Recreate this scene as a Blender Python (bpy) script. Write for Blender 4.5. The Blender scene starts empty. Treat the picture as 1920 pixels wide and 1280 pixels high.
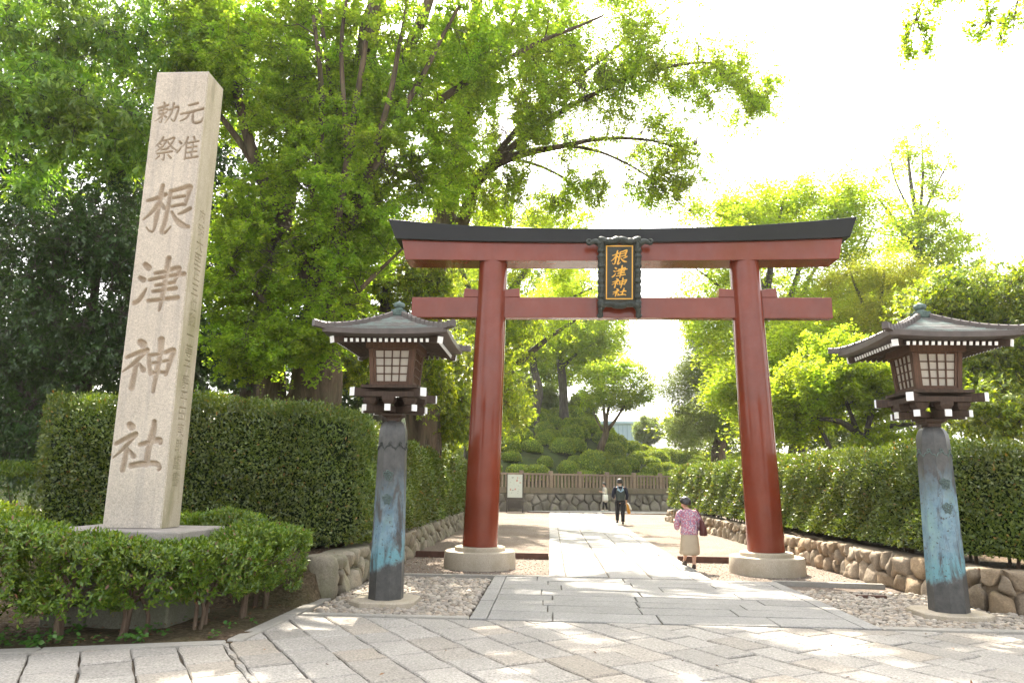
import bpy, bmesh, math, random
import numpy as np
from mathutils import Vector, Matrix, noise as mnoise

random.seed(7)
RNG = np.random.default_rng(7)
scene = bpy.context.scene
COL = scene.collection
rad = math.radians

# ------------------------------------------------------------------ camera
F_PX = 1340.0
CAM_H = 1.62
_yaw, _pitch, _roll = rad(3.15), math.atan(262 / F_PX), rad(0.85)
c_f = np.array([-math.sin(_yaw) * math.cos(_pitch), math.cos(_yaw) * math.cos(_pitch), math.sin(_pitch)])
_r = np.array([math.cos(_yaw), math.sin(_yaw), 0.0])
_u = np.cross(_r, c_f)
c_r = _r * math.cos(_roll) + _u * math.sin(_roll)
c_u = _u * math.cos(_roll) - _r * math.sin(_roll)
cam_data = bpy.data.cameras.new("camera")
cam = bpy.data.objects.new("camera", cam_data)
COL.objects.link(cam)
M = Matrix.Identity(4)
for i in range(3):
    M[i][0], M[i][1], M[i][2] = c_r[i], c_u[i], -c_f[i]
M[2][3] = CAM_H
cam.matrix_world = M
cam_data.sensor_width = 36.0
cam_data.lens = F_PX / 1920 * 36.0
cam_data.clip_start = 0.1
cam_data.clip_end = 2000.0
scene.camera = cam


def at(u, v, Y):
    """the point of the place, at distance Y up the approach, that the surveyed sight line (u, v) meets"""
    d = c_f + c_r * ((u - 960) / F_PX) - c_u * ((v - 640) / F_PX)
    return np.array([0, 0, CAM_H]) + d * (Y / d[1])


# ------------------------------------------------------------------ objects
def link(o, parent=None):
    COL.objects.link(o)
    if parent is not None:
        o.parent = parent
    return o


def tag(o, label, cat, group=None):
    o["label"] = label
    o["category"] = cat
    if group:
        o["group"] = group
    return o


def structure(o):
    o["kind"] = "structure"
    return o


def stuff(o):
    o["kind"] = "stuff"
    return o


def thing(name, label, cat, loc=(0, 0, 0), rz=0.0, group=None):
    o = bpy.data.objects.new(name, None)
    o.empty_display_size = 0.2
    o.location = loc
    o.rotation_euler = (0, 0, rz)
    link(o)
    return tag(o, label, cat, group)


def copy_tree(o, parent=None):
    c = o.copy()
    link(c, parent)
    for ch in list(o.children):
        copy_tree(ch, c)
    return c


class MB:
    """collects shapes into ONE mesh"""

    def __init__(self):
        self.v, self.f = [], []

    def add(self, verts, faces):
        n = len(self.v)
        self.v.extend([tuple(map(float, p)) for p in verts])
        self.f.extend([tuple(i + n for i in fc) for fc in faces])
        return self

    def box(self, x0, x1, y0, y1, z0, z1, top=None, bev=0.0):
        """axis box; top=(dx,dy) grows/shrinks the top half sizes"""
        dx, dy = top or (0, 0)
        if bev:
            return self.prism([(x0 + bev, y0), (x1 - bev, y0), (x1, y0 + bev), (x1, y1 - bev), (x1 - bev, y1),
                               (x0 + bev, y1), (x0, y1 - bev), (x0, y0 + bev)], z0, z1, bev=bev)
        v = [(x0, y0, z0), (x1, y0, z0), (x1, y1, z0), (x0, y1, z0),
             (x0 - dx, y0 - dy, z1), (x1 + dx, y0 - dy, z1), (x1 + dx, y1 + dy, z1), (x0 - dx, y1 + dy, z1)]
        f = [(3, 2, 1, 0), (4, 5, 6, 7), (0, 1, 5, 4), (1, 2, 6, 5), (2, 3, 7, 6), (3, 0, 4, 7)]
        return self.add(v, f)

    def prism(self, poly, z0, z1, bev=0.0):
        """polygon (ccw) extruded in z, its top edge bevelled"""
        p = np.array(poly, float)
        n = len(p)
        c = p.mean(0)
        rings = [(p, z0), (p, z1 - bev)]
        if bev:
            d = p - c
            ln = np.linalg.norm(d, axis=1, keepdims=True)
            rings.append((c + d * (1 - bev * 1.2 / ln), z1))
        v = [(a, b, z) for q, z in rings for a, b in q]
        f = [tuple(range(n - 1, -1, -1)), tuple(range(len(v) - n, len(v)))]
        for k in range(len(rings) - 1):
            for i in range(n):
                j = (i + 1) % n
                f.append((k * n + i, k * n + j, (k + 1) * n + j, (k + 1) * n + i))
        return self.add(v, f)

    def bar(self, a, b, w, h, up=(0, 0, 1)):
        """square bar from a to b, width w, height h"""
        a, b = Vector(a), Vector(b)
        d = (b - a).normalized()
        s = d.cross(Vector(up))
        if s.length < 1e-4:
            s = d.cross(Vector((1, 0, 0)))
        s.normalize()
        u = s.cross(d).normalized()
        v = []
        for p in (a, b):
            for i, j in ((-1, -1), (1, -1), (1, 1), (-1, 1)):
                v.append(p + s * (i * w / 2) + u * (j * h / 2))
        f = [(3, 2, 1, 0), (4, 5, 6, 7), (0, 1, 5, 4), (1, 2, 6, 5), (2, 3, 7, 6), (3, 0, 4, 7)]
        f = [t[::-1] for t in f]
        return self.add(v, f)

    def tube(self, pts, radii, n=8, cap=True, jitter=0.0):
        pts = np.array(pts, float)
        m = len(pts)
        radii = np.broadcast_to(np.array(radii, float), (m,))
        tg = np.gradient(pts, axis=0)
        tg /= np.linalg.norm(tg, axis=1, keepdims=True) + 1e-9
        ref = np.array([0.0, 0, 1]) if abs(tg[0][2]) < 0.9 else np.array([1.0, 0, 0])
        v = []
        s = np.cross(tg[0], ref)
        for i in range(m):
            s = s - tg[i] * (s @ tg[i])
            s /= np.linalg.norm(s) + 1e-9
            u = np.cross(tg[i], s)
            for k in range(n):
                a = 2 * math.pi * k / n
                r = radii[i] * (1 + (random.uniform(-jitter, jitter) if jitter else 0))
                v.append(pts[i] + (s * math.cos(a) + u * math.sin(a)) * r)
        f = []
        for i in range(m - 1):
            for k in range(n):
                j = (k + 1) % n
                f.append((i * n + k, i * n + j, (i + 1) * n + j, (i + 1) * n + k))
        if cap:
            f.append(tuple(range(n - 1, -1, -1)))
            f.append(tuple(range((m - 1) * n, m * n)))
        return self.add(v, f)

    def lathe(self, prof, n=32, c=(0, 0), sx=1.0, sy=1.0, a0=0.0):
        """profile of (r, z) turned round z"""
        v = []
        for r, z in prof:
            for k in range(n):
                a = a0 + 2 * math.pi * k / n
                v.append((c[0] + r * math.cos(a) * sx, c[1] + r * math.sin(a) * sy, z))
        f = []
        for i in range(len(prof) - 1):
            for k in range(n):
                j = (k + 1) % n
                f.append((i * n + k, i * n + j, (i + 1) * n + j, (i + 1) * n + k))
        f.append(tuple(range(n - 1, -1, -1)))
        f.append(tuple(range((len(prof) - 1) * n, len(prof) * n)))
        return self.add(v, f)

    def xform(self, mat, start=0):
        for i in range(start, len(self.v)):
            self.v[i] = tuple(mat @ Vector(self.v[i]))
        return self

    def build(self, name, mat, parent=None, smooth=False, loc=None, sub=0, bevel=0.0, angle=40):
        me = bpy.data.meshes.new(name)
        me.from_pydata(self.v, [], self.f)
        me.update()
        if smooth:
            me.polygons.foreach_set("use_smooth", [True] * len(me.polygons))
            if smooth == "auto":
                try:
                    me.set_sharp_from_angle(angle=rad(angle))
                except Exception:
                    pass
        if mat is not None:
            me.materials.append(mat)
        o = bpy.data.objects.new(name, me)
        if loc is not None:
            o.location = loc
        link(o, parent)
        if bevel:
            b = o.modifiers.new("bevel", "BEVEL")
            b.width = bevel
            b.segments = 2
            b.limit_method = "ANGLE"
            b.angle_limit = rad(35)
        if sub:
            s = o.modifiers.new("sub", "SUBSURF")
            s.levels = s.render_levels = sub
        return o


def np_mesh(name, verts, faces, mats, parent=None, smooth=False, mat_idx=None, loc=None):
    """big mesh from arrays; faces is (n,3) or (n,4)"""
    verts = np.ascontiguousarray(verts, np.float32)
    faces = np.ascontiguousarray(faces, np.int32)
    nf, k = faces.shape
    me = bpy.data.meshes.new(name)
    me.vertices.add(len(verts))
    me.vertices.foreach_set("co", verts.ravel())
    me.loops.add(nf * k)
    me.loops.foreach_set("vertex_index", faces.ravel())
    me.polygons.add(nf)
    me.polygons.foreach_set("loop_start", np.arange(0, nf * k, k, dtype=np.int32))
    if smooth:
        me.polygons.foreach_set("use_smooth", np.ones(nf, bool))
    for m in (mats if isinstance(mats, (list, tuple)) else [mats]):
        me.materials.append(m)
    if mat_idx is not None:
        me.polygons.foreach_set("material_index", np.ascontiguousarray(mat_idx, np.int32))
    me.update(calc_edges=True)
    o = bpy.data.objects.new(name, me)
    if loc is not None:
        o.location = loc
    return link(o, parent)


def catmull(pts, step):
    """smooth resampled curve through pts (any columns)"""
    p = np.array(pts, float)
    if len(p) < 3:
        n = max(2, int(np.linalg.norm(p[-1, :3] - p[0, :3]) / step) + 1)
        t = np.linspace(0, 1, n)[:, None]
        return p[0] * (1 - t) + p[-1] * t
    q = np.vstack([2 * p[0] - p[1], p, 2 * p[-1] - p[-2]])
    out = []
    for i in range(1, len(q) - 2):
        n = max(2, int(np.linalg.norm(q[i + 1, :3] - q[i, :3]) / step) + 1)
        for t in np.linspace(0, 1, n, endpoint=False):
            out.append(0.5 * ((2 * q[i]) + (-q[i - 1] + q[i + 1]) * t + (2 * q[i - 1] - 5 * q[i] + 4 * q[i + 1] - q[i + 2]) * t * t
                              + (-q[i - 1] + 3 * q[i] - 3 * q[i + 1] + q[i + 2]) * t ** 3))
    out.append(p[-1])
    return np.array(out)


def unit(a):
    return a / (np.linalg.norm(a, axis=-1, keepdims=True) + 1e-9)


def rand_unit(n, rng=RNG):
    return unit(rng.normal(size=(n, 3)))


# ------------------------------------------------------------------ leaves
def leaf_quads(P, D, N, L, W, wpos=0.5, fold=0.25):
    """one folded kite per leaf: base P, axis D, upper side N, length L, width W"""
    n = len(P)
    L = np.broadcast_to(L, (n,))[:, None]
    W = np.broadcast_to(W, (n,))[:, None]
    D = unit(D)
    S = unit(np.cross(D, N))
    U = np.cross(S, D)
    v = np.empty((n, 4, 3), np.float32)
    mid = P + D * L * wpos
    v[:, 0] = P
    v[:, 1] = mid + S * W * 0.5 + U * W * fold
    v[:, 2] = P + D * L
    v[:, 3] = mid - S * W * 0.5 + U * W * fold
    f = np.arange(n * 4, dtype=np.int32).reshape(n, 4)
    return v.reshape(-1, 3), f


def leaves_object(name, P, D, N, L, W, mat, parent=None, wpos=0.5, fold=0.25):
    v, f = leaf_quads(P, D, N, L, W, wpos, fold)
    return np_mesh(name, v, f, mat, parent)

# ------------------------------------------------------------------ materials
class NT:
    """small node helper"""

    def __init__(self, name):
        self.m = bpy.data.materials.new(name)
        self.m.use_nodes = True
        self.t = self.m.node_tree
        self.t.nodes.clear()
        self.out = self.t.nodes.new("ShaderNodeOutputMaterial")

    def n(self, typ, ins=None, **props):
        nd = self.t.nodes.new("ShaderNode" + typ)
        for k, v in props.items():
            setattr(nd, k, v)
        for k, v in (ins or {}).items():
            s = nd.inputs[k]
            if hasattr(v, "is_output") or isinstance(v, bpy.types.NodeSocket):
                self.t.links.new(v, s)
            else:
                s.default_value = v
        return nd

    def coord(self, scale=(1, 1, 1), kind="Object", rot=(0, 0, 0), loc=(0, 0, 0)):
        c = self.n("TexCoord")
        return self.n("Mapping", {"Vector": c.outputs[kind], "Scale": scale, "Rotation": rot, "Location": loc}).outputs[0]

    def noise(self, vec, scale, detail=4, rough=0.6, dist=0.0):
        return self.n("TexNoise", {"Vector": vec, "Scale": scale, "Detail": detail, "Roughness": rough, "Distortion": dist}).outputs[0]

    def ramp(self, fac, stops, interp="LINEAR"):
        r = self.n("ValToRGB", {"Fac": fac})
        cr = r.color_ramp
        cr.interpolation = interp
        while len(cr.elements) < len(stops):
            cr.elements.new(0.5)
        for e, (p, c) in zip(cr.elements, stops):
            e.position = p
            e.color = (*c, 1) if len(c) == 3 else c
        return r.outputs[0]

    def mix(self, fac, a, b, mode="MIX"):
        nd = self.n("MixRGB", {"Fac": fac, "Color1": a, "Color2": b}, blend_type=mode)
        return nd.outputs[0]

    def math(self, op, a, b=0.0, clamp=False):
        return self.n("Math", {0: a, 1: b}, operation=op, use_clamp=clamp).outputs[0]

    def maprange(self, v, a, b, c=0.0, d=1.0):
        return self.n("MapRange", {0: v, 1: a, 2: b, 3: c, 4: d}).outputs[0]

    def bump(self, h, strength, dist=0.01, normal=None):
        ins = {"Height": h, "Strength": strength, "Distance": dist}
        if normal is not None:
            ins["Normal"] = normal
        return self.n("Bump", ins).outputs[0]

    def principled(self, color, rough=0.6, normal=None, spec=0.4, metal=0.0, coat=0.0):
        ins = {"Base Color": color, "Roughness": rough, "Metallic": metal, "Specular IOR Level": spec, "Coat Weight": coat}
        if normal is not None:
            ins["Normal"] = normal
        p = self.n("BsdfPrincipled", ins)
        self.t.links.new(p.outputs[0], self.out.inputs[0])
        return self.m

    def surf(self, s):
        self.t.links.new(s, self.out.inputs[0])
        return self.m


def c4(c):
    return (*c, 1.0)


def leaf_mat(name, dark, mid, light, trans=1.25, tmix=0.5, gloss=0.05, grough=0.4, odd=None, odd_at=0.97):
    """leaf: every leaf (mesh island) its own tint; thin, so light comes through"""
    t = NT(name)
    g = t.n("NewGeometry")
    ri = g.outputs["Random Per Island"]
    stops = [(0.0, dark), (0.5, mid), (odd_at - 0.01, light)]
    if odd:
        stops.append((odd_at, odd))
    col = t.ramp(ri, stops)
    nz = t.noise(t.coord(), 0.9, 2, 0.5)
    col = t.n("HueSaturation", {"Color": col, "Hue": t.maprange(nz, 0.3, 0.7, 0.488, 0.512), "Saturation": 1.0,
                                "Value": t.maprange(nz, 0.3, 0.7, 0.74, 1.26)}).outputs[0]
    tcol = t.n("HueSaturation", {"Color": col, "Hue": 0.49, "Saturation": 1.05, "Value": trans}).outputs[0]
    d = t.n("BsdfDiffuse", {"Color": col})
    tr = t.n("BsdfTranslucent", {"Color": tcol})
    mx = t.n("MixShader", {0: tmix, 1: d.outputs[0], 2: tr.outputs[0]})
    gl = t.n("BsdfGlossy", {"Color": (1, 1, 1, 1), "Roughness": grough})
    m2 = t.n("MixShader", {0: gloss, 1: mx.outputs[0], 2: gl.outputs[0]})
    return t.surf(m2.outputs[0])


def plain(name, color, rough=0.6, spec=0.4, var=0.12, scale=8.0, bump=0.0, metal=0.0, coat=0.0):
    t = NT(name)
    v = t.coord()
    nz = t.noise(v, scale, 5, 0.6)
    col = t.n("HueSaturation", {"Color": c4(color), "Value": t.maprange(nz, 0.25, 0.75, 1 - var, 1 + var)}).outputs[0]
    nrm = t.bump(nz, bump, 0.01) if bump else None
    return t.principled(col, rough, nrm, spec, metal, coat)


MAT = {}

# leaves
MAT["ginkgo"] = leaf_mat("ginkgo_leaf", (0.140, 0.245, 0.020), (0.205, 0.325, 0.028), (0.30, 0.41, 0.04), 1.65, 0.68, 0.02, 0.5)
MAT["ginkgo_light"] = leaf_mat("light_ginkgo_leaf", (0.165, 0.265, 0.022), (0.24, 0.345, 0.03), (0.33, 0.43, 0.042), 1.7, 0.70, 0.02, 0.5)
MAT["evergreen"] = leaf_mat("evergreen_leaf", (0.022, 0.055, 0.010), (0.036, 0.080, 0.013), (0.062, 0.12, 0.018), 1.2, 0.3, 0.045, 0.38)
MAT["young"] = leaf_mat("young_leaf", (0.10, 0.205, 0.02), (0.16, 0.295, 0.028), (0.26, 0.39, 0.04), 1.5, 0.5, 0.04, 0.42)
MAT["hedge"] = leaf_mat("hedge_leaf", (0.058, 0.100, 0.009), (0.100, 0.152, 0.012), (0.180, 0.225, 0.018), 1.25, 0.33, 0.05, 0.34,
                        (0.30, 0.17, 0.03), 0.99)
MAT["shrub"] = leaf_mat("shrub_leaf", (0.060, 0.130, 0.010), (0.115, 0.200, 0.014), (0.22, 0.30, 0.02), 1.25, 0.38, 0.04, 0.4,
                        (0.25, 0.12, 0.06), 0.985)
MAT["shrub_young"] = leaf_mat("young_shrub_leaf", (0.10, 0.17, 0.010), (0.18, 0.26, 0.015), (0.30, 0.35, 0.022), 1.25, 0.38, 0.035, 0.42, (0.25, 0.12, 0.06), 0.98)
MAT["maple"] = leaf_mat("maple_leaf", (0.17, 0.255, 0.02), (0.24, 0.33, 0.027), (0.33, 0.41, 0.036), 1.6, 0.66, 0.02, 0.5)
MAT["bronze_leaf"] = leaf_mat("bronze_green_leaf", (0.17, 0.21, 0.025), (0.23, 0.27, 0.03), (0.32, 0.33, 0.04), 1.5, 0.6, 0.02, 0.5)
MAT["camphor"] = leaf_mat("camphor_leaf", (0.095, 0.155, 0.012), (0.17, 0.24, 0.018), (0.33, 0.38, 0.03), 1.55, 0.55, 0.04, 0.4)
MAT["blue_green"] = leaf_mat("blue_green_leaf", (0.12, 0.165, 0.045), (0.165, 0.215, 0.055), (0.225, 0.28, 0.07), 1.35, 0.5, 0.02, 0.5)
MAT["azalea"] = leaf_mat("azalea_leaf", (0.11, 0.17, 0.018), (0.175, 0.24, 0.025), (0.30, 0.34, 0.038), 1.25, 0.4, 0.02, 0.5)
MAT["weed"] = leaf_mat("weed_leaf", (0.04, 0.12, 0.015), (0.06, 0.16, 0.02), (0.10, 0.21, 0.03), 1.2, 0.4, 0.04, 0.4)
MAT["litter"] = leaf_mat("dead_leaf", (0.10, 0.055, 0.03), (0.17, 0.09, 0.045), (0.27, 0.14, 0.07), 1.0, 0.2, 0.03, 0.5)


def bark(name, a, b, scale=6.0):
    t = NT(name)
    v = t.coord((1, 1, 0.16))
    n1 = t.noise(v, scale, 6, 0.7, 0.6)
    n2 = t.noise(t.coord(), 2.0, 3)
    col = t.mix(t.maprange(n1, 0.35, 0.65), c4(a), c4(b))
    col = t.mix(t.maprange(n2, 0.5, 0.75, 0.0, 0.5), col, c4((0.09, 0.11, 0.05)))
    return t.principled(col, 0.9, t.bump(n1, 1.0, 0.09), 0.2)


MAT["bark"] = bark("bark", (0.04, 0.03, 0.021), (0.17, 0.125, 0.085), 4.5)
MAT["bark_grey"] = bark("grey_bark", (0.04, 0.034, 0.03), (0.13, 0.11, 0.095), 9)
MAT["twig"] = bark("twig_bark", (0.10, 0.065, 0.045), (0.24, 0.17, 0.12), 14)
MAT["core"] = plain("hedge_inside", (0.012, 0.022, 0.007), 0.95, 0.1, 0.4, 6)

# lacquer, stone, metal, wood
def lacquer(name, color, rough, spec=0.5, coat=0.25):
    t = NT(name)
    v = t.coord()
    n1 = t.noise(v, 1.3, 4, 0.6)
    n2 = t.noise(t.coord((2, 2, 1.2)), 2.0, 6, 0.7)
    col = t.n("HueSaturation", {"Color": c4(color), "Value": t.maprange(n1, 0.3, 0.7, 0.86, 1.14), "Saturation": t.maprange(n2, 0.3, 0.7, 0.95, 1.03)}).outputs[0]
    r = t.math("ADD", t.maprange(n2, 0.35, 0.75, rough * 0.85, rough * 1.25), t.maprange(n1, 0.4, 0.8, 0, 0.06))
    return t.principled(col, r, t.bump(t.noise(v, 3, 2), 0.03, 0.02), spec, 0.0, coat)


MAT["red"] = lacquer("red_lacquer", (0.180, 0.036, 0.017), 0.15, 0.36, 0.06)
MAT["black"] = lacquer("black_lacquer", (0.010, 0.010, 0.0095), 0.34, 0.25, 0.0)


def granite(name, base, speck=0.35, scale=160, stain=(0.2, 0.2, 0.12), stain_amt=0.0, island=0.0, rough=0.8, streak=0.0, bump=0.25, warm=None):
    t = NT(name)
    v = t.coord()
    s1 = t.noise(v, scale, 3, 0.75)
    s2 = t.noise(v, scale * 0.35, 4, 0.7)
    big = t.noise(v, 1.1, 5, 0.62)
    val = t.math("ADD", t.maprange(s1, 0.32, 0.68, 1 - speck, 1 + speck), t.maprange(s2, 0.3, 0.7, -0.10, 0.10))
    val = t.math("MULTIPLY", val, t.maprange(big, 0.3, 0.7, 0.88, 1.1))
    if island:
        ri = t.n("NewGeometry").outputs["Random Per Island"]
        val = t.math("MULTIPLY", val, t.maprange(ri, 0, 1, 1 - island, 1 + island))
    col = t.n("HueSaturation", {"Color": c4(base), "Value": val}).outputs[0]
    if warm:
        ri2 = t.n("NewGeometry").outputs["Random Per Island"]
        ri3 = t.math("FRACT", t.math("MULTIPLY", ri2, 7.31))
        col = t.mix(t.maprange(ri3, 0.55, 1.0, 0.0, 0.75), col, t.mix(1.0, col, c4(warm), "MULTIPLY"))
    if stain_amt:
        st = t.noise(t.coord((1, 1, 0.6)), 2.3, 6, 0.68)
        col = t.mix(t.maprange(st, 0.45, 0.75, 0, stain_amt), col, c4(stain))
    if streak:
        sk = t.noise(t.coord((7, 7, 0.35)), 1.6, 5, 0.6)
        col = t.mix(t.maprange(sk, 0.5, 0.78, 0, streak), col, c4((0.30, 0.27, 0.25)))
    return t.principled(col, rough, t.bump(t.math("ADD", s1, s2), bump, 0.006), 0.3)


MAT["monument"] = granite("monument_granite", (0.53, 0.47, 0.395), 0.26, 75, (0.33, 0.28, 0.22), 0.35, streak=0.7, bump=0.2)
MAT["carved"] = granite("weathered_shaded_carving", (0.46, 0.385, 0.305), 0.22, 75, (0.26, 0.20, 0.15), 0.4, bump=0.2)  # weathered brown, with shade painted into the stroke colour to deepen the letters
MAT["slab"] = granite("plinth_stone", (0.30, 0.27, 0.245), 0.22, 80, (0.16, 0.16, 0.12), 0.5)
MAT["blocks"] = granite("mossy_block", (0.17, 0.16, 0.12), 0.25, 60, (0.09, 0.11, 0.05), 0.7)
MAT["pedestal"] = granite("pedestal_granite", (0.40, 0.345, 0.27), 0.24, 110, (0.22, 0.19, 0.10), 0.55)
MAT["paver"] = granite("paving_granite", (0.288, 0.268, 0.24), 0.42, 42, (0.25, 0.23, 0.20), 0.40, island=0.14, bump=0.9, warm=(1.0, 0.92, 0.82))
MAT["path"] = granite("path_granite", (0.245, 0.236, 0.22), 0.30, 48, (0.32, 0.30, 0.27), 0.25, island=0.10, bump=0.5)
MAT["kerb"] = granite("kerb_concrete", (0.29, 0.272, 0.24), 0.12, 60, (0.22, 0.20, 0.16), 0.5, island=0.06, bump=0.2)
MAT["wall_r"] = granite("warm_wall_stone", (0.27, 0.215, 0.155), 0.24, 40, (0.13, 0.11, 0.075), 0.55, island=0.22, bump=0.8, warm=(1.0, 0.86, 0.66))
MAT["wall_l"] = granite("mossy_wall_stone", (0.235, 0.205, 0.155), 0.22, 40, (0.115, 0.13, 0.055), 0.75, island=0.20, bump=0.8)
MAT["wall_b"] = granite("grey_wall_stone", (0.21, 0.185, 0.16), 0.2, 30, (0.12, 0.10, 0.07), 0.5, island=0.25, bump=0.8)
MAT["fence"] = granite("brown_fence_stone", (0.25, 0.185, 0.14), 0.2, 25, (0.13, 0.11, 0.075), 0.5, island=0.15, bump=0.5)
MAT["fence_dark"] = granite("dark_fence_stone", (0.17, 0.135, 0.10), 0.2, 25, (0.10, 0.10, 0.05), 0.6, bump=0.5)
MAT["pebble"] = granite("pebble_stone", (0.31, 0.275, 0.23), 0.12, 60, island=0.30, bump=0.2, warm=(1.0, 0.88, 0.76))


def ground_mat(name, a, b, c, scale=30.0, bump=0.6, big=None):
    t = NT(name)
    v = t.coord(kind="Object")
    vo = t.n("TexVoronoi", {"Vector": v, "Scale": scale, "Randomness": 1.0})
    n1 = t.noise(v, scale * 0.7, 5, 0.7)
    n2 = t.noise(v, 0.7, 5, 0.6)
    hue = t.n("SeparateColor", {0: vo.outputs["Color"]}).outputs[0]
    col = t.ramp(hue, [(0.0, a), (0.5, b), (1.0, c)])
    col = t.mix(t.maprange(n1, 0.4, 0.7, 0.0, 0.6), col, c4(a))
    if big:
        col = t.mix(t.maprange(n2, 0.42, 0.66, 0.0, 0.8), col, c4(big))
    h = t.math("ADD", t.math("MULTIPLY", vo.outputs["Distance"], -1.0), n1)
    return t.principled(col, 0.95, t.bump(h, bump, 0.02), 0.15)


MAT["gravel"] = ground_mat("brown_gravel", (0.13, 0.105, 0.085), (0.20, 0.165, 0.135), (0.28, 0.235, 0.195), 38, 0.8, (0.15, 0.115, 0.09))
MAT["soil"] = ground_mat("bed_soil", (0.055, 0.038, 0.024), (0.105, 0.072, 0.046), (0.17, 0.125, 0.08), 26, 0.9, (0.075, 0.07, 0.03))
MAT["joint"] = ground_mat("joint_soil", (0.075, 0.06, 0.045), (0.13, 0.105, 0.08), (0.18, 0.15, 0.115), 60, 0.6)
MAT["hill"] = ground_mat("hill_soil", (0.022, 0.03, 0.010), (0.035, 0.045, 0.014), (0.05, 0.05, 0.02), 3.0, 0.6, (0.05, 0.075, 0.02))
MAT["asphalt"] = ground_mat("outer_ground", (0.12, 0.11, 0.095), (0.16, 0.145, 0.12), (0.19, 0.175, 0.15), 20, 0.4)
MAT["rust"] = plain("rusty_edging", (0.095, 0.050, 0.036), 0.8, 0.3, 0.3, 6, 0.3)


def wood(name, a, b, rough=0.7):
    t = NT(name)
    v = t.coord((14, 14, 1.2))
    n1 = t.noise(v, 3.0, 6, 0.65, 0.4)
    n2 = t.noise(t.coord(), 3.0, 3)
    col = t.mix(t.maprange(n1, 0.3, 0.7), c4(a), c4(b))
    col = t.n("HueSaturation", {"Color": col, "Value": t.maprange(n2, 0.3, 0.7, 0.8, 1.2)}).outputs[0]
    return t.principled(col, rough, t.bump(n1, 0.3, 0.006), 0.3)


MAT["wood"] = wood("weathered_wood", (0.026, 0.017, 0.012), (0.070, 0.043, 0.029))
MAT["wood_red"] = wood("lamp_wood", (0.052, 0.027, 0.016), (0.12, 0.062, 0.036), 0.6)
MAT["white"] = plain("white_paint", (0.80, 0.80, 0.79), 0.6, 0.3, 0.05, 20)


def copper():
    t = NT("copper_roofing")
    v = t.coord()
    n1 = t.noise(v, 5, 6, 0.7)
    n2 = t.noise(t.coord((3, 3, 20)), 3, 4, 0.6)
    col = t.mix(t.maprange(n1, 0.42, 0.62), c4((0.12, 0.108, 0.10)), c4((0.15, 0.195, 0.178)))
    col = t.mix(t.maprange(n2, 0.55, 0.75, 0, 0.6), col, c4((0.10, 0.075, 0.06)))
    return t.principled(col, 0.45, t.bump(n1, 0.15, 0.01), 0.5, 0.15)


MAT["copper"] = copper()
MAT["copper_brown"] = plain("brown_copper", (0.082, 0.066, 0.058), 0.45, 0.5, 0.25, 7, 0.1, 0.2)
MAT["verdigris"] = plain("verdigris", (0.11, 0.155, 0.14), 0.75, 0.3, 0.5, 25, 0.4)


def patina(name, phase, h0=1.45, h1=1.95):
    """dark bronze with a blue-green bloom: bare below the knee and near the head"""
    t = NT(name)
    tc = t.n("TexCoord").outputs["Object"]
    sep = t.n("SeparateXYZ", {0: tc})
    z = sep.outputs[2]
    v = t.n("Mapping", {"Vector": tc, "Location": (phase, phase * 2, 0), "Scale": (3.2, 3.2, 0.8)}).outputs[0]
    v2 = t.n("Mapping", {"Vector": tc, "Location": (phase * 3, phase, phase)}).outputs[0]
    streak = t.noise(v, 1.6, 6, 0.65, 0.5)
    fine = t.noise(v2, 9, 6, 0.7)
    spots = t.noise(v2, 26, 4, 0.6)
    zz = t.math("ADD", z, t.math("MULTIPLY", t.math("SUBTRACT", fine, 0.5), 0.22))
    zz = t.math("ADD", zz, t.math("MULTIPLY", sep.outputs[0], -0.35))
    lo = t.maprange(zz, 0.44, 0.52)
    hi = t.maprange(t.math("ADD", zz, t.math("MULTIPLY", t.math("SUBTRACT", streak, 0.5), 1.6)), h0, h1, 1.0, 0.0)
    m = t.math("MULTIPLY", t.math("MULTIPLY", lo, hi), t.maprange(streak, 0.40, 0.49))
    m = t.math("MULTIPLY", m, t.maprange(spots, 0.33, 0.40))
    rim = t.math("MULTIPLY", t.maprange(zz, 0.44, 0.50), t.maprange(zz, 0.62, 0.85, 1.0, 0.0))
    blue = t.mix(t.maprange(fine, 0.35, 0.65), c4((0.11, 0.185, 0.25)), c4((0.19, 0.285, 0.33)))
    blue = t.mix(t.maprange(streak, 0.50, 0.68), blue, c4((0.20, 0.33, 0.30)))
    blue = t.mix(t.math("MULTIPLY", rim, 0.6), blue, c4((0.11, 0.29, 0.32)))
    dark = t.mix(t.maprange(fine, 0.3, 0.7), c4((0.032, 0.034, 0.034)), c4((0.085, 0.082, 0.078)))
    col = t.mix(m, dark, blue)
    return t.principled(col, t.maprange(m, 0, 1, 0.42, 0.75), t.bump(fine, 0.25, 0.008), 0.45, 0.0)


MAT["patina_a"] = patina("bronze_patina", 0.3, 0.95, 1.75)
MAT["patina_b"] = patina("bronze_patina_pale", 2.1, 1.45, 1.95)
MAT["bronze"] = plain("dark_bronze", (0.035, 0.042, 0.036), 0.42, 0.6, 0.45, 18, 0.4, 0.4)
MAT["gold"] = plain("gold_leaf", (0.72, 0.40, 0.07), 0.38, 0.5, 0.1, 20, 0.0, 0.5)
MAT["panel"] = plain("plaque_board", (0.025, 0.028, 0.022), 0.4, 0.5, 0.4, 12)
MAT["glow_gold"] = MAT["gold"]


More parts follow.
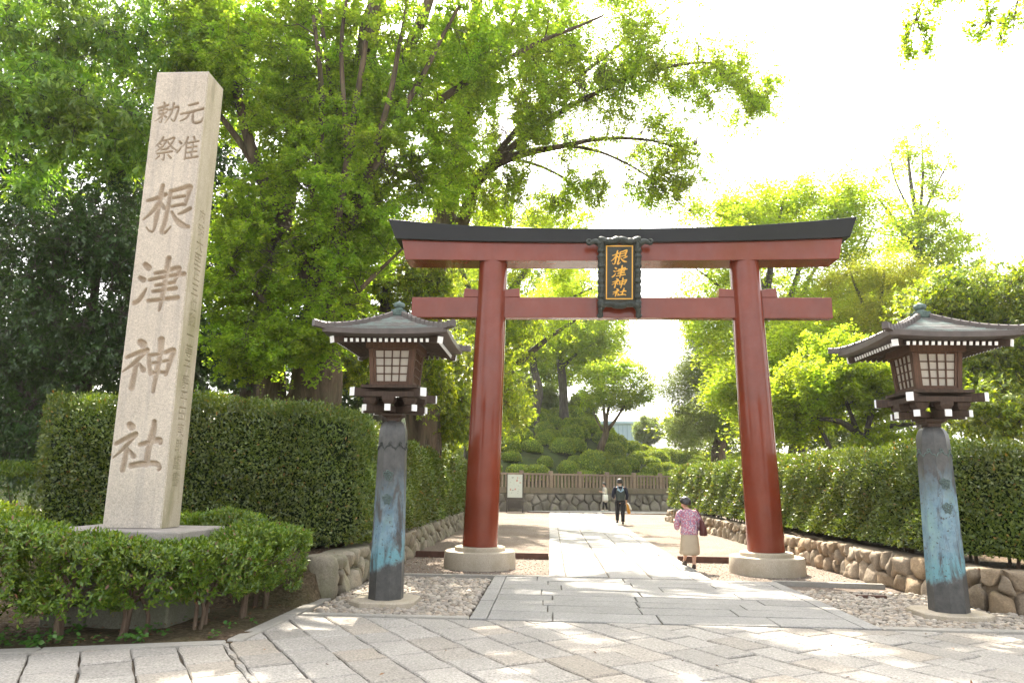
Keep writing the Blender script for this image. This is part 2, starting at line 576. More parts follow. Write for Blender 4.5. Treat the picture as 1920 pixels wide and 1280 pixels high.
def paper():
    t = NT("lantern_paper")
    nz = t.noise(t.coord(), 3, 3)
    col = t.n("HueSaturation", {"Color": c4((0.62, 0.575, 0.50)), "Value": t.maprange(nz, 0.3, 0.7, 0.9, 1.08)}).outputs[0]
    d = t.n("BsdfPrincipled", {"Base Color": col, "Roughness": 0.25, "Specular IOR Level": 0.5})
    tr = t.n("BsdfTranslucent", {"Color": col})
    return t.surf(t.n("MixShader", {0: 0.35, 1: d.outputs[0], 2: tr.outputs[0]}).outputs[0])


MAT["paper"] = paper()
MAT["board"] = plain("map_board", (0.62, 0.66, 0.64), 0.5, 0.4, 0.05)
MAT["board_red"] = plain("map_pink", (0.55, 0.30, 0.27), 0.6, 0.3, 0.05)
MAT["board_grey"] = plain("map_ink", (0.25, 0.27, 0.27), 0.6, 0.3, 0.1)
MAT["steel_brown"] = plain("brown_steel", (0.07, 0.06, 0.055), 0.5, 0.4, 0.15)
MAT["cladding"] = plain("blue_cladding", (0.33, 0.43, 0.52), 0.4, 0.5, 0.06, 1.0)
MAT["cladding_rib"] = plain("cladding_rib", (0.24, 0.32, 0.40), 0.4, 0.5, 0.06, 1.0)

# ------------------------------------------------------------------ ground, paving, kerbs
def clip(poly, a, b, c):
    """keep a*x+b*y<=c"""
    out = []
    n = len(poly)
    for i in range(n):
        p, q = poly[i], poly[(i + 1) % n]
        dp, dq = a * p[0] + b * p[1] - c, a * q[0] + b * q[1] - c
        if dp <= 0:
            out.append(p)
        if (dp < 0 < dq) or (dq < 0 < dp):
            t = dp / (dp - dq)
            out.append((p[0] + (q[0] - p[0]) * t, p[1] + (q[1] - p[1]) * t))
    return out


def area(poly):
    return 0.5 * sum(poly[i][0] * poly[(i + 1) % len(poly)][1] - poly[(i + 1) % len(poly)][0] * poly[i][1] for i in range(len(poly)))


def side(p, q):
    """half-plane left of p->q as (a,b,c)"""
    dx, dy = q[0] - p[0], q[1] - p[1]
    a, b = dy, -dx
    return a, b, a * p[0] + b * p[1]


def slab(mb, poly, z, gap=0.008, bev=0.012, h=0.05, jit=0.006, rng=random):
    """one paving stone: slightly crooked outline, worn arris"""
    if len(poly) < 3:
        return
    if area(poly) < 0:
        poly = poly[::-1]
    if area(poly) < 0.006:
        return
    n = len(poly)
    cx, cy = sum(p[0] for p in poly) / n, sum(p[1] for p in poly) / n
    pts = []
    for i in range(n):                         # long edges get a middle point so that they wander
        p, q = poly[i], poly[(i + 1) % n]
        pts.append(p)
        ln = math.hypot(q[0] - p[0], q[1] - p[1])
        if ln > 0.25:
            k = 2 if ln < 0.7 else 3
            for j in range(1, k):
                pts.append((p[0] + (q[0] - p[0]) * j / k, p[1] + (q[1] - p[1]) * j / k))
    m = len(pts)
    r0, r1 = [], []
    for (x, y) in pts:
        x += rng.uniform(-jit, jit)
        y += rng.uniform(-jit, jit)
        dx, dy = cx - x, cy - y
        d = math.hypot(dx, dy) + 1e-6
        g = gap * rng.uniform(0.7, 1.5)
        r0.append((x + dx / d * g, y + dy / d * g))
        r1.append((x + dx / d * (g + bev), y + dy / d * (g + bev)))
    tx, ty = rng.uniform(-0.006, 0.006), rng.uniform(-0.006, 0.006)
    zt = lambda x, y: z + (x - cx) * tx + (y - cy) * ty
    v = [(x, y, z - h) for x, y in r0] + [(x, y, zt(x, y) - bev * 0.8) for x, y in r0] + [(x, y, zt(x, y)) for x, y in r1]
    f = []
    for k in range(2):
        for i in range(m):
            j = (i + 1) % m
            f.append((k * m + i, k * m + j, (k + 1) * m + j, (k + 1) * m + i))
    f.append(tuple(range(2 * m, 3 * m)))
    mb.add(v, f)


def sheet(name, poly, z, mat):
    mb = MB()
    mb.add([(x, y, z) for x, y in poly], [tuple(range(len(poly)))])
    return structure(mb.build(name, mat))


KA, KB, KC = (-11.0, 4.82), (-3.2, 7.42), (-3.08, 10.3)
sheet("ground", [(-600, -300), (600, -300), (600, 900), (-600, 900)], -0.16, MAT["asphalt"])
sheet("pavement_bed", [(-16, -6), (22, -6), (22, 9.02), (-3.1, 9.02), KB, KA, (-16, 3.15)], -0.035, MAT["joint"])
sheet("gravel_ground", [(-3.3, 9.0), (20, 9.0), (20, 16.4), (-3.3, 16.4)], -0.055, MAT["gravel"])
sheet("gravel_yard", [(-3.3, 16.4), (5.8, 16.4), (5.6, 31.2), (14, 33.2), (14, 47.5), (-16, 40), (-16, 37.5), (-3.3, 37.5)], 0.0, MAT["gravel"])

# street paving laid on the skew
rg = random.Random(11)
DIRP = rad(-57.5)
ux, uy = math.cos(DIRP), math.sin(DIRP)
vx, vy = -uy, ux
dB = (KB[0] + ux, KB[1] + uy)
zones = [[side(KB, dB)[:3], side(KC, KB)], [tuple(-k for k in side(KB, dB)), side(KB, KA)]]
mb = MB()


def lay(zone, c0, c1):
    w0 = c0
    while w0 < c1:
        w = rg.uniform(0.38, 0.425)
        s = -14 + rg.uniform(0, 0.6)
        while s < 9:
            L = rg.choice((0.46, 0.52, 0.58, 0.64, 0.72)) * rg.uniform(0.94, 1.06)
            poly = [(ux * a + vx * b, uy * a + vy * b) for a, b in ((s, w0), (s + L, w0), (s + L, w0 + w), (s, w0 + w))]
            s += L
            cx, cy = sum(p[0] for p in poly) / 4, sum(p[1] for p in poly) / 4
            if not (-11 < cx < 13 and 0.5 < cy < 10):
                continue
            poly = clip(poly, 0, 1, 8.95)
            for hp in zone:
                if poly:
                    poly = clip(poly, *hp)
            if poly and len(poly) > 2:
                slab(mb, poly, rg.uniform(-0.006, 0.006), gap=0.009, bev=0.014, jit=0.009, rng=rg)
        w0 += w


wB = KB[0] * vx + KB[1] * vy
lay(zones[0], wB, wB + 16)
lay(zones[1], wB - 9 * 0.41, wB)
structure(mb.build("street_pavement", MAT["paver"]))

# apron of long slabs up to the gate, then the approach path
mb = MB()
AX0, AX1, AY0, AY1 = -0.95, 3.85, 8.97, 12.93
for x0, x1 in ((AX0, AX0 + 0.2), (AX1 - 0.2, AX1)):
    y = AY0
    while y < AY1 - 0.05:
        L = min(rg.uniform(1.0, 1.5), AY1 - y)
        slab(mb, [(x0, y), (x1, y), (x1, y + L), (x0, y + L)], 0.012, gap=0.004, bev=0.006, jit=0.002, rng=rg)
        y += L
y = AY0
while y < AY1 - 0.05:
    hgt = rg.uniform(0.40, 0.58)
    if y + hgt > AY1 - 0.25:
        hgt = AY1 - y
    x = AX0 + 0.2
    first = True
    while x < AX1 - 0.25:
        L = rg.uniform(0.5, 1.0) if first else rg.uniform(1.1, 1.75)
        first = False
        if x + L > AX1 - 0.55:
            L = AX1 - 0.2 - x
        slab(mb, [(x, y), (x + L, y), (x + L, y + hgt), (x, y + hgt)], 0.010 + rg.uniform(-0.003, 0.003), gap=0.007, bev=0.009, jit=0.004, rng=rg)
        x += L
    y += hgt
structure(mb.build("apron_pavement", MAT["path"]))
mb = MB()
PX0, PX1, PY0, PY1 = -0.02, 2.78, 12.95, 39.5
cols = [PX0, PX0 + 0.30, PX0 + 1.05, PX0 + 1.78, PX1 - 0.30, PX1]
for i in range(5):
    y = PY0
    while y < PY1 - 0.1:
        L = rg.uniform(1.0, 1.7) if i in (0, 4) else rg.uniform(0.75, 1.35)
        L = min(L, PY1 - y)
        slab(mb, [(cols[i], y), (cols[i + 1], y), (cols[i + 1], y + L), (cols[i], y + L)], 0.02 + rg.uniform(-0.005, 0.005), gap=0.012, bev=0.014, h=0.12, jit=0.004, rng=rg)
        y += L
y = 39.55
while y < 43.0:
    x = -1.2
    while x < 13:
        L = rg.uniform(0.9, 1.6)
        slab(mb, [(x, y), (x + L, y), (x + L, y + 0.6), (x, y + 0.6)], 0.02, gap=0.006, bev=0.008, jit=0.003, rng=rg)
        x += L
    y += 0.6
structure(mb.build("approach_path", MAT["path"]))
sheet("path_bed", [(PX0, 12.9), (PX1, 12.9), (PX1, 39.5), (13, 39.5), (13, 43.2), (-1.2, 43.2), (-1.2, 39.5), (PX0, 39.5)], 0.006, MAT["joint"])
sheet("apron_bed", [(AX0, 8.96), (AX1, 8.96), (AX1, 12.94), (AX0, 12.94)], -0.02, MAT["joint"])


def kerb(a, b, w, z0, z1, mb, piece=1.3):
    a, b = np.array(a, float), np.array(b, float)
    L = np.linalg.norm(b - a)
    n = max(1, round(L / piece))
    d = (b - a) / L
    s = np.array([-d[1], d[0]])
    for i in range(n):
        p = a + d * (L * i / n + 0.003)
        q = a + d * (L * (i + 1) / n - 0.003)
        mb.prism([p - s * w / 2, q - s * w / 2, q + s * w / 2, p + s * w / 2], z0, z1 + rg.uniform(-0.002, 0.002), bev=0.012)


mb = MB()
kerb(KA, (KB[0] - 0.02, KB[1] - 0.02), 0.17, -0.1, 0.014, mb, 1.8)
kerb((KB[0] + 0.03, KB[1] + 0.09), KC, 0.17, -0.1, 0.014, mb, 1.6)
structure(mb.build("bed_kerb", MAT["kerb"]))
mb = MB()
kerb((-3.0, 9.01), (AX0 - 0.01, 9.01), 0.12, -0.1, 0.018, mb)
kerb((AX1 + 0.01, 9.01), (14, 9.01), 0.16, -0.1, 0.018, mb)
kerb((-3.0, 12.85), (AX0 + 1.0, 12.85 + 0.13), 0.11, -0.1, 0.022, mb, 2.4)
kerb((AX1 - 0.05, 12.99), (5.6, 12.85), 0.11, -0.1, 0.022, mb, 2.4)
structure(mb.build("gravel_kerb", MAT["kerb"]))
mb = MB()
for x0, x1 in ((-3.0, PX0 - 0.01), (PX1 + 0.01, 5.6)):
    mb.box(x0, x1, 16.36, 16.42, -0.1, 0.075)
mb.box(-1.2, 12, 39.40, 39.46, 0, 0.05)
structure(mb.build("rusty_edging", MAT["rust"]))
mb = MB()
mb.box(4.62, 5.05, 11.52, 11.60, -0.03, 0.02)
tag(mb.build("rusty_bar", MAT["rust"], bevel=0.006), "short rusty metal bar lying in the pale pebbles beside the right lantern", "metal bar")


def bed(name, fn, x0, x1, y0, y1, nx, ny, mat, inside=None):
    xs, ys = np.linspace(x0, x1, nx), np.linspace(y0, y1, ny)
    X, Y = np.meshgrid(xs, ys)
    Z = fn(X, Y)
    v = np.stack([X, Y, Z], -1).reshape(-1, 3)
    i = np.arange((nx - 1) * (ny - 1))
    a = (i // (nx - 1)) * nx + i % (nx - 1)
    f = np.stack([a, a + 1, a + nx + 1, a + nx], 1)
    if inside is not None:
        c = v[f].mean(1)
        f = f[inside(c[:, 0], c[:, 1])]
    return structure(np_mesh(name, v, f, mat, smooth=True))


def bumpy(X, Y, s, a):
    return a * (np.sin(X * s + 1.3 * np.sin(Y * s * 0.7)) * np.cos(Y * s * 1.1 + np.sin(X * s * 0.6)))


def left_bed(X, Y):
    t = np.clip((Y - 9.4) / 1.1, 0, 1)
    z = 0.01 + 0.50 * t * t * (3 - 2 * t) * (X < -3.15)
    return z + bumpy(X, Y, 4.1, 0.02) + bumpy(X, Y, 11.0, 0.01) - 0.02


def in_left(x, y):
    e = (x - KB[0]) * (KB[1] - KA[1]) / (KB[0] - KA[0]) + KB[1]
    return (x < -3.13) & (y > e + 0.02)


bed("planting_bed", left_bed, -16.0, -3.1, 3.0, 40, 108, 300, MAT["soil"], in_left)


def right_bed(X, Y):
    return 0.47 + bumpy(X, Y, 3.1, 0.03) + 0.02 * np.clip(Y - 14, 0, 40)


WALL_R = [(5.18, 33.0), (5.35, 25.0), (5.56, 16.5), (5.84, 11.2), (5.98, 10.55), (6.5, 10.36), (9.5, 10.3), (15.0, 10.3)]


def in_right(x, y):
    xs = np.interp(y, [10.3, 11.2, 16.5, 25, 33], [6.2, 5.95, 5.68, 5.47, 5.30])
    return (x > xs) & (y > 10.42) & (y < 33.2)


bed("planting_bed", right_bed, 5.2, 30.0, 10.4, 33.5, 120, 110, MAT["soil"], in_right)


# ------------------------------------------------------------------ pebbles (nobody could count them)
def icos(sub):
    bm = bmesh.new()
    bmesh.ops.create_icosphere(bm, subdivisions=sub, radius=1.0)
    v = np.array([p.co[:] for p in bm.verts])
    f = np.array([[q.index for q in fc.verts] for fc in bm.faces])
    bm.free()
    return v, f


def scatter_stones(name, pts, size, mat, flat=0.65, sub=2):
    bv, bf = icos(sub)
    n = len(pts)
    V = np.empty((n, len(bv), 3), np.float32)
    for i in range(n):
        s = size[i] * RNG.uniform(0.75, 1.3, 3)
        s[2] *= flat
        q = bv * (1 + 0.16 * np.sin(bv @ RNG.normal(size=3) * 2.2 + RNG.uniform(0, 6)))[:, None]
        q = q + 0.07 * np.sin(bv[:, [1, 2, 0]] * 4 + RNG.uniform(0, 6, 3))
        a = RNG.uniform(0, 6.28)
        c, sn = math.cos(a), math.sin(a)
        q = q * s
        V[i] = np.stack([q[:, 0] * c - q[:, 1] * sn, q[:, 0] * sn + q[:, 1] * c, q[:, 2]], 1) + pts[i]
    F = (bf[None] + (np.arange(n) * len(bv))[:, None, None]).reshape(-1, 3)
    return stuff(np_mesh(name, V.reshape(-1, 3), F, mat, smooth=True))


def poisson_rect(x0, x1, y0, y1, dens):
    n = int((x1 - x0) * (y1 - y0) * dens)
    s = math.sqrt((x1 - x0) * (y1 - y0) / n)
    xs, ys = np.arange(x0 + s / 2, x1, s), np.arange(y0 + s / 2, y1, s)
    X, Y = np.meshgrid(xs, ys)
    P = np.stack([X.ravel(), Y.ravel()], 1)
    return P + RNG.uniform(-0.45, 0.45, P.shape) * s


for x0, x1 in ((-2.98, -0.99), (3.9, 9.5)):
    P = poisson_rect(x0, x1, 9.09, 12.7 if x0 < 0 else 12.2, 390)
    if x0 > 0:
        xs = np.interp(P[:, 1], [9, 10.2, 10.55, 11.2, 13], [20, 6.3, 5.98, 5.84, 5.74])
        P = P[(P[:, 0] < xs - 0.04) | (P[:, 1] < 10.2)]
        keep = RNG.uniform(size=len(P)) < np.clip((12.5 - P[:, 1]) / 0.9, 0.0, 1.0)
        P = P[keep]
    pl = (-2.2, 10.05) if x0 < 0 else (5.2, 10.1)
    P = P[(np.abs(P[:, 0] - pl[0]) > 0.40) | (np.abs(P[:, 1] - pl[1]) > 0.40)]
    z = RNG.uniform(-0.048, -0.012, len(P))
    scatter_stones("pebbles", np.column_stack([P, z]), RNG.uniform(0.024, 0.046, len(P)), MAT["pebble"])
P = np.vstack([poisson_rect(-2.9, 0, 12.95, 16.3, 60), poisson_rect(2.85, 5.5, 12.95, 16.3, 60)])
scatter_stones("pebbles", np.column_stack([P, np.full(len(P), -0.052)]), RNG.uniform(0.008, 0.02, len(P)), MAT["pebble"], sub=1)


# ------------------------------------------------------------------ rubble walls
def voronoi_cells(pts, x0, x1, y0, y1, reach=3.0):
    pts = np.array(pts)
    out = []
    for i, p in enumerate(pts):
        poly = [(x0, y0), (x1, y0), (x1, y1), (x0, y1)]
        d = np.abs(pts[:, 0] - p[0])
        for j in np.argsort(d):
            if j == i or d[j] > reach:
                continue
            q = pts[j]
            a, b = q[0] - p[0], q[1] - p[1]
            c = a * (p[0] + q[0]) / 2 + b * (p[1] + q[1]) / 2
            poly = clip(poly, a, b, c)
            if len(poly) < 3:
                break
        if len(poly) >= 3:
            out.append(poly)
    return out


def rounded(poly, it=2, k=0.22):
    p = [np.array(q) for q in poly]
    for _ in range(it):
        o = []
        for i in range(len(p)):
            a, b = p[i], p[(i + 1) % len(p)]
            o += [a * (1 - k) + b * k, a * k + b * (1 - k)]
        p = o
    return p


def rubble_wall(name, line, h, mat, label, cat, rows=2, w=0.34, depth=0.16, thick=0.4, hvar=0.05, gap=0.012, seed=1, top_flat=True, parent=None, sizes=None):
    """boulders fitted into a wall that follows line (the wall's face is on the right of its direction)"""
    r = random.Random(seed)
    ln = np.array(line, float)
    ln = catmull(ln, 0.15) if len(ln) > 2 else ln
    seg = np.linalg.norm(np.diff(ln, axis=0), axis=1)
    S = np.concatenate([[0], np.cumsum(seg)])
    L = S[-1]

    def pos(s, t, d):
        x = np.interp(s, S, ln[:, 0])
        y = np.interp(s, S, ln[:, 1])
        e = 0.05
        tx = np.interp(s + e, S, ln[:, 0]) - np.interp(s - e, S, ln[:, 0])
        ty = np.interp(s + e, S, ln[:, 1]) - np.interp(s - e, S, ln[:, 1])
        q = math.hypot(tx, ty) + 1e-9
        nx, ny = ty / q, -tx / q
        lean = 0.10 * t
        return (x + nx * (d - lean), y + ny * (d - lean), t)

    pts = []
    hr = h / rows
    for k in range(rows):
        s = r.uniform(0, w) * 0.6
        while s < L:
            ww = w * r.uniform(0.65, 1.5)
            pts.append((s + ww / 2, hr * (k + 0.5) + r.uniform(-0.28, 0.28) * hr))
            if r.random() < 0.18:
                pts.append((s + ww, hr * (k + (0.95 if k == 0 else 0.1)) + r.uniform(-0.1, 0.1) * hr))
            s += ww
    mb = MB()
    for poly in voronoi_cells(pts, 0, L, -0.08, h, reach=w * 4):
        if abs(area(poly)) < 0.004:
            continue
        p = rounded(poly, 2, 0.16)
        n = len(p)
        c = sum(p) / n
        sz = math.sqrt(abs(area(poly)))
        dz = depth * r.uniform(0.6, 1.15)
        tilt = (r.uniform(-0.35, 0.35), r.uniform(-0.35, 0.35))
        fr = r.uniform(0, 6)
        rings = []
        for sc, dd in ((1.0, -0.10), (0.99, 0.0), (0.965, 0.50), (0.89, 0.82), (0.62, 0.98), (0.28, 1.02)):
            ring = []
            for q in p:
                v = q - c
                l = np.linalg.norm(v) + 1e-9
                e = max(0, l - gap) / l
                g = c + v * e * sc
                wob = 1 + 0.10 * math.sin(g[0] * 17 + fr) * math.cos(g[1] * 19 + fr * 2)
                d = dz * dd * wob + (v[0] * tilt[0] + v[1] * tilt[1]) * sc * max(0, dd)
                d += (0.016 * mnoise.noise(Vector((g[0] * 9, g[1] * 9, fr))) + 0.01 * mnoise.noise(Vector((g[0] * 22, g[1] * 22, fr)))) * max(0, dd)
                ring.append(pos(g[0], min(g[1], h - 0.004) + (hvar * mnoise.noise(Vector((c[0] * 1.7, fr, 3.1))) if c[1] > h - hr else 0), d - depth * 0.6))
            rings.append(ring)
        v = [a for ring in rings for a in ring] + [pos(c[0], c[1], dz * 1.03 - depth * 0.6)]
        f = []
        for k in range(len(rings) - 1):
            for i in range(n):
                j = (i + 1) % n
                f.append((k * n + i, k * n + j, (k + 1) * n + j, (k + 1) * n + i))
        b = (len(rings) - 1) * n
        for i in range(n):
            f.append((b + i, b + (i + 1) % n, len(v) - 1))
        mb.add(v, f)
    # the fill behind the stones, with its rough top
    sN = max(2, int(L / 0.12))
    v, f = [], []
    for i in range(sN + 1):
        s = L * i / sN
        zt = h - 0.015 + 0.02 * mnoise.noise(Vector((s * 2.2, 1, seed)))
        v += [pos(s, -0.1, -depth * 0.6), pos(s, zt - 0.03, -depth * 0.55), pos(s, zt, -depth * 0.9), pos(s, zt, -thick), pos(s, -0.1, -thick)]
    for i in range(sN):
        for k in range(4):
            f.append((i * 5 + k, i * 5 + k + 1, i * 5 + k + 6, i * 5 + k + 5))
    f.append((0, 1, 2, 3, 4))
    f.append(tuple(sN * 5 + k for k in (4, 3, 2, 1, 0)))
    mb.add(v, f)
    o = mb.build(name, mat, parent, smooth="auto", angle=50)
    if parent is None:
        tag(o, label, cat)
    return o


rubble_wall("stone_wall", [(-3.05, 10.45), (-3.02, 13), (-3.06, 20), (-3.1, 30), (-3.12, 38.5)], 0.53, MAT["wall_l"],
            "low mossy rubble wall holding up the hedge left of the approach path", "wall", rows=2, w=0.36, depth=0.14, seed=4)
rubble_wall("stone_wall", WALL_R[::1], 0.53, MAT["wall_r"],
            "low wall of warm tan boulders under the hedge right of the approach path", "wall", rows=2, w=0.36, depth=0.16, seed=9)
mb = MB()
mb.lathe([(0.20, -0.08), (0.215, 0.15), (0.205, 0.42), (0.17, 0.52), (0.10, 0.565), (0.02, 0.58)], 20, sx=1.0, sy=0.8)
for i, p in enumerate(mb.v):
    k = 1 + 0.09 * mnoise.noise(Vector(p) * 5)
    mb.v[i] = (p[0] * k, p[1] * k, p[2])
tag(mb.build("end_stone", MAT["wall_l"], smooth=True, loc=(-3.16, 10.28, 0)), "upright rounded mossy stone closing the near end of the left wall", "stone")

# ------------------------------------------------------------------ carved writing
def S(*pts):
    """brush stroke: (x, y, width) points on a 0..100 field, y down"""
    return [tuple(map(float, p)) for p in pts]


GLYPH = {}
# 根
GLYPH["ne"] = [S((35, 3, 9), (33, 22, 11), (30, 60, 10), (26, 92, 11), (17, 92, 6), (11, 86, 3)),
               S((7, 33, 7), (22, 29, 8), (42, 21, 10)),
               S((30, 38, 9), (18, 56, 8), (2, 71, 3)),
               S((34, 36, 6), (43, 48, 9)),
               S((53, 15, 10), (51, 45, 9), (47, 80, 10), (43, 94, 11), (50, 96, 8), (62, 84, 3)),
               S((52, 15, 8), (72, 10, 9), (92, 6, 12), (90, 22, 10), (86, 42, 8)),
               S((58, 28, 6), (82, 24, 7)), S((57, 45, 6), (84, 40, 7)),
               S((97, 49, 9), (86, 55, 8), (74, 60, 4)),
               S((60, 56, 6), (72, 72, 9), (86, 82, 13), (98, 85, 8))]
# 津
GLYPH["tsu"] = [S((16, 14, 11), (24, 20, 12)), S((8, 38, 9), (16, 42, 11)),
                S((2, 84, 10), (12, 78, 10), (24, 58, 4)),
                S((63, 3, 12), (61, 30, 11), (59, 65, 11), (55, 97, 6)),
                S((38, 30, 7), (60, 26, 8), (86, 20, 10), (84, 34, 9), (80, 44, 7)),
                S((28, 42, 7), (60, 36, 8), (98, 31, 10)),
                S((42, 52, 7), (80, 46, 8)), S((38, 63, 7), (84, 57, 9)), S((30, 80, 8), (60, 77, 8), (90, 74, 10))]
# 神
GLYPH["kami"] = [S((30, 8, 13), (36, 12, 15)), S((6, 36, 7), (26, 28, 9), (44, 23, 12)),
                 S((40, 28, 9), (22, 46, 8), (1, 62, 3)), S((27, 46, 9), (25, 70, 11), (23, 90, 12)), S((33, 48, 6), (42, 58, 11)),
                 S((50, 32, 9), (52, 48, 9), (57, 65, 9)), S((52, 32, 7), (70, 29, 7)),
                 S((80, 27, 8), (97, 23, 12), (93, 42, 10), (87, 66, 8)),
                 S((57, 46, 6), (68, 44, 6)), S((76, 43, 6), (88, 41, 6)), S((56, 63, 7), (70, 62, 7), (87, 62, 7)),
                 S((71, 4, 14), (72, 30, 10), (69, 60, 11), (66, 96, 8))]
# 社
GLYPH["yashiro"] = [S((28, 10, 14), (33, 14, 15)), S((4, 47, 8), (22, 37, 10), (42, 28, 12)),
                    S((40, 32, 9), (22, 54, 8), (2, 74, 3)), S((27, 56, 10), (26, 78, 12), (24, 97, 11)), S((34, 60, 7), (43, 70, 11)),
                    S((77, 3, 10), (77, 20, 15), (72, 50, 13), (70, 85, 12)),
                    S((53, 48, 9), (74, 42, 10), (92, 38, 13), (94, 44, 9)),
                    S((40, 88, 12), (62, 84, 12), (88, 83, 12), (98, 90, 11), (96, 95, 7))]
# 元
GLYPH["gen"] = [S((33, 14, 9), (70, 4, 11)), S((3, 52, 9), (45, 43, 10), (97, 28, 12)),
                S((40, 46, 10), (28, 70, 9), (3, 84, 4)),
                S((56, 40, 10), (54, 76, 10), (66, 92, 12), (92, 86, 11), (96, 70, 4))]
# 勅
GLYPH["choku"] = [S((6, 27, 8), (50, 12, 9)), S((32, 2, 9), (30, 50, 9), (28, 92, 9), (20, 88, 4)), S((12, 38, 7), (14, 56, 7)),
                  S((14, 38, 7), (46, 30, 8), (44, 48, 7)), S((16, 54, 6), (44, 48, 6)), S((28, 56, 8), (16, 76, 7), (2, 86, 3)),
                  S((33, 56, 6), (46, 68, 9)),
                  S((55, 36, 8), (92, 22, 11), (88, 60, 10), (80, 86, 10), (68, 78, 5)), S((72, 6, 10), (66, 50, 9), (44, 96, 4))]
# 准
GLYPH["jun"] = [S((10, 22, 11), (18, 28, 11)), S((2, 66, 10), (12, 56, 9), (22, 42, 4)), S((46, 3, 9), (38, 24, 8), (26, 42, 3)),
                S((42, 24, 9), (41, 60, 9), (40, 97, 8)), S((72, 2, 9), (78, 14, 9)), S((72, 22, 8), (71, 60, 8), (70, 90, 8)),
                S((44, 28, 7), (95, 20, 9)), S((44, 48, 7), (90, 42, 8)), S((44, 68, 7), (92, 62, 8)), S((42, 92, 8), (99, 84, 10))]
# 祭
GLYPH["sai"] = [S((38, 2, 8), (26, 22, 8), (8, 40, 3)), S((32, 18, 7), (52, 14, 8), (40, 38, 8), (12, 62, 3)), S((26, 28, 5), (34, 34, 6)),
                S((20, 38, 5), (28, 44, 6)), S((58, 12, 7), (86, 4, 9), (72, 34, 8), (50, 54, 3)), S((60, 20, 6), (76, 40, 9), (99, 56, 6)),
                S((32, 54, 7), (66, 48, 8)), S((18, 70, 7), (82, 60, 9)), S((50, 68, 9), (49, 98, 8), (42, 92, 4)),
                S((30, 78, 7), (16, 92, 5)), S((66, 74, 6), (80, 88, 9))]


def stroke_depth(X, Z, strokes, x0, z0, w, h):
    """how far inside a stroke each point is (metres, <=0 outside); glyph box top-left x0,z0, size w,h"""
    out = np.full(X.shape, -1.0)
    for st in strokes:
        p = np.array(st)
        px, pz, pw = x0 + p[:, 0] / 100 * w, z0 - p[:, 1] / 100 * h, p[:, 2] / 100 * (w + h) / 2
        q = catmull(np.column_stack([px, pz, pw * 0]), 0.02) if len(p) > 2 else np.column_stack([px, pz, pw * 0])
        tt = np.linspace(0, 1, len(q))
        qw = np.interp(tt, np.linspace(0, 1, len(p)), pw)
        for i in range(len(q) - 1):
            ax, az, bx, bz = q[i, 0], q[i, 1], q[i + 1, 0], q[i + 1, 1]
            R = max(qw[i], qw[i + 1])
            m = (X > min(ax, bx) - R) & (X < max(ax, bx) + R) & (Z > min(az, bz) - R) & (Z < max(az, bz) + R)
            if not m.any():
                continue
            dx, dz = bx - ax, bz - az
            t = np.clip(((X[m] - ax) * dx + (Z[m] - az) * dz) / (dx * dx + dz * dz + 1e-12), 0, 1)
            d = np.hypot(X[m] - ax - dx * t, Z[m] - az - dz * t)
            out[m] = np.maximum(out[m], (qw[i] * (1 - t) + qw[i + 1] * t) / 2 - d)
    return out


def text_mask(text, nx, nz, pitch, size):
    """rows of a column of characters, from the built-in typeface, as a grid mask (nz rows from the top)"""
    mask = np.zeros((nz, nx), bool)
    for i, ch in enumerate(text):
        cu = bpy.data.curves.new("t", "FONT")
        cu.body = ch
        cu.size = 1.0
        ob = bpy.data.objects.new("t", cu)
        COL.objects.link(ob)
        me = ob.to_mesh() if False else bpy.data.meshes.new_from_object(ob.evaluated_get(bpy.context.evaluated_depsgraph_get()))
        me.calc_loop_triangles()
        v = np.array([q.co[:2] for q in me.vertices])
        if len(v):
            lo, hi = v.min(0), v.max(0)
            sc = size / max(0.8, (hi - lo).max())
            v = (v - (lo + hi) / 2) * sc
            cx, cz = nx / 2, (i + 0.5) * pitch
            for tr in me.loop_triangles:
                a = np.array([[cx + v[k][0], cz - v[k][1]] for k in tr.vertices])
                x0, x1 = int(max(0, a[:, 0].min())), int(min(nx - 1, a[:, 0].max() + 1))
                y0, y1 = int(max(0, a[:, 1].min())), int(min(nz - 1, a[:, 1].max() + 1))
                if x1 < x0 or y1 < y0:
                    continue
                gx, gy = np.meshgrid(np.arange(x0, x1 + 1), np.arange(y0, y1 + 1))
                e = []
                for k in range(3):
                    p, q = a[k], a[(k + 1) % 3]
                    e.append((q[0] - p[0]) * (gy - p[1]) - (q[1] - p[1]) * (gx - p[0]))
                e = np.array(e)
                mask[y0:y1 + 1, x0:x1 + 1] |= (e >= 0).all(0) | (e <= 0).all(0)
        bpy.data.objects.remove(ob)
        bpy.data.curves.remove(cu)
        bpy.data.meshes.remove(me)
    return mask


def soften(a, it):
    for _ in range(it):
        p = np.pad(a, 1, mode="edge")
        a = (p[1:-1, 1:-1] * 2 + p[:-2, 1:-1] + p[2:, 1:-1] + p[1:-1, :-2] + p[1:-1, 2:]) / 6
    return a


# ------------------------------------------------------------------ name pillar
MX0, MX1, MY0, MY1, MZ0, MZ1 = -5.255, -4.545, 8.40, 8.84, 1.02, 6.90
mon = thing("name_pillar", "tall pale granite pillar carved with large characters, standing in the shrubs", "monument", ((MX0 + MX1) / 2, (MY0 + MY1) / 2, 0))
ox, oy = (MX0 + MX1) / 2, (MY0 + MY1) / 2
cell = 0.005
nx, nz = int((MX1 - MX0) / cell) + 1, int((MZ1 - MZ0) / cell) + 1
gx, gz = np.linspace(MX0, MX1, nx), np.linspace(MZ0, MZ1, nz)
X, Zg = np.meshgrid(gx, gz)
dep = np.full(X.shape, -1.0)


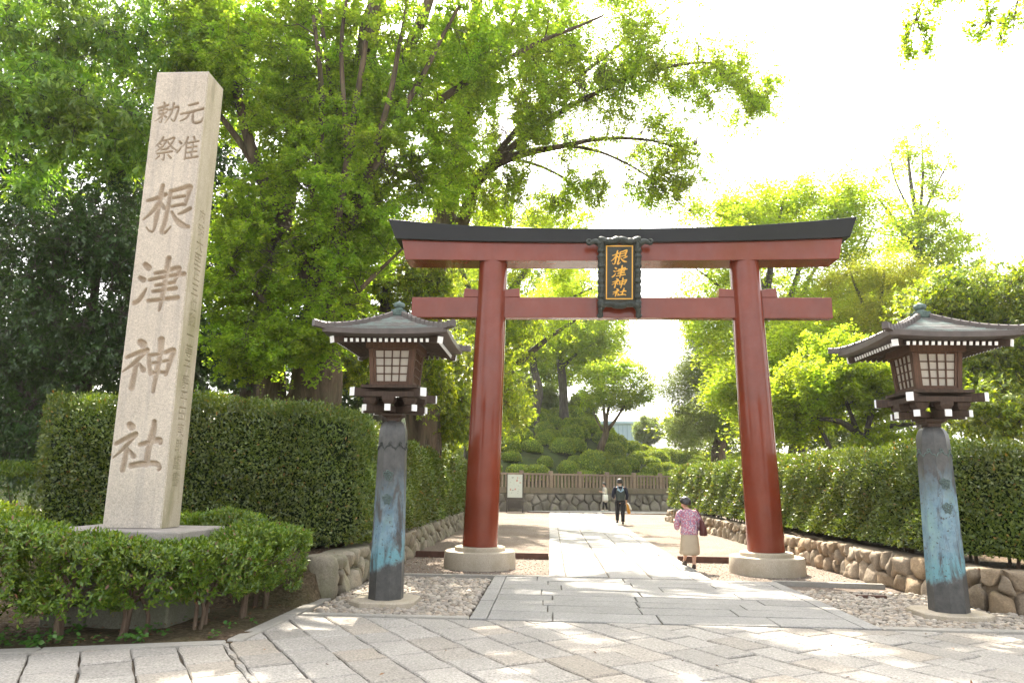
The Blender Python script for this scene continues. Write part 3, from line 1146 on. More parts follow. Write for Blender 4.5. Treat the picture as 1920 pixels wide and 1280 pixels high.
def glyph_at(key, u0, v0, u1, v1):
    global dep
    a, b = at(u0, v0, MY0), at(u1, v1, MY0)
    c, d = at(u1, v0, MY0), at(u0, v1, MY0)
    x0, x1 = (a[0] + d[0]) / 2, (b[0] + c[0]) / 2
    z0, z1 = (a[2] + c[2]) / 2, (b[2] + d[2]) / 2
    dep = np.maximum(dep, stroke_depth(X, Zg, GLYPH[key], x0, z0, x1 - x0, z0 - z1))


glyph_at("gen", 337, 192, 382, 234)
glyph_at("choku", 291, 192, 336, 233)
glyph_at("jun", 331, 256, 372, 301)
glyph_at("sai", 287, 257, 330, 302)
glyph_at("ne", 268, 345, 358, 440)
glyph_at("tsu", 253, 482, 344, 585)
glyph_at("kami", 229, 633, 324, 738)
glyph_at("yashiro", 212, 787, 305, 885)
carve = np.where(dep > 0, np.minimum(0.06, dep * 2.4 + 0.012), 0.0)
carve = soften(carve, 1)
edge = np.minimum.reduce([X - MX0, MX1 - X, MZ1 - Zg + 0.0 * X])
carve = carve + np.clip(0.012 - edge, 0, 0.012) * 0.8
Yf = MY0 + carve + 0.0012 * np.array(RNG.normal(size=X.shape))
V = np.stack([X - ox, Yf - oy, Zg], -1).reshape(-1, 3)


def grid_faces(nx, nz, flip=False):
    i = np.arange((nx - 1) * (nz - 1))
    a = (i // (nx - 1)) * nx + i % (nx - 1)
    f = np.stack([a, a + 1, a + nx + 1, a + nx], 1)
    return f[:, ::-1] if flip else f


ff = grid_faces(nx, nz)
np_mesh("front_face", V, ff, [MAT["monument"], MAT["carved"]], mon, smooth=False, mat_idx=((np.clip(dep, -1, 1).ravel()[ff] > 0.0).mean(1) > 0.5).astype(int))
# right flank with its column of small writing
t = NT("monument_flank")
_v = t.coord()
_s = t.noise(_v, 75, 3, 0.75)
_b = t.noise(t.coord((2, 2, 0.5)), 1.5, 6, 0.65)
_z = t.n("SeparateXYZ", {0: t.n("TexCoord").outputs["Object"]}).outputs[2]
_col = t.n("HueSaturation", {"Color": c4((0.40, 0.35, 0.26)), "Value": t.maprange(_s, 0.32, 0.68, 0.8, 1.2)}).outputs[0]
_moss = t.math("MULTIPLY", t.maprange(_b, 0.42, 0.66), t.maprange(_z, 1.0, 5.5, 1.0, 0.55))
_col = t.mix(_moss, _col, c4((0.20, 0.185, 0.085)))
_col = t.mix(t.math("MULTIPLY", t.maprange(_b, 0.5, 0.7), t.maprange(_z, 5.0, 6.9, 0, 0.8)), _col, c4((0.22, 0.185, 0.14)))
t.principled(_col, 0.85, t.bump(_s, 0.25, 0.006), 0.25)
MAT["flank"] = t.m
ny = int((MY1 - MY0) / cell) + 1
gy = np.linspace(MY0, MY1, ny)
Yg, Z2 = np.meshgrid(gy, gz)
TXT = "内務大臣正三位勲一等子爵平田東助謹書"
zt, zb = at(376, 392, 8.6)[2], at(332, 915, 8.6)[2]
pitch = (zt - zb) / len(TXT) / cell
mk = text_mask(TXT, ny, int(len(TXT) * pitch) + 2, pitch, pitch * 0.84)
c2 = np.zeros(Yg.shape)
r0 = int((MZ1 - zt) / cell)
flip = mk.astype(float)[:, :]
c2[nz - 1 - r0 - mk.shape[0] + 1: nz - r0, :] = flip[::-1]
c2 = soften(c2, 1) * 0.016
e2 = np.minimum.reduce([Yg - MY0, MY1 - Yg, MZ1 - Z2])
c2 = c2 + np.clip(0.012 - e2, 0, 0.012) * 0.8
V = np.stack([MX1 - c2 - ox, Yg - oy, Z2], -1).reshape(-1, 3)
np_mesh("side_face", V, grid_faces(ny, nz), MAT["flank"], mon)
mb = MB()
a, b, c, d, z0, z1 = MX0 - ox, MX1 - ox - 0.01, MY0 - oy + 0.01, MY1 - oy, MZ0, MZ1
mb.add([(a, c, z0), (b, c, z0), (b, d, z0), (a, d, z0), (a, c, z1 - 0.01), (b, c, z1 - 0.01), (b, d, z1 - 0.01), (a, d, z1 - 0.01), ((a + b) / 2, (c + d) / 2, z1 + 0.03)],
       [(2, 3, 7, 6), (3, 0, 4, 7), (4, 5, 8), (5, 6, 8), (6, 7, 8), (7, 4, 8)])
mb.build("shaft", MAT["monument"], mon)
mb = MB()
mb.box(-5.72 - ox, -4.09 - ox, 7.95 - oy, 8.55 - oy, 0.90, 1.015, bev=0.015)
mb.box(-5.72 - ox, -4.09 - ox, 8.555 - oy, 9.16 - oy, 0.90, 1.012, bev=0.015)
mb.build("base_slab", MAT["slab"], mon)
mb = MB()
for k, (zz0, zz1, e) in enumerate(((-0.08, 0.30, 0.0), (0.303, 0.61, 0.03), (0.613, 0.898, 0.06))):
    xs = [-5.62, -5.1 + 0.2 * (k % 2), -4.6 + 0.15 * (k % 2), -4.17]
    for i in range(3):
        mb.box(xs[i] + (e if i == 0 else 0.004) - ox, xs[i + 1] - (e if i == 2 else 0.004) - ox, 8.03 + e - oy, 9.08 - e - oy, zz0, zz1, bev=0.02)
mb.build("block_footing", MAT["blocks"], mon)

# ------------------------------------------------------------------ boulder wall and stone fence across the end of the approach
BW = [(-9.0, 37.4), (-2.9, 40.45), (2.2, 43.0), (7.2, 45.4), (12.5, 47.6)]
rubble_wall("boulder_wall", BW, 0.98, MAT["wall_b"], "wall of round grey boulders below the stone fence at the far end of the path", "wall",
            rows=2, w=0.62, depth=0.22, thick=0.5, seed=21, hvar=0.0, gap=0.02)
fen = thing("stone_fence", "long brown stone picket fence standing on the boulder wall behind the walkers", "fence", (2.2, 43.0, 0.98))
bw = catmull(np.array(BW, float), 0.1)
sg = np.linalg.norm(np.diff(bw, axis=0), axis=1)
SS = np.concatenate([[0], np.cumsum(sg)])


def bwp(s, off=0.25):
    x, y = np.interp(s, SS, bw[:, 0]), np.interp(s, SS, bw[:, 1])
    dx = np.interp(s + .1, SS, bw[:, 0]) - np.interp(s - .1, SS, bw[:, 0])
    dy = np.interp(s + .1, SS, bw[:, 1]) - np.interp(s - .1, SS, bw[:, 1])
    q = math.hypot(dx, dy)
    return Vector((x - dy / q * off - 2.2, y + dx / q * off - 43.0, 0)), Vector((dx / q, dy / q, 0))


def strip(name, z0, z1, half, mat, piece):
    mb = MB()
    s = 3.0
    while s < SS[-1] - 0.3:
        e = min(s + piece, SS[-1])
        p, _ = bwp(s + 0.004)
        q, _ = bwp(e - 0.004)
        mb.bar(p + Vector((0, 0, (z0 + z1) / 2)), q + Vector((0, 0, (z0 + z1) / 2)), half * 2, z1 - z0)
        s = e
    return mb.build(name, mat, fen, bevel=0.01)


strip("base_course", 0.0, 0.33, 0.20, MAT["fence_dark"], 1.95)
strip("top_rail", 1.02, 1.13, 0.085, MAT["fence"], 1.95)
mbp = MB()
mbp.prism([(-0.055, -0.055), (0.055, -0.055), (0.055, 0.055), (-0.055, 0.055)], 0.33, 1.02, bev=0.008)
mq = MB()
mq.prism([(-0.10, -0.10), (0.10, -0.10), (0.10, 0.10), (-0.10, 0.10)], 0.33, 1.27, bev=0.02)
pick = post = None
s = 4.6
k = 0
npick = 0
while s < SS[-1] - 0.4:
    p, d = bwp(s)
    rz = math.atan2(d.y, d.x)
    if k % 8 == 0:
        if post is None:
            o = post = mq.build("post", MAT["fence"], fen)
        else:
            o = post.copy()
            link(o, fen)
        o.location = p
        o.rotation_euler = (0, 0, rz)
    elif npick < 98:
        if pick is None:
            o = pick = mbp.build("picket", MAT["fence"], fen)
        else:
            o = pick.copy()
            link(o, fen)
        o.location = p
        o.rotation_euler = (0, 0, rz)
        npick += 1
    s += 0.235
    k += 1

# ------------------------------------------------------------------ the gate
GX, GY = 1.415, 14.70
gate = thing("torii_gate", "big red lacquered torii gate with black top beam and name plaque over the path", "gate", (GX, GY, 0))
for s in (-1, 1):
    mb = MB()
    mb.lathe([(0.715, -0.10), (0.712, 0.05), (0.70, 0.24), (0.688, 0.262), (0.665, 0.27), (0.50, 0.272)], 64, c=(s * 2.80, 0))
    pd = mb.build("pedestal", MAT["pedestal"], gate, smooth="auto", angle=30)
    mb = MB()
    mb.lathe([(0.505, 0.2725), (0.50, 0.335), (0.485, 0.348), (0.30, 0.35)], 64, c=(s * 2.80, 0))
    mb.build("step", MAT["pedestal"], pd, smooth="auto", angle=30)
    mb = MB()
    zs = np.linspace(0.351, 6.30, 25)
    tt = (zs - 0.35) / 5.95
    rr = 0.352 - 0.052 * tt + 0.006 * np.sin(tt * math.pi)
    mb.tube(np.column_stack([s * (2.80 - 0.155 * tt), zs * 0, zs]), rr, 72)
    mb.build("pillar", MAT["red"], gate, smooth="auto", angle=60)


def beam(name, mat, y0, y1, u0, v0, u1, v1, ub0, vb0, ub1, vb1, vtm, vbm, power, ridge=0.0, back=0.0):
    """long beam whose front face corners lie on the given sight lines at distance y0"""
    A, B = at(u0, v0, y0), at(u1, v1, y0)
    Cc, D = at(ub0, vb0, y0), at(ub1, vb1, y0)
    ztm, zbm = at(1170, vtm, y0)[2], at(1170, vbm, y0)[2]
    hxt, hxb = (B[0] - A[0]) / 2, (D[0] - Cc[0]) / 2
    zte, zbe = (A[2] + B[2]) / 2, (Cc[2] + D[2]) / 2
    n = 48
    v = []
    for i in range(n + 1):
        q = -1 + 2 * i / n
        rise = abs(q) ** power
        xt, xb = q * hxt, q * hxb
        zt, zb = ztm + (zte - ztm) * rise, zbm + (zbe - zbm) * rise
        ym = (y0 + y1) / 2 - GY
        v += [(xb, y0 - GY, zb), (xt, y0 - GY, zt), (xt, ym, zt + ridge), (xt, y1 - GY, zt), (xb, y1 - GY, zb)]
    f = []
    for i in range(n):
        for k in range(5):
            a, b = i * 5 + k, i * 5 + (k + 1) % 5
            f.append((a, b, b + 5, a + 5))
    f.append((0, 4, 3, 2, 1))
    f.append(tuple(n * 5 + k for k in (0, 1, 2, 3, 4)))
    mb = MB()
    mb.add(v, [fc[::-1] for fc in f])
    o = mb.build(name, mat, gate, bevel=0.008)
    return zbm, zte


beam("top_beam", MAT["black"], 14.32, 15.08, 735, 409, 1614, 408, 750, 446, 1604, 445, 428.5, 453.5, 2.3, 0.10)
zsb, _ = beam("under_beam", MAT["red"], 14.40, 15.00, 751, 445.5, 1578, 445.5, 757, 484, 1571, 487, 452.0, 488.5, 2.3)
# tie beam and its wedges
yf = 14.585
tl, br_ = at(770, 556, yf), at(1557, 598, yf)
bl, tr = at(770, 593, yf), at(1557, 558.5, yf)
hx = (tr[0] - tl[0]) / 2
ztn, zbn = (tl[2] + tr[2]) / 2, (bl[2] + br_[2]) / 2
mb = MB()
mb.box(-hx, hx, -0.115, 0.115, zbn, ztn)
mb.build("tie_beam", MAT["red"], gate, bevel=0.008)
for s in (-1, 1):
    for t_ in (-1, 1):
        xp = s * (2.80 - 0.155 * 0.9)
        x0, x1 = xp + t_ * 0.22, xp + t_ * 0.60
        za, zb2 = ztn + 0.002, ztn + 0.175
        mb = MB()
        p = [(x0, za), (x1, za), (x1 - t_ * 0.02, zb2 + 0.02), (x0, zb2 - 0.02)]
        v = [(x, y, z) for y in (-0.125, 0.125) for x, z in p]
        f = [(0, 1, 2, 3), (7, 6, 5, 4), (0, 4, 5, 1), (1, 5, 6, 2), (2, 6, 7, 3), (3, 7, 4, 0)]
        if t_ < 0:
            f = [q[::-1] for q in f]
        mb.add(v, f)
        mb.build("wedge", MAT["red"], gate, bevel=0.006)

# name plaque, leaning forward
pb, pt = at(1161, 578, 14.42), at(1161, 447, 14.16)
pl = bpy.data.objects.new("plaque", None)
link(pl, gate)
ph = math.hypot(pt[1] - pb[1], pt[2] - pb[2])
pl.location = (pb[0] - GX, pb[1] - GY, pb[2])
pl.rotation_euler = (math.atan2(-(pt[1] - pb[1]), pt[2] - pb[2]), 0, 0)
PW = 0.86
mb = MB()
mb.box(-PW / 2 + 0.10, PW / 2 - 0.10, -0.01, 0.05, 0.12, ph - 0.12)
mb.build("panel", MAT["panel"], pl)
mb = MB()
gx0, gx1, gz0, gz1 = -0.275, 0.275, 0.185, ph - 0.150
for (a, b, c, d) in ((gx0, gx1, gz0, gz0 + .022), (gx0, gx1, gz1 - .022, gz1), (gx0, gx0 + .022, gz0 + .022, gz1 - .022), (gx1 - .022, gx1, gz0 + .022, gz1 - .022)):
    mb.box(a, b, -0.028, -0.0102, c, d)
mb.build("gold_border", MAT["gold"], pl)
mb = MB()
for s in (-1, 1):          # scalloped side rails
    zz = np.linspace(0.0, ph, 60)
    rr = 0.062 + 0.016 * np.abs(np.sin(zz / ph * math.pi * 9)) + 0.008 * np.sin(zz * 60)
    st = len(mb.v)
    mb.tube(np.column_stack([np.full(60, s * (PW / 2 - 0.055)), np.full(60, -0.03), zz]), rr, 10)
    for k in range(9):     # carved scroll bosses along the rail
        zc = ph * (k + 0.5) / 9
        a = np.linspace(0, 5.2, 14)
        r_ = 0.042 * (1 - a / 7)
        mb.tube(np.column_stack([s * (PW / 2 - 0.055) + r_ * np.cos(a + k), np.full(14, -0.098), zc + r_ * np.sin(a + k) * 1.25]), 0.010, 5)
for z, amp, r0 in ((ph - 0.055, 0.02, 0.068), (0.075, -0.02, 0.066)):
    xx = np.linspace(-PW / 2, PW / 2, 50)
    rr = r0 + 0.012 * np.abs(np.sin(xx * 22))
    mb.tube(np.column_stack([xx, np.full(50, -0.035), z + amp * np.cos(xx / PW * math.pi * 4)]), rr, 10)
    for k in range(10):
        xc = -PW / 2 + PW * (k + 0.5) / 10
        a = np.linspace(0, 5.0, 12)
        r_ = 0.034 * (1 - a / 7)
        mb.tube(np.column_stack([xc + r_ * np.cos(a), np.full(12, -0.105), z + amp * math.cos(xc / PW * math.pi * 4) + r_ * np.sin(a)]), 0.009, 5)
mb.build("carved_frame", MAT["bronze"], pl, smooth=True)
for s in (-1, 1):          # curling ears at the head, curling feet at the bottom
    a = np.linspace(0, 1, 30)
    ear = [(s * (PW / 2 - 0.03 + 0.22 * t), -0.04, ph - 0.10 + 0.05 * math.sin(t * 3.1) - 0.02) for t in np.linspace(0, 1, 12)]
    cx, cz = ear[-1][0], ear[-1][2] + 0.05
    ear += [(cx + s * 0.05 * (1 - k / 16) * math.sin(k * 0.42), -0.04, cz - 0.05 * (1 - k / 16) * math.cos(k * 0.42)) for k in range(1, 13)]
    mb = MB()
    mb.tube(ear, np.concatenate([np.linspace(0.075, 0.038, 12), np.linspace(0.038, 0.026, len(ear) - 12)]), 10)
    mb.build("scroll", MAT["bronze"], pl, smooth=True)
    ft = [(s * (PW / 2 - 0.09 + 0.05 * math.sin(t * 2.5)), -0.03, 0.06 - 0.20 * t) for t in np.linspace(0, 1, 10)]
    cx, cz = ft[-1][0], ft[-1][2]
    ft += [(cx + s * (0.04 - 0.04 * math.cos(k * 0.45)) * (1 - k / 24), -0.03, cz - 0.04 * math.sin(k * 0.45) * (1 - k / 24)) for k in range(1, 11)]
    mb = MB()
    mb.tube(ft, np.concatenate([np.linspace(0.07, 0.045, 10), np.linspace(0.045, 0.026, len(ft) - 10)]), 10)
    mb.build("foot", MAT["bronze"], pl, smooth=True)
# gilt characters
cw = 0.004
W_, H_ = gx1 - gx0, gz1 - gz0
nx, nz = int(W_ / cw), int(H_ / cw)
Xp, Zp = np.meshgrid(np.linspace(gx0, gx1, nx), np.linspace(gz0, gz1, nz))
dp = np.full(Xp.shape, -1.0)
for i, (g, wsc, hsc, yt) in enumerate((("ne", 0.60, 0.27, 0.085), ("tsu", 0.54, 0.235, 0.375), ("kami", 0.55, 0.19, 0.605), ("yashiro", 0.52, 0.145, 0.795))):
    w, h = W_ * wsc, H_ * hsc
    slant = [[(x + (50 - y) * 0.10, y + (50 - x) * 0.10, wd * 1.02) for x, y, wd in st] for st in GLYPH[g]]
    dp = np.maximum(dp, stroke_depth(Xp, Zp, slant, (gx0 + gx1) / 2 - w / 2 + (0.006 if i % 2 else -0.004), gz1 - H_ * yt, w, h))
fa = grid_faces(nx, nz)
inside = (dp.ravel()[fa] > -0.0006).mean(1) > 0.5
Vp = np.stack([Xp, -0.016 - np.clip(dp, 0, 0.006), Zp], -1).reshape(-1, 3)
np_mesh("gilt_characters", Vp, fa[inside], MAT["gold"], pl, smooth=True)


# ------------------------------------------------------------------ lanterns
def make_lantern(label, loc, pat):
    L = thing("standing_lantern", label, "lantern", loc, 0, "wooden lanterns on bronze posts flanking the gate")
    mb = MB()
    c = 0.18
    hw = 0.43
    mb.prism([(-hw + c, -hw), (hw - c, -hw), (hw, -hw + c), (hw, hw - c), (hw - c, hw), (-hw + c, hw), (-hw, hw - c), (-hw, -hw + c)], -0.12, 0.05, bev=0.012)
    mb.build("plinth", MAT["pedestal"], L)
    mb = MB()
    k = 1 / math.cos(math.pi / 8)
    prof = [(0.222, 0.05), (0.212, 0.7), (0.200, 1.4), (0.187, 2.16), (0.185, 2.25), (0.178, 2.315), (0.158, 2.375), (0.125, 2.415), (0.08, 2.435)]
    mb.lathe([(r * k, z) for r, z in prof], 8, a0=math.pi / 8)
    post_ = mb.build("post", pat, L, smooth="auto", angle=25)
    # cast ornament standing on the post: a knotted cord and two flower sprays
    mb = MB()
    for a in range(8):
        th = a * math.pi / 4 - math.pi / 2
        R_ = 0.190
        tx, ty = -math.sin(th), math.cos(th)
        p = []
        for q in np.linspace(-1, 1, 15):
            off = q * R_ * math.tan(math.pi / 8)
            rr_ = R_ + 0.004
            p.append((math.cos(th) * rr_ + tx * off, math.sin(th) * rr_ + ty * off, 2.03 + 0.065 * (1 - abs(q)) ** 0.8 + 0.012 * math.sin(q * 9)))
        mb.tube(p, 0.007, 5)
        aa = np.linspace(0, 5.8, 12)
        mb.tube([(math.cos(th) * 0.193 + tx * 0.02 * math.cos(q), math.sin(th) * 0.193 + ty * 0.02 * math.cos(q), 2.11 + 0.02 * math.sin(q)) for q in aa], 0.006, 5)
    mb.build("knotted_cord", MAT["bronze"] if pat is MAT["patina_a"] else MAT["verdigris"], post_, smooth=True)
    for zc in (1.68, 1.36):
        mb = MB()
        rr2 = random.Random(int(zc * 100))
        for q in range(11):
            a = q * 2.4
            r_ = 0.012 + 0.055 * math.sqrt(q / 11)
            x, z = r_ * math.cos(a) * 0.9, zc + r_ * math.sin(a)
            b = np.linspace(0, 6.28, 9)
            s_ = rr2.uniform(0.012, 0.020)
            mb.tube([(x + s_ * math.cos(t), -0.207 + (1.68 - zc) * 0.0 - 0.006 * (1.68 - zc), z + s_ * math.sin(t)) for t in b], 0.006, 5)
        mb.build("flower_spray", MAT["verdigris"], post_, smooth=True)
    # bracketing
    mb = MB()
    mb.lathe([(0.10, 2.41), (0.125, 2.43), (0.125, 2.47), (0.20, 2.50), (0.20, 2.53)], 4, a0=math.pi / 4)
    for a in range(4):
        th = a * math.pi / 2
        d = Vector((math.cos(th), math.sin(th), 0))
        mb.bar(d * 0.05 + Vector((0, 0, 2.585)), d * 0.46 + Vector((0, 0, 2.585)), 0.075, 0.085)
        e = Vector((math.cos(th + math.pi / 4), math.sin(th + math.pi / 4), 0))
        mb.bar(e * 0.05 + Vector((0, 0, 2.588)), e * 0.50 + Vector((0, 0, 2.588)), 0.072, 0.083)
        # bearing blocks on the arms
        for q in (d * 0.36, e * 0.38):
            st = len(mb.v)
            mb.box(-0.055, 0.055, -0.055, 0.055, 2.636, 2.69, top=(0.03, 0.03))
            mb.box(-0.085, 0.085, -0.085, 0.085, 2.691, 2.735)
            mb.xform(Matrix.Translation(Vector((q.x, q.y, 0))) @ Matrix.Rotation(th, 4, "Z"), st)
        # wall plates on the blocks
        n_ = Vector((-d.y, d.x, 0))
        mb.bar(d * 0.36 - n_ * 0.40 + Vector((0, 0, 2.773)), d * 0.36 + n_ * 0.40 + Vector((0, 0, 2.773)), 0.085, 0.07)
        mb.bar(e * 0.15 + Vector((0, 0, 2.792)), e * 0.70 + Vector((0, 0, 2.792)), 0.082, 0.11)
    mb.box(-0.40, 0.40, -0.40, 0.40, 2.858, 2.90)
    br = mb.build("bracket", MAT["wood"], L, bevel=0.004)
    for a in range(4):
        th = a * math.pi / 2
        d = Vector((math.cos(th), math.sin(th), 0))
        e = Vector((math.cos(th + math.pi / 4), math.sin(th + math.pi / 4), 0))
        for v_, r_, z, w, h in ((d, 0.46, 2.585, 0.079, 0.089), (e, 0.50, 2.588, 0.076, 0.087), (e, 0.70, 2.792, 0.086, 0.114)):
            mb = MB()
            mb.bar(v_ * (r_ - 0.02) + Vector((0, 0, z)), v_ * (r_ + 0.004) + Vector((0, 0, z)), w, h)
            mb.build("beam_end", MAT["white"], br)
    # lamp box, wider at the head
    z0, z1, b0, b1 = 2.90, 3.42, 0.295, 0.33
    box = MB()
    for sx in (-1, 1):
        for sy in (-1, 1):
            box.bar((sx * (b0 - .029), sy * (b0 - .029), z0), (sx * (b1 - .029), sy * (b1 - .029), z1), 0.062, 0.062, up=(0, 1, 0))
    box.box(-b0 - .01, b0 + .01, -b0 - .01, b0 + .01, z0 - 0.0, z0 + 0.035)
    box.box(-b1 - .035, b1 + .035, -b1 - .035, b1 + .035, z1, z1 + 0.095)
    lamp = box.build("lamp_box", MAT["wood_red"], L, bevel=0.004)
    for a in range(4):
        R4 = Matrix.Rotation(a * math.pi / 2, 4, "Z")

        def P(u, w, out):
            """point of this side: u -1..1 across, w 0..1 up"""
            hb = b0 + (b1 - b0) * w
            return Vector((u * (hb - 0.058), -hb + 0.028 - out, z0 + 0.036 + (z1 - z0 - 0.038) * w))
        mb = MB()
        mb.add([P(-1, 0, 0), P(1, 0, 0), P(1, 1, 0), P(-1, 1, 0)], [(0, 1, 2, 3)])
        mb.xform(R4)
        mb.build("paper_pane", MAT["paper"], lamp)
        mb = MB()
        for q in range(5):
            u = -1 + q / 2
            e_ = 0.9 if q in (0, 4) else 1
            wd = 0.03 if q in (0, 4) else 0.014
            mb.bar(P(u * (0.93 if q in (0, 4) else 0.86), 0, 0.012), P(u * (0.93 if q in (0, 4) else 0.86), 1, 0.012), wd, 0.022, up=(0, 1, 0))
            w = q / 4
            w2 = (0.03, 0.27, 0.5, 0.73, 0.97)[q]
            wd = 0.026 if q in (0, 4) else 0.014
            mb.bar(P(-0.96, w2, 0.010), P(0.96, w2, 0.010), 0.022, wd)
        mb.xform(R4)
        mb.build("lattice", MAT["wood_red"], lamp)
    # roof
    n = 26
    he = 0.83

    def roof_z(x, y, lift=1.0):
        m = max(abs(x), abs(y)) / he
        o = min(abs(x), abs(y)) / he
        z = 3.585 + 0.415 * (1 - m) ** 1.0 - 0.05 * math.sin(min(1, m) * math.pi) * 0.75
        return z + lift * 0.035 * (o ** 2.6) * m ** 2

    mb = MB()
    g = np.linspace(-he, he, n + 1)
    # stepped courses: rings of the square, each overlapping the one below
    rings = np.linspace(0.075, he, 10)
    for i in range(9):
        r0, r1 = rings[i], rings[i + 1]
        for a in range(4):
            R4 = Matrix.Rotation(a * math.pi / 2, 4, "Z")
            st = len(mb.v)
            m_ = 14
            v, f = [], []
            for rr_, dz in ((r0, 0.0), (r1 - 0.003, 0.012), (r1, 0.012), (r1, -0.006)):
                for q in range(m_ + 1):
                    x = (-1 + 2 * q / m_) * rr_
                    v.append((x, -rr_, roof_z(x, -rr_) + dz))
            for k2 in range(3):
                for q in range(m_):
                    f.append(((k2 + 1) * (m_ + 1) + q, (k2 + 1) * (m_ + 1) + q + 1, k2 * (m_ + 1) + q + 1, k2 * (m_ + 1) + q))
            mb.add(v, f)
            mb.xform(R4, st)
    roof = mb.build("roof", MAT["copper"], L)
    # eaves board, soffit boards
    mb = MB()
    for a in range(4):
        R4 = Matrix.Rotation(a * math.pi / 2, 4, "Z")
        st = len(mb.v)
        m_ = 16
        v, f = [], []
        for (y, dz) in ((-he - 0.012, 0.008), (-he - 0.012, -0.062), (-he + 0.03, -0.078), (-0.30, -0.055)):
            for q in range(m_ + 1):
                x = (-1 + 2 * q / m_) * abs(y)
                base = roof_z(x, -he) if y < -0.5 else 3.57
                v.append((x, y, base + dz))
        for k2 in range(3):
            for q in range(m_):
                f.append((k2 * (m_ + 1) + q, k2 * (m_ + 1) + q + 1, (k2 + 1) * (m_ + 1) + q + 1, (k2 + 1) * (m_ + 1) + q)[::-1])
        mb.add(v, f)
        mb.xform(R4, st)
    mb.build("eaves_board", MAT["copper_brown"], roof, smooth="auto", angle=40)
    for a in range(4):     # hip ridges running past the corners
        th = a * math.pi / 2 + math.pi / 4
        e = Vector((math.cos(th), math.sin(th), 0))
        pts = []
        for q in np.linspace(0.09, 0.935, 16):
            rr_ = min(q, he)
            z = roof_z(rr_, rr_) + 0.018 + max(0, q - he) * 0.15
            pts.append((q if True else 0, z))
        mb = MB()
        v, f = [], []
        s_ = Vector((-e.y, e.x, 0))
        for (q, z) in pts:
            c_ = Vector((math.copysign(q, e.x), math.copysign(q, e.y), z))
            for i_, j_ in ((-0.043, -0.045), (0.043, -0.045), (0.040, 0.03), (0.02, 0.045), (-0.02, 0.045), (-0.040, 0.03)):
                v.append(c_ + s_ * i_ + Vector((0, 0, j_)))
        for i_ in range(len(pts) - 1):
            for k2 in range(6):
                f.append((i_ * 6 + k2, i_ * 6 + (k2 + 1) % 6, (i_ + 1) * 6 + (k2 + 1) % 6, (i_ + 1) * 6 + k2)[::-1])
        f.append((0, 1, 2, 3, 4, 5))
        f.append(tuple((len(pts) - 1) * 6 + k2 for k2 in (5, 4, 3, 2, 1, 0)))
        mb.add(v, f)
        for q in np.linspace(0.2, 0.88, 10):    # lapped joints of the ridge copper
            rr_ = min(q, he)
            c_ = Vector((math.copysign(q, e.x), math.copysign(q, e.y), roof_z(rr_, rr_) + 0.019 + max(0, q - he) * 0.15))
            mb.bar(c_ - e * 0.006, c_ + e * 0.006, 0.091, 0.094)
        mb.build("hip_ridge", MAT["copper_brown"], roof)
    # rafters with white ends, hip rafters
    ra, ends = MB(), []
    for a in range(4):
        R4 = Matrix.Rotation(a * math.pi / 2, 4, "Z")
        s1 = len(ra.v)
        for q in range(15):
            x = -0.555 + q * 1.11 / 14
            ra.bar((x, -0.30, 3.553), (x, -0.705, 3.462), 0.036, 0.045)
            ends.append((R4, (x, -0.700, 3.4632), (x, -0.7085, 3.4612), 0.039, 0.048))
        ra.bar((-0.62, -0.62, 3.506), (0.62, -0.62, 3.506), 0.03, 0.03)
        s_ = 1 / math.sqrt(2)
        ra.bar((-0.28, -0.28, 3.568), (-0.735, -0.735, 3.463), 0.075, 0.085)
        ends.append((R4, (-0.728, -0.728, 3.4646), (-0.741, -0.741, 3.4616), 0.079, 0.089))
        ra.xform(R4, s1)
    rf = ra.build("rafters", MAT["wood"], roof)
    for R4, p_, q_, w, h in ends:
        mb = MB()
        mb.bar(p_, q_, w, h)
        mb.xform(R4)
        mb.build("rafter_end", MAT["white"], roof)
    mb = MB()
    mb.box(-0.085, 0.085, -0.085, 0.085, 3.955, 4.035, top=(0.012, 0.012))
    mb.lathe([(0.09, 4.03), (0.085, 4.05), (0.055, 4.058), (0.05, 4.075), (0.078, 4.092), (0.085, 4.12), (0.072, 4.147), (0.035, 4.163), (0.008, 4.178)], 24)
    mb.build("finial", MAT["verdigris"], roof, smooth="auto", angle=35)
    return L


make_lantern("wooden lantern on a bronze post by the mossy wall left of the gate", (-2.21, 10.05, 0), MAT["patina_a"])
make_lantern("wooden lantern on a paler blue bronze post by the tan wall right of the gate", (5.205, 10.1, 0), MAT["patina_b"])

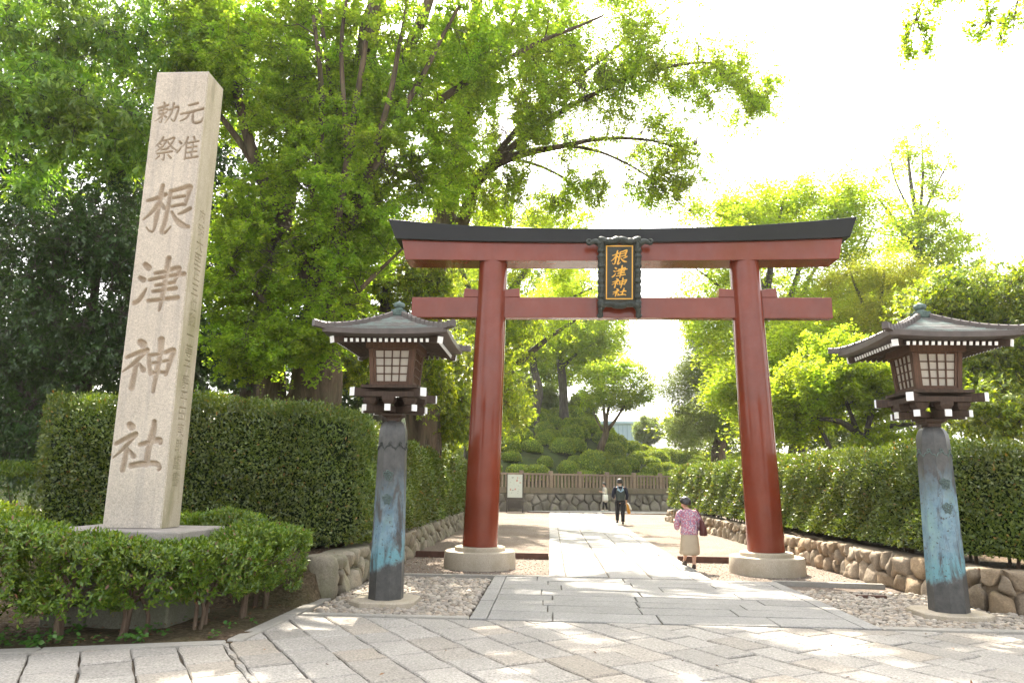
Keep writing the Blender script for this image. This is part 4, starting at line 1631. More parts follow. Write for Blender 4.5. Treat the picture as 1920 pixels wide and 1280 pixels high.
# ------------------------------------------------------------------ map board by the fence
sb = at(965, 957, 39.0)
sg_ = thing("map_board", "white map board on a dark frame standing before the boulder wall", "sign", (sb[0], 39.0, 0))
mb = MB()
mb.box(-0.40, 0.40, -0.02, 0.0, 0.78, 1.98)
pan = mb.build("map_panel", MAT["board"], sg_)
mb = MB()
for x in (-0.43, 0.43):
    mb.box(x - 0.03, x + 0.03, -0.04, 0.04, 0, 2.06)
mb.box(-0.40, 0.40, -0.03, 0.03, 0.66, 0.775)
mb.build("frame", MAT["steel_brown"], sg_)
mb = MB()
mb.box(-0.385, 0.385, -0.012, 0.012, 0.20, 0.655)
mb.build("lower_panel", MAT["steel_brown"], sg_)
r3 = random.Random(5)
for mat, nm, n in ((MAT["board_red"], "map_area", 5), (MAT["board_grey"], "map_line", 14)):
    for i in range(n):
        mb = MB()
        x, z = r3.uniform(-0.28, 0.25), r3.uniform(0.95, 1.85)
        w, h = (r3.uniform(0.05, 0.12), r3.uniform(0.05, 0.12)) if nm == "map_area" else (r3.uniform(0.01, 0.10), r3.uniform(0.01, 0.05))
        yy = -0.0215 - 0.0004 * i - (0.004 if nm == "map_line" else 0)
        mb.add([(x, yy, z), (x + w, yy, z), (x + w * 0.9, yy, z + h), (x + w * 0.1, yy, z + h * 0.8)], [(0, 1, 2, 3)])
        mb.build(nm, mat, pan)

# ------------------------------------------------------------------ clipped hedges
def cross(w, h, r, n_arc=5):
    """rounded open section from lower right over the top to lower left: (offset, height, normal)"""
    p = [(w, 0.0, 1, 0.0)]
    for k in range(n_arc + 1):
        a = k / n_arc * math.pi / 2
        p.append((w - r + r * math.cos(a), h - r + r * math.sin(a), math.cos(a), math.sin(a)))
    for k in range(n_arc + 1):
        a = math.pi / 2 + k / n_arc * math.pi / 2
        p.append((-w + r + r * math.cos(a), h - r + r * math.sin(a), math.cos(a), math.sin(a)))
    p.append((-w, 0.0, -1, 0.0))
    return np.array(p)


def hedge(name, label, line, w, z0, ztop, dens, mat, L=0.055, W=0.026, r=0.28, seed=3, far=None, dim_side=-1, stems=True, group=None):
    """clipped hedge along line; ztop(s) gives its height; dens leaves per m2 near, thinner with distance"""
    rng = np.random.default_rng(seed)
    ln = catmull(np.array(line, float), 0.1)
    sg = np.linalg.norm(np.diff(ln, axis=0), axis=1)
    S_ = np.concatenate([[0], np.cumsum(sg)])
    T = S_[-1]
    tg = np.gradient(ln, axis=0)
    tg = unit(tg)
    root = thing(name, label, "hedge", (ln[0][0], ln[0][1], 0), 0, group)
    o0 = np.array([ln[0][0], ln[0][1], 0])

    def surf(s, q, inset=0.0):
        """s along, q 0..1 round the section; also rounded ends"""
        x, y = np.interp(s, S_, ln[:, 0]), np.interp(s, S_, ln[:, 1])
        tx, ty = np.interp(s, S_, tg[:, 0]), np.interp(s, S_, tg[:, 1])
        l = np.hypot(tx, ty)
        tx, ty = tx / l, ty / l
        nx, ny = ty, -tx
        h = ztop(s) - z0
        e = np.minimum(s, T - s)
        endk = np.sqrt(np.clip(1 - np.clip(1 - e / 0.5, 0, 1) ** 2, 0.0, 1))
        ww = w * (0.35 + 0.65 * endk)
        hh = h * (0.90 + 0.10 * endk)
        sec = cross(1, 1, 0.3)
        # section is scaled: r given in metres on both axes
        per = np.concatenate([[0], np.cumsum(np.hypot(np.diff(sec[:, 0]) * w, np.diff(sec[:, 1]) * h.mean() if hasattr(h, "mean") else h))])
        per /= per[-1]
        off = np.interp(q, per, sec[:, 0]) * (ww - inset)
        zz = z0 + np.interp(q, per, sec[:, 1]) * (hh - inset)
        na, nb = np.interp(q, per, sec[:, 2]), np.interp(q, per, sec[:, 3])
        P = np.stack([x + nx * off, y + ny * off, zz], -1)
        N = np.stack([nx * na, ny * na, nb], -1)
        return P, unit(N)

    per_m = 2 * (float(np.mean(ztop(np.array([0.0, T / 2, T])))) - z0) + 2 * w
    n = int(T * per_m * dens * 3)
    s = rng.uniform(0, T, n)
    q = rng.uniform(0, 1, n)
    P, N = surf(s, q)
    P2, _ = surf(np.clip(s + 0.03, 0, T), q)          # bends have more outside than inside
    acc = rng.uniform(size=n) < np.clip(np.linalg.norm(P2 - P, axis=1) / 0.03 / 3, 0.05, 1)
    s, q, P, N = s[acc], q[acc], P[acc], N[acc]
    n = len(s)
    dist = np.hypot(P[:, 0], P[:, 1])
    if far:
        keep = rng.uniform(size=n) < np.clip((far / dist) ** 1.6, 0.12, 1)
    else:
        keep = np.ones(n, bool)
    sideq = q > 0.62 if dim_side > 0 else q < 0.38
    if dim_side:
        keep &= ~(sideq & (rng.uniform(size=n) < 0.75))
    P, N, dist = P[keep], N[keep], dist[keep]
    n = len(P)
    wave = 0.07 * np.sin(P[:, 0] * 2.3 + P[:, 2] * 3.1 + np.sin(P[:, 1] * 1.9)) + 0.035 * np.sin(P[:, 1] * 5.3 + P[:, 2] * 6.7 + P[:, 0] * 4.1)
    depth = rng.uniform(0, 1, n) ** 1.6 * 0.20
    P = P + N * (wave - depth + rng.exponential(0.02, n))[:, None]
    stray = rng.uniform(size=n) < 0.012                # shoots the shears have missed
    P = P + (N * rng.uniform(0.03, 0.13, n)[:, None]) * stray[:, None]
    D = unit(N * 0.75 + rand_unit(n, rng) * 0.9 + np.array([0, 0, 0.25]))
    U = unit(N + rand_unit(n, rng) * 0.6 + np.array([0, 0, 0.3]))
    sc = rng.uniform(0.7, 1.25, n) * (np.clip(dist / far, 1, 2.4) if far else 1.0)
    leaves_object("foliage", P - o0, D, U, L * sc, W * sc, mat, root, 0.5, 0.18)
    # twiggy inside
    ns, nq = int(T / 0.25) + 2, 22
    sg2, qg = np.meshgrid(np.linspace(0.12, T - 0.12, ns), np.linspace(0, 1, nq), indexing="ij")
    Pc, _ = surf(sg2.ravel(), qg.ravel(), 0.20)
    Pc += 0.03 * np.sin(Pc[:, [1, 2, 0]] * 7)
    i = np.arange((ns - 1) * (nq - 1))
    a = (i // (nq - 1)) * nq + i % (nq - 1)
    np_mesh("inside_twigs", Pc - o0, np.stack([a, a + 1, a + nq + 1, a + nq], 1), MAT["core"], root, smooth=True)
    if stems:
        mb = MB()
        rr_ = random.Random(seed)
        s_ = 0.2
        while s_ < T - 0.2:
            P1, _ = surf(np.array([s_]), np.array([0.5]))
            for off in (-0.35, 0.35):
                x, y = P1[0][0] + rr_.uniform(-.15, .15) - o0[0], P1[0][1] + rr_.uniform(-.15, .15) - o0[1] + off * 0.6
                zb = 0.40
                mb.tube([(x, y, zb), (x + rr_.uniform(-.05, .05), y, (zb + z0) / 2 + 0.1), (x + rr_.uniform(-.15, .15), y + rr_.uniform(-.1, .1), z0 + 0.55)], [0.028, 0.024, 0.015], 5)
            s_ += rr_.uniform(0.3, 0.6)
        mb.build("stems", MAT["twig"], root)
    return root


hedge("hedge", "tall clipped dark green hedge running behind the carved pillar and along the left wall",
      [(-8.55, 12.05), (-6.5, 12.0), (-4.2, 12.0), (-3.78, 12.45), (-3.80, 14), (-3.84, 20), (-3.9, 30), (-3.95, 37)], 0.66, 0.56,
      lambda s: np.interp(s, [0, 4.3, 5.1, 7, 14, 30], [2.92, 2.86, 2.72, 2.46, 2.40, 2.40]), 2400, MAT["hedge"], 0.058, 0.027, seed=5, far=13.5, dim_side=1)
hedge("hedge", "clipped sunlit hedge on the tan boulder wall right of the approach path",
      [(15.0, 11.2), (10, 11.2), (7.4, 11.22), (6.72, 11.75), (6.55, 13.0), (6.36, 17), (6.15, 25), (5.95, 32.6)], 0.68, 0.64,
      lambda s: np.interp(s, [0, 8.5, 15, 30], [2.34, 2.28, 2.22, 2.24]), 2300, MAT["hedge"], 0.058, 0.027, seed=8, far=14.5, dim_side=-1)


# ------------------------------------------------------------------ low shrubs with bare stems round the pillar
def shrub(label, x, y, rx, ry, z0, z1, n, seed, mat="shrub"):
    rng = np.random.default_rng(seed)
    rr_ = random.Random(seed)
    root = thing("shrub", label, "shrub", (x, y, 0), 0, "low clipped shrubs round the pillar")
    # clumps over a flat-topped dome
    n = int(n * 2.0)
    nc = max(30, int(n / 16))
    a = rng.uniform(0, 2 * math.pi, nc)
    t = rng.uniform(0, 1, nc)
    rr2 = np.sqrt(t) * 0.9
    top = rng.uniform(size=nc) < 0.55
    hz = np.where(top, 0.86 + 0.14 * (1 - rr2 ** 2.5), rng.uniform(0.0, 0.92, nc))
    rr2 = np.where(top, rr2, 0.72 + 0.28 * np.sqrt(np.clip(hz * 1.4, 0, 1)))
    rr2 = rr2 * (1 + 0.10 * np.sin(a * 3 + seed))
    C = np.stack([rr2 * rx * np.cos(a), rr2 * ry * np.sin(a), z0 + (z1 - z0) * hz * (1 + 0.05 * np.sin(a * 2 + seed))], -1)
    N = unit(np.stack([np.cos(a) * rr2 * 0.7, np.sin(a) * rr2 * 0.7, np.where(top, 1.1, 0.25 + 0.5 * hz)], -1))
    k = 16
    idx = np.repeat(np.arange(nc), k)
    m = len(idx)
    ax = unit(N[idx] + rand_unit(m, rng) * 0.12)
    along = rng.uniform(-0.10, 0.03, m)
    P = C[idx] + N[idx] * along[:, None] + rand_unit(m, rng) * 0.022
    D = unit(N[idx] * 0.65 + rand_unit(m, rng) * 0.95)
    U = unit(N[idx] + np.array([0, 0, 0.4]) - D * 0.3 + rand_unit(m, rng) * 0.2)
    L = rng.uniform(0.038, 0.068, m)
    leaves_object("foliage", P, D, U, L, L * 0.40, MAT[mat], root, 0.55, 0.2)
    mb = MB()
    for s in range(rr_.choice((2, 3, 3, 4))):
        bx, by = rr_.uniform(-.22, .22) * rx / 0.5, rr_.uniform(-.25, .1)
        fx, fy = bx + rr_.uniform(-.1, .1), by + rr_.uniform(-.08, .08)
        zf = z0 + rr_.uniform(-0.02, 0.14)
        r0 = rr_.uniform(0.018, 0.030)
        c_ = catmull([(bx, by, -0.05), (bx + rr_.uniform(-.04, .04), by, zf * 0.5), (fx, fy, zf)], 0.06)
        mb.tube(c_, np.linspace(r0 * 1.3, r0 * 0.85, len(c_)), 7)
        for b in range(rr_.choice((3, 4, 5))):
            an = rr_.uniform(0, 6.28)
            e = (fx + math.cos(an) * rx * rr_.uniform(0.4, 0.85), fy + math.sin(an) * ry * rr_.uniform(0.4, 0.85), zf + (z1 - zf) * rr_.uniform(0.35, 0.9))
            mid = (fx * 0.6 + e[0] * 0.4 + rr_.uniform(-.05, .05), fy * 0.6 + e[1] * 0.4, zf + (e[2] - zf) * 0.55)
            c_ = catmull([(fx, fy, zf - 0.03), mid, e], 0.07)
            mb.tube(c_, np.linspace(r0 * 0.62, 0.004, len(c_)), 5)
    mb.build("stems", MAT["twig"], root, smooth=True)
    return root


_sh = [
    ("low shrub at the far left of the bed with yellow-green young leaves", -7.35, 6.75, 0.85, 0.62, 0.16, 1.30, 6200),
    ("shrub with bright young tips nearest the left kerb end", -6.35, 6.95, 0.82, 0.60, 0.18, 1.28, 6600),
    ("low shrub left of the pillar base with a twin stem by the kerb", -5.55, 7.22, 0.72, 0.56, 0.24, 1.12, 6400),
    ("low shrub in front of the pillar base above dark weeds", -4.88, 7.50, 0.66, 0.52, 0.27, 0.97, 5800),
    ("low shrub with a forked bare stem below the pillar's front corner", -4.25, 7.76, 0.60, 0.50, 0.33, 0.88, 5000),
    ("thin shrub showing bare stems right of the pillar base", -3.78, 8.24, 0.50, 0.54, 0.34, 0.88, 4200),
    ("dark low shrub beside the kerb between pillar base and mossy stone", -3.62, 8.80, 0.44, 0.52, 0.36, 1.00, 3800),
    ("dense low shrub spilling beside the upright mossy end stone", -3.60, 9.50, 0.46, 0.55, 0.24, 0.98, 4200),
    ("low shrub at the back right corner of the pillar base", -4.35, 9.75, 0.62, 0.42, 0.40, 1.14, 3600),
    ("low shrub between the pillar base and the tall hedge", -5.5, 9.95, 0.75, 0.45, 0.40, 1.12, 3200),
    ("back row shrub left of the pillar base with pale tips", -6.6, 7.95, 0.75, 0.50, 0.40, 1.24, 4200),
    ("back row shrub at the left edge of the photo", -7.8, 7.90, 0.8, 0.55, 0.40, 1.28, 3600),
    ("shrub left of the others beyond the photo edge", -8.6, 6.95, 0.8, 0.55, 0.30, 1.30, 3000),
    ("rounded dark bush beside the left end of the tall hedge", -9.75, 12.7, 0.95, 0.9, 0.30, 1.75, 4600),
]
for i, a in enumerate(_sh):
    shrub(*a, seed=40 + i, mat="shrub_young" if i in (0, 1, 10, 11, 12) else "shrub")

# weeds and fallen leaves along the bed
rng = np.random.default_rng(77)
n = 620
x = rng.uniform(-8.5, -3.3, n)
e = (x - KB[0]) * (KB[1] - KA[1]) / (KB[0] - KA[0]) + KB[1]
y = e + 0.10 + rng.exponential(0.28, n)
cl = np.sin(x * 3.1) + 0.6 * np.sin(x * 7.7 + 1)
k = (cl > -0.1) & (x < -4.1) | (rng.uniform(size=n) < 0.08)
x, y = x[k], y[k]
n = len(x)
m = 6
idx = np.repeat(np.arange(n), m)
P = np.stack([x[idx], y[idx], rng.uniform(0.02, 0.10, n * m)], -1) + rng.normal(size=(n * m, 3)) * [0.03, 0.03, 0.008]
D = unit(rng.normal(size=(n * m, 3)) * [1, 1, 0.35])
U = unit(rng.normal(size=(n * m, 3)) * 0.35 + [0, -0.2, 1])
L = rng.uniform(0.035, 0.07, n * m)
stuff(leaves_object("weeds", P, D, U, L, L * 0.85, MAT["weed"], None, 0.55, 0.1))
n = 900
x = np.concatenate([rng.uniform(-7, -3.25, 420), rng.uniform(-3.6, -3.1, 160), rng.uniform(-2.9, -0.2, 200), rng.uniform(-4, 5, 24), rng.uniform(5.8, 9, 96)])
y = np.concatenate([rng.uniform(6.3, 10.2, 420), rng.uniform(10.5, 16, 160), rng.uniform(12.9, 16.3, 200), rng.uniform(6.2, 9, 24), rng.uniform(10.6, 11.4, 96)])
z = np.where(y < 9.4, 0.035, 0.5)
z = np.where((x > -3.1) & (x < 5.5), np.where(y > 12, -0.035, 0.016), z)
z = np.where((x < -3.1) & (y >= 9.4) & (y < 10.5), left_bed(x, y) + 0.02, z)
z = np.where((x > 5.5), 0.52, z)
e = (x - KB[0]) * (KB[1] - KA[1]) / (KB[0] - KA[0]) + KB[1]
k = (y > e + 0.1) | (x > -3.1)
P = np.stack([x, y, z], -1)[k]
n = len(P)
D = unit(rng.normal(size=(n, 3)) * [1, 1, 0.15])
U = unit(rng.normal(size=(n, 3)) * 0.25 + [0, 0, 1])
stuff(leaves_object("leaf_litter", P, D, U, rng.uniform(0.03, 0.065, n), rng.uniform(0.018, 0.032, n), MAT["litter"], None, 0.5, 0.3))


# ------------------------------------------------------------------ hillside with clipped azaleas
def sm(a, b, t):
    t = np.clip((t - a) / (b - a), 0, 1)
    return t * t * (3 - 2 * t)


def hill_z(x, y):
    x, y = np.asarray(x, float), np.asarray(y, float)
    yb = np.interp(x, [-40, -9, -2.9, 2.2, 7.2, 12.5, 60], [37.4, 37.8, 41.0, 43.6, 46.0, 48.0, 52])
    d = np.clip(y - yb, 0, None)
    sl = 0.7 - 0.5 * sm(0.0, 14.0, x)
    top = 8.0 - 4.2 * sm(2, 7, x)
    z = 0.85 + top * (1 - np.exp(-d * sl / top))
    return np.where(d > 0.01, z, np.where(y > yb - 0.4, 0.0, -0.2))


bed("hillside", lambda X, Y: hill_z(X, Y) + bumpy(X, Y, 0.7, 0.08) * (hill_z(X, Y) > 0.5), -45, 60, 36, 170, 150, 190, MAT["hill"])


def mound_proto(seed, hgt, n=1500):
    rng = np.random.default_rng(seed)
    u = rand_unit(n * 2, rng)
    u = u[u[:, 2] > -0.25][:n]
    p = np.stack([np.sign(u[:, i]) * np.abs(u[:, i]) ** 0.85 for i in range(3)], -1)
    bumps = 1 + 0.05 * np.sin(u[:, 0] * 5 + seed) * np.cos(u[:, 1] * 6) + 0.03 * np.sin(u[:, 2] * 9 + seed * 2)
    P = p * bumps[:, None] * [1, 1, hgt]
    N = unit(u / [1, 1, hgt])
    P = P - N * rng.uniform(0, 0.07, len(P))[:, None]
    D = unit(N * 0.7 + rand_unit(len(P), rng))
    U = unit(N + rand_unit(len(P), rng) * 0.9)
    L = rng.uniform(0.10, 0.18, len(P))
    lv, lf = leaf_quads(P, D, U, L, L * 0.55, 0.5, 0.15)
    bv, bf = icos(4)
    b = bv.copy()
    b = np.sign(b) * np.abs(b) ** 0.85
    b *= (0.95 + 0.04 * np.sin(bv[:, 0] * 5 + seed) * np.cos(bv[:, 1] * 6))[:, None]
    b = b * [1, 1, hgt]
    b[:, 2] = np.maximum(b[:, 2], -0.25)
    bq = np.concatenate([bf, bf[:, 2:3]], 1)
    me_f = np.vstack([bf + 0])
    # two meshes in one object: quads for leaves, triangles as degenerate-free fan are kept apart by material
    V = np.vstack([b, lv])
    F = np.vstack([np.column_stack([lf[:, 0], lf[:, 1], lf[:, 2]]), np.column_stack([lf[:, 0], lf[:, 2], lf[:, 3]])]) + len(b)
    F = np.vstack([bf, F])
    mi = np.concatenate([np.ones(len(bf), int), np.zeros(len(F) - len(bf), int)])
    return V, F, mi


MAT["mound"] = plain("azalea_mass", (0.10, 0.145, 0.022), 0.9, 0.1, 0.5, 14, 0.9)
_protos = []
for i, hh in enumerate((0.85, 0.98, 1.1, 1.25, 0.78)):
    V, F, mi = mound_proto(60 + i, hh)
    o = np_mesh("azalea_mound", V, F, [MAT["azalea"], MAT["mound"]], None, True, mi)
    _protos.append(o)
used = set()


def mound(x, y, r, k, label, group, zoff=-0.05, squash=1.0):
    if k not in used:
        o = _protos[k]
        used.add(k)
    else:
        o = _protos[k].copy()
        link(o)
    o.location = (x, y, float(hill_z(x, y)) + zoff + r * 0.12)
    o.scale = (r, r, r * squash)
    o.rotation_euler = (0, 0, random.uniform(0, 6.28))
    tag(o, label, "azalea", group)
    return o


placed = []


def by_px(u, v, Y, w_px, k, label, group=None, squash=1.0):
    p = at(u, v, Y)
    r = w_px / 1340 * Y / 2
    placed.append((p[0], Y, r))
    return mound(p[0], Y, r, k, label, group, 0, squash)


by_px(1112, 868, 46.3, 57, 3, "biggest dome-shaped clipped azalea right behind the stone fence")
by_px(1162, 878, 47.2, 40, 2, "upright oval azalea next to the biggest dome behind the fence", squash=1.15)
by_px(1137, 880, 46.4, 26, 2, "narrow azalea squeezed between the biggest dome and the upright oval one", squash=1.3)
by_px(1070, 825, 50.5, 48, 1, "broad dark azalea mound under the middle of the slope")
by_px(972, 880, 43.0, 46, 1, "rounded azalea mound above the map board")
by_px(1022, 858, 45.2, 28, 2, "small round azalea ball half way along the fence")
GRP = "clipped azalea mounds covering the hillside"
LAB_L = "clipped round azalea mound in the shaded left half of the hillside"
LAB_R = "pale sunlit azalea mound on the right half of the hillside"
LAB_F = "small azalea mound just behind the stone fence"
cnt = 0
rr_ = random.Random(31)
for it in range(40000):
    if cnt >= 285:
        break
    x = rr_.uniform(-6, 24)
    yb = float(np.interp(x, [-9, -2.9, 2.2, 7.2, 12.5, 60], [38.0, 41.6, 44.2, 46.6, 48.6, 52]))
    d = rr_.uniform(0, 1) ** 1.9 * 45
    y = yb + 0.9 + d
    if abs(x / y - 0.06) > 0.30:
        continue
    r = rr_.uniform(0.55, 0.98) * (0.85 + d * 0.012)
    if any((x - a) ** 2 + (y - b) ** 2 < (0.74 * (r + c)) ** 2 for a, b, c in placed):
        continue
    placed.append((x, y, r))
    lab = LAB_F if d < 2.0 else (LAB_L if x < 3.2 + (y - 44) * 0.05 else LAB_R)
    mound(x, y, r, rr_.choice((0, 1, 1, 2, 2, 4)), lab, GRP)
    cnt += 1

# ------------------------------------------------------------------ trees
def spikes(A, B, r):
    """thin three-sided twigs from A to B as arrays"""
    n = len(A)
    d = unit(B - A)
    s = unit(np.cross(d, np.array([0.3, 0.5, 0.81])))
    u = np.cross(d, s)
    V = np.empty((n, 4, 3))
    for k in range(3):
        a = k * 2.094
        V[:, k] = A + (s * math.cos(a) + u * math.sin(a)) * np.asarray(r).reshape(-1, 1)
    V[:, 3] = B
    b = (np.arange(n) * 4)[:, None]
    F = np.concatenate([b + [0, 1, 3], b + [1, 2, 3], b + [2, 0, 3]])
    return V.reshape(-1, 3), F


_wr = np.random.default_rng(5)
_wk = [(math.cos(a) * 2 * math.pi / w, math.sin(a) * 2 * math.pi / w * 1.5, p, w ** 0.35) for a, w, p in
       zip(_wr.uniform(0, 6.28, 12), np.geomspace(0.55, 4.0, 12), _wr.uniform(0, 6.28, 12))]


def light_gap(P):
    """True where a leaf is cut from the crown to let a wanted sun dapple reach the ground"""
    el, az = rad(52), rad(-7)
    k = P[:, 2] / math.tan(el)
    gx, gy = P[:, 0] - math.sin(az) * k, P[:, 1] - math.cos(az) * k
    f = sum(a * np.sin(kx * gx + ky * gy + p) for kx, ky, p, a in _wk)
    f = f / math.sqrt(sum(a * a for *_, a in _wk) / 2)
    thr = np.interp(gy, [4, 8.6, 9.6, 13, 16, 22, 40], [0.75, 0.62, 0.15, -0.05, -0.3, -0.1, 0.3])
    thr = np.where(gx < -3.2, 0.9, thr)
    return f > thr  # these leaves are left out to shape the sun dapples on the ground


def tree(name, label, base, limbs, blobs, leaf, bark_mat, seed=1, clump=1.0, k_twigs=5, twig=0.55, spurs=5, per=6, L=0.075, ratio=1.0,
         wpos=0.7, sig=0.05, droop=0.15, mode="spur", chain_r=0.028, gaps=0.0, gscale=0.6, group=None, cat="tree", twigs=True, maxchain=4.0, up=0.3, bark_n=10, sunny=False):
    """limbs: lists of (point xyz, radius); blobs: (centre xyz, radii xyz, number of sprays)"""
    rng = np.random.default_rng(seed)
    random.seed(seed)
    base = np.array(base, float)
    root = thing(name, label, cat, tuple(base), 0, group)
    mb = MB()
    nodes, nrad, ntan = [], [], []
    for lm in limbs:
        q = np.array([[*p, r] for p, r in lm], float)
        c = catmull(q, 0.25 if bark_n > 8 else 0.5)
        # a natural wander
        w = np.stack([np.sin(np.arange(len(c)) * 0.7 + seed + i * 2) * 0.04 for i in range(3)], 1)
        c[1:-1, :3] += w[1:-1] * np.clip(c[1:-1, 3:4] * 3, 0.2, 1.2)
        mb.tube(c[:, :3] - base, c[:, 3], bark_n if q[0, 3] > 0.1 else 7, jitter=0.05 if q[0, 3] > 0.2 else 0.0)
        nodes.append(c[:, :3])
        nrad.append(c[:, 3])
        ntan.append(unit(np.gradient(c[:, :3], axis=0)))
    N, R, T = np.vstack(nodes), np.concatenate(nrad), np.vstack(ntan)
    # sprays
    P = []
    for c, r, n in blobs:
        u = rand_unit(int(n * 1.0), rng) * (rng.uniform(0, 1, int(n)) ** 0.42)[:, None]
        p = np.array(c) + u * np.array(r)
        P.append(p)
    P = np.vstack(P)
    if gaps:
        v = np.array([mnoise.noise(Vector(p * gscale) + Vector((seed * 3.1, 0, 0))) for p in P])
        P = P[v > np.quantile(v, gaps)]
    P = P[P[:, 2] > 0.9]
    dmin = np.array([((N - p) ** 2).sum(1).min() for p in P])
    P = P[np.argsort(dmin)]
    tips, dirs = [], []
    cap_n = len(N) + len(P) * 8
    NN = np.empty((cap_n, 3)); RR = np.empty(cap_n); TT = np.empty((cap_n, 3))
    m = len(N)
    NN[:m], RR[:m], TT[:m] = N, R, T
    for p in P:
        d = NN[:m] - p
        dz = d[:, 2]
        cost = np.sqrt((d ** 2).sum(1)) + up * np.clip(dz, 0, None) + np.where(RR[:m] < 0.008, 0.5, 0.0)
        j = int(np.argmin(cost))
        a, t, r = NN[j].copy(), TT[j].copy(), RR[j]
        ln = np.linalg.norm(p - a)
        if ln < 0.12:
            tips.append(p); dirs.append(unit(p - a))
            continue
        r0 = min(r * 0.62, chain_r * (0.45 + 0.35 * ln))
        r0 = max(r0, 0.006)
        ctrl = a + unit(t + unit(p - a)) * ln * 0.5 + np.array([0, 0, droop * ln * 0.5]) + rng.normal(size=3) * 0.06 * ln
        ns = int(np.clip(ln / 0.35, 2, 7))
        tt = np.linspace(0, 1, ns + 1)[:, None]
        c = (1 - tt) ** 2 * a + 2 * tt * (1 - tt) * ctrl + tt ** 2 * p
        rr = np.linspace(r0, max(0.004, r0 * 0.3), ns + 1)
        mb.tube(c - base, rr, 5 if r0 > 0.02 else 4, cap=False)
        tg = unit(np.gradient(c, axis=0))
        NN[m:m + ns], RR[m:m + ns], TT[m:m + ns] = c[1:], rr[1:], tg[1:]
        m += ns
        tips.append(p); dirs.append(tg[-1])
    tips, dirs = np.array(tips), np.array(dirs)
    nt = len(tips)
    idx = np.repeat(np.arange(nt), k_twigs)
    n = len(idx)
    td = unit(dirs[idx] * 0.55 + rand_unit(n, rng) * ([0.95, 0.95, 0.6] if mode == "spur" else [0.95, 0.95, 0.95]) + np.array([0, 0, -droop * 1.2]))
    tl = twig * rng.uniform(0.5, 1.35, n)
    A = tips[idx] - dirs[idx] * rng.uniform(0, 0.35, n)[:, None] * twig
    B = A + td * tl[:, None]
    mb.build("trunk", bark_mat, root, smooth=True)
    if twigs:
        if sunny:
            kp = ~light_gap((A + B) / 2) | (rng.uniform(size=len(A)) < 0.3)
        else:
            kp = np.ones(len(A), bool)
        tv, tf = spikes(A[kp] - base, B[kp] - base, np.full(int(kp.sum()), 0.007))
        np_mesh("twigs", tv, tf, bark_mat, root)
    if mode == "spur":
        i2 = np.repeat(np.arange(n), spurs)
        t = rng.uniform(0.08, 1.0, len(i2))
        spc = A[i2] + td[i2] * (tl[i2] * t)[:, None]
        i3 = np.repeat(np.arange(len(i2)), per)
        k = len(i3)
        o = rand_unit(k, rng)
        Pp = spc[i3] + o * sig * rng.uniform(0.2, 1.0, k)[:, None]
        D = unit(o * [0.9, 0.9, 0.5] + np.array([0, 0, -0.2]) + rand_unit(k, rng) * 0.45)
        U = unit(rand_unit(k, rng) * 0.7 + np.array([0, 0, 1.0]))
    elif mode == "whorl":
        i2 = np.repeat(np.arange(n), spurs)
        t = 1 - rng.uniform(0, 1, len(i2)) ** 2 * 0.8
        ax = td[i2]
        s = unit(np.cross(ax, rand_unit(len(i2), rng)))
        Pp = A[i2] + ax * (tl[i2] * t)[:, None]
        D = unit(ax * 0.55 + s * 0.9 + np.array([0, 0, -0.45]) * rng.uniform(0.3, 1.4, len(i2))[:, None])
        U = unit(ax * 0.6 + np.array([0, 0, 0.7]) + rand_unit(len(i2), rng) * 0.3)
        k = len(i2)
    else:              # layered sprays, flat plates of small leaves
        i2 = np.repeat(np.arange(n), spurs)
        t = rng.uniform(0.05, 1.0, len(i2))
        i3 = np.repeat(np.arange(len(i2)), per)
        k = len(i3)
        o = rng.normal(size=(k, 3)) * [1, 1, 0.35]
        Pp = (A[i2] + td[i2] * (tl[i2] * t)[:, None])[i3] + o * sig
        D = unit(o + rand_unit(k, rng) * 0.6 + np.array([0, 0, -0.2]))
        U = unit(np.array([0, 0, 1.0]) + rand_unit(k, rng) * 0.45)
    Ls = L * rng.uniform(0.65, 1.3, k)
    if sunny:
        kp = ~light_gap(Pp)
        Pp, D, U, Ls, k = Pp[kp], D[kp], U[kp], Ls[kp], int(kp.sum())
    leaves_object("crown", Pp - base, D, U, Ls, Ls * ratio, leaf, root, wpos, 0.18)
    return root, k


def pxl(Y, *pts):
    """limb from (u, v, radius[, dY]) sight lines at distance Y"""
    return [(tuple(at(p[0], p[1], Y + (p[3] if len(p) > 3 else 0))), p[2]) for p in pts]


def blob(u, v, Y, ru, rv, rY, n):
    c = at(u, v, Y)
    return c, (ru / 1340 * Y, rY, rv / 1340 * Y), n


LEAFCOUNT = {}


def T(key, *a, **k):
    root, n = tree(*a, **k)
    LEAFCOUNT[key] = n
    return root


# the two ginkgos on the left
b = at(575, 760, 16.5)
b[2] = 0.45
l1 = [((b[0] + 0.15, 16.5, 0.3), 0.80)] + pxl(16.5, (588, 740, 0.62), (598, 640, 0.50), (606, 520, 0.42), (622, 380, 0.36), (655, 230, 0.34), (690, 80, 0.27), (720, -80, 0.20), (745, -300, 0.10))
l2 = [((b[0] - 0.75, 16.2, 0.3), 0.45)] + pxl(16.2, (508, 740, 0.34), (503, 640, 0.27), (515, 480, 0.28), (545, 300, 0.24), (562, 120, 0.20), (572, -60, 0.15), (580, -240, 0.08))
l3 = pxl(16.4, (604, 560, 0.30), (640, 430, 0.22), (700, 270, 0.19), (760, 110, 0.16), (820, -40, 0.12), (880, -220, 0.06))
l4 = pxl(16.2, (598, 600, 0.26), (560, 480, 0.17, -0.3), (490, 330, 0.14, -0.6), (440, 160, 0.10, -0.8), (410, 0, 0.06, -0.8), (395, -140, 0.03, -0.8))
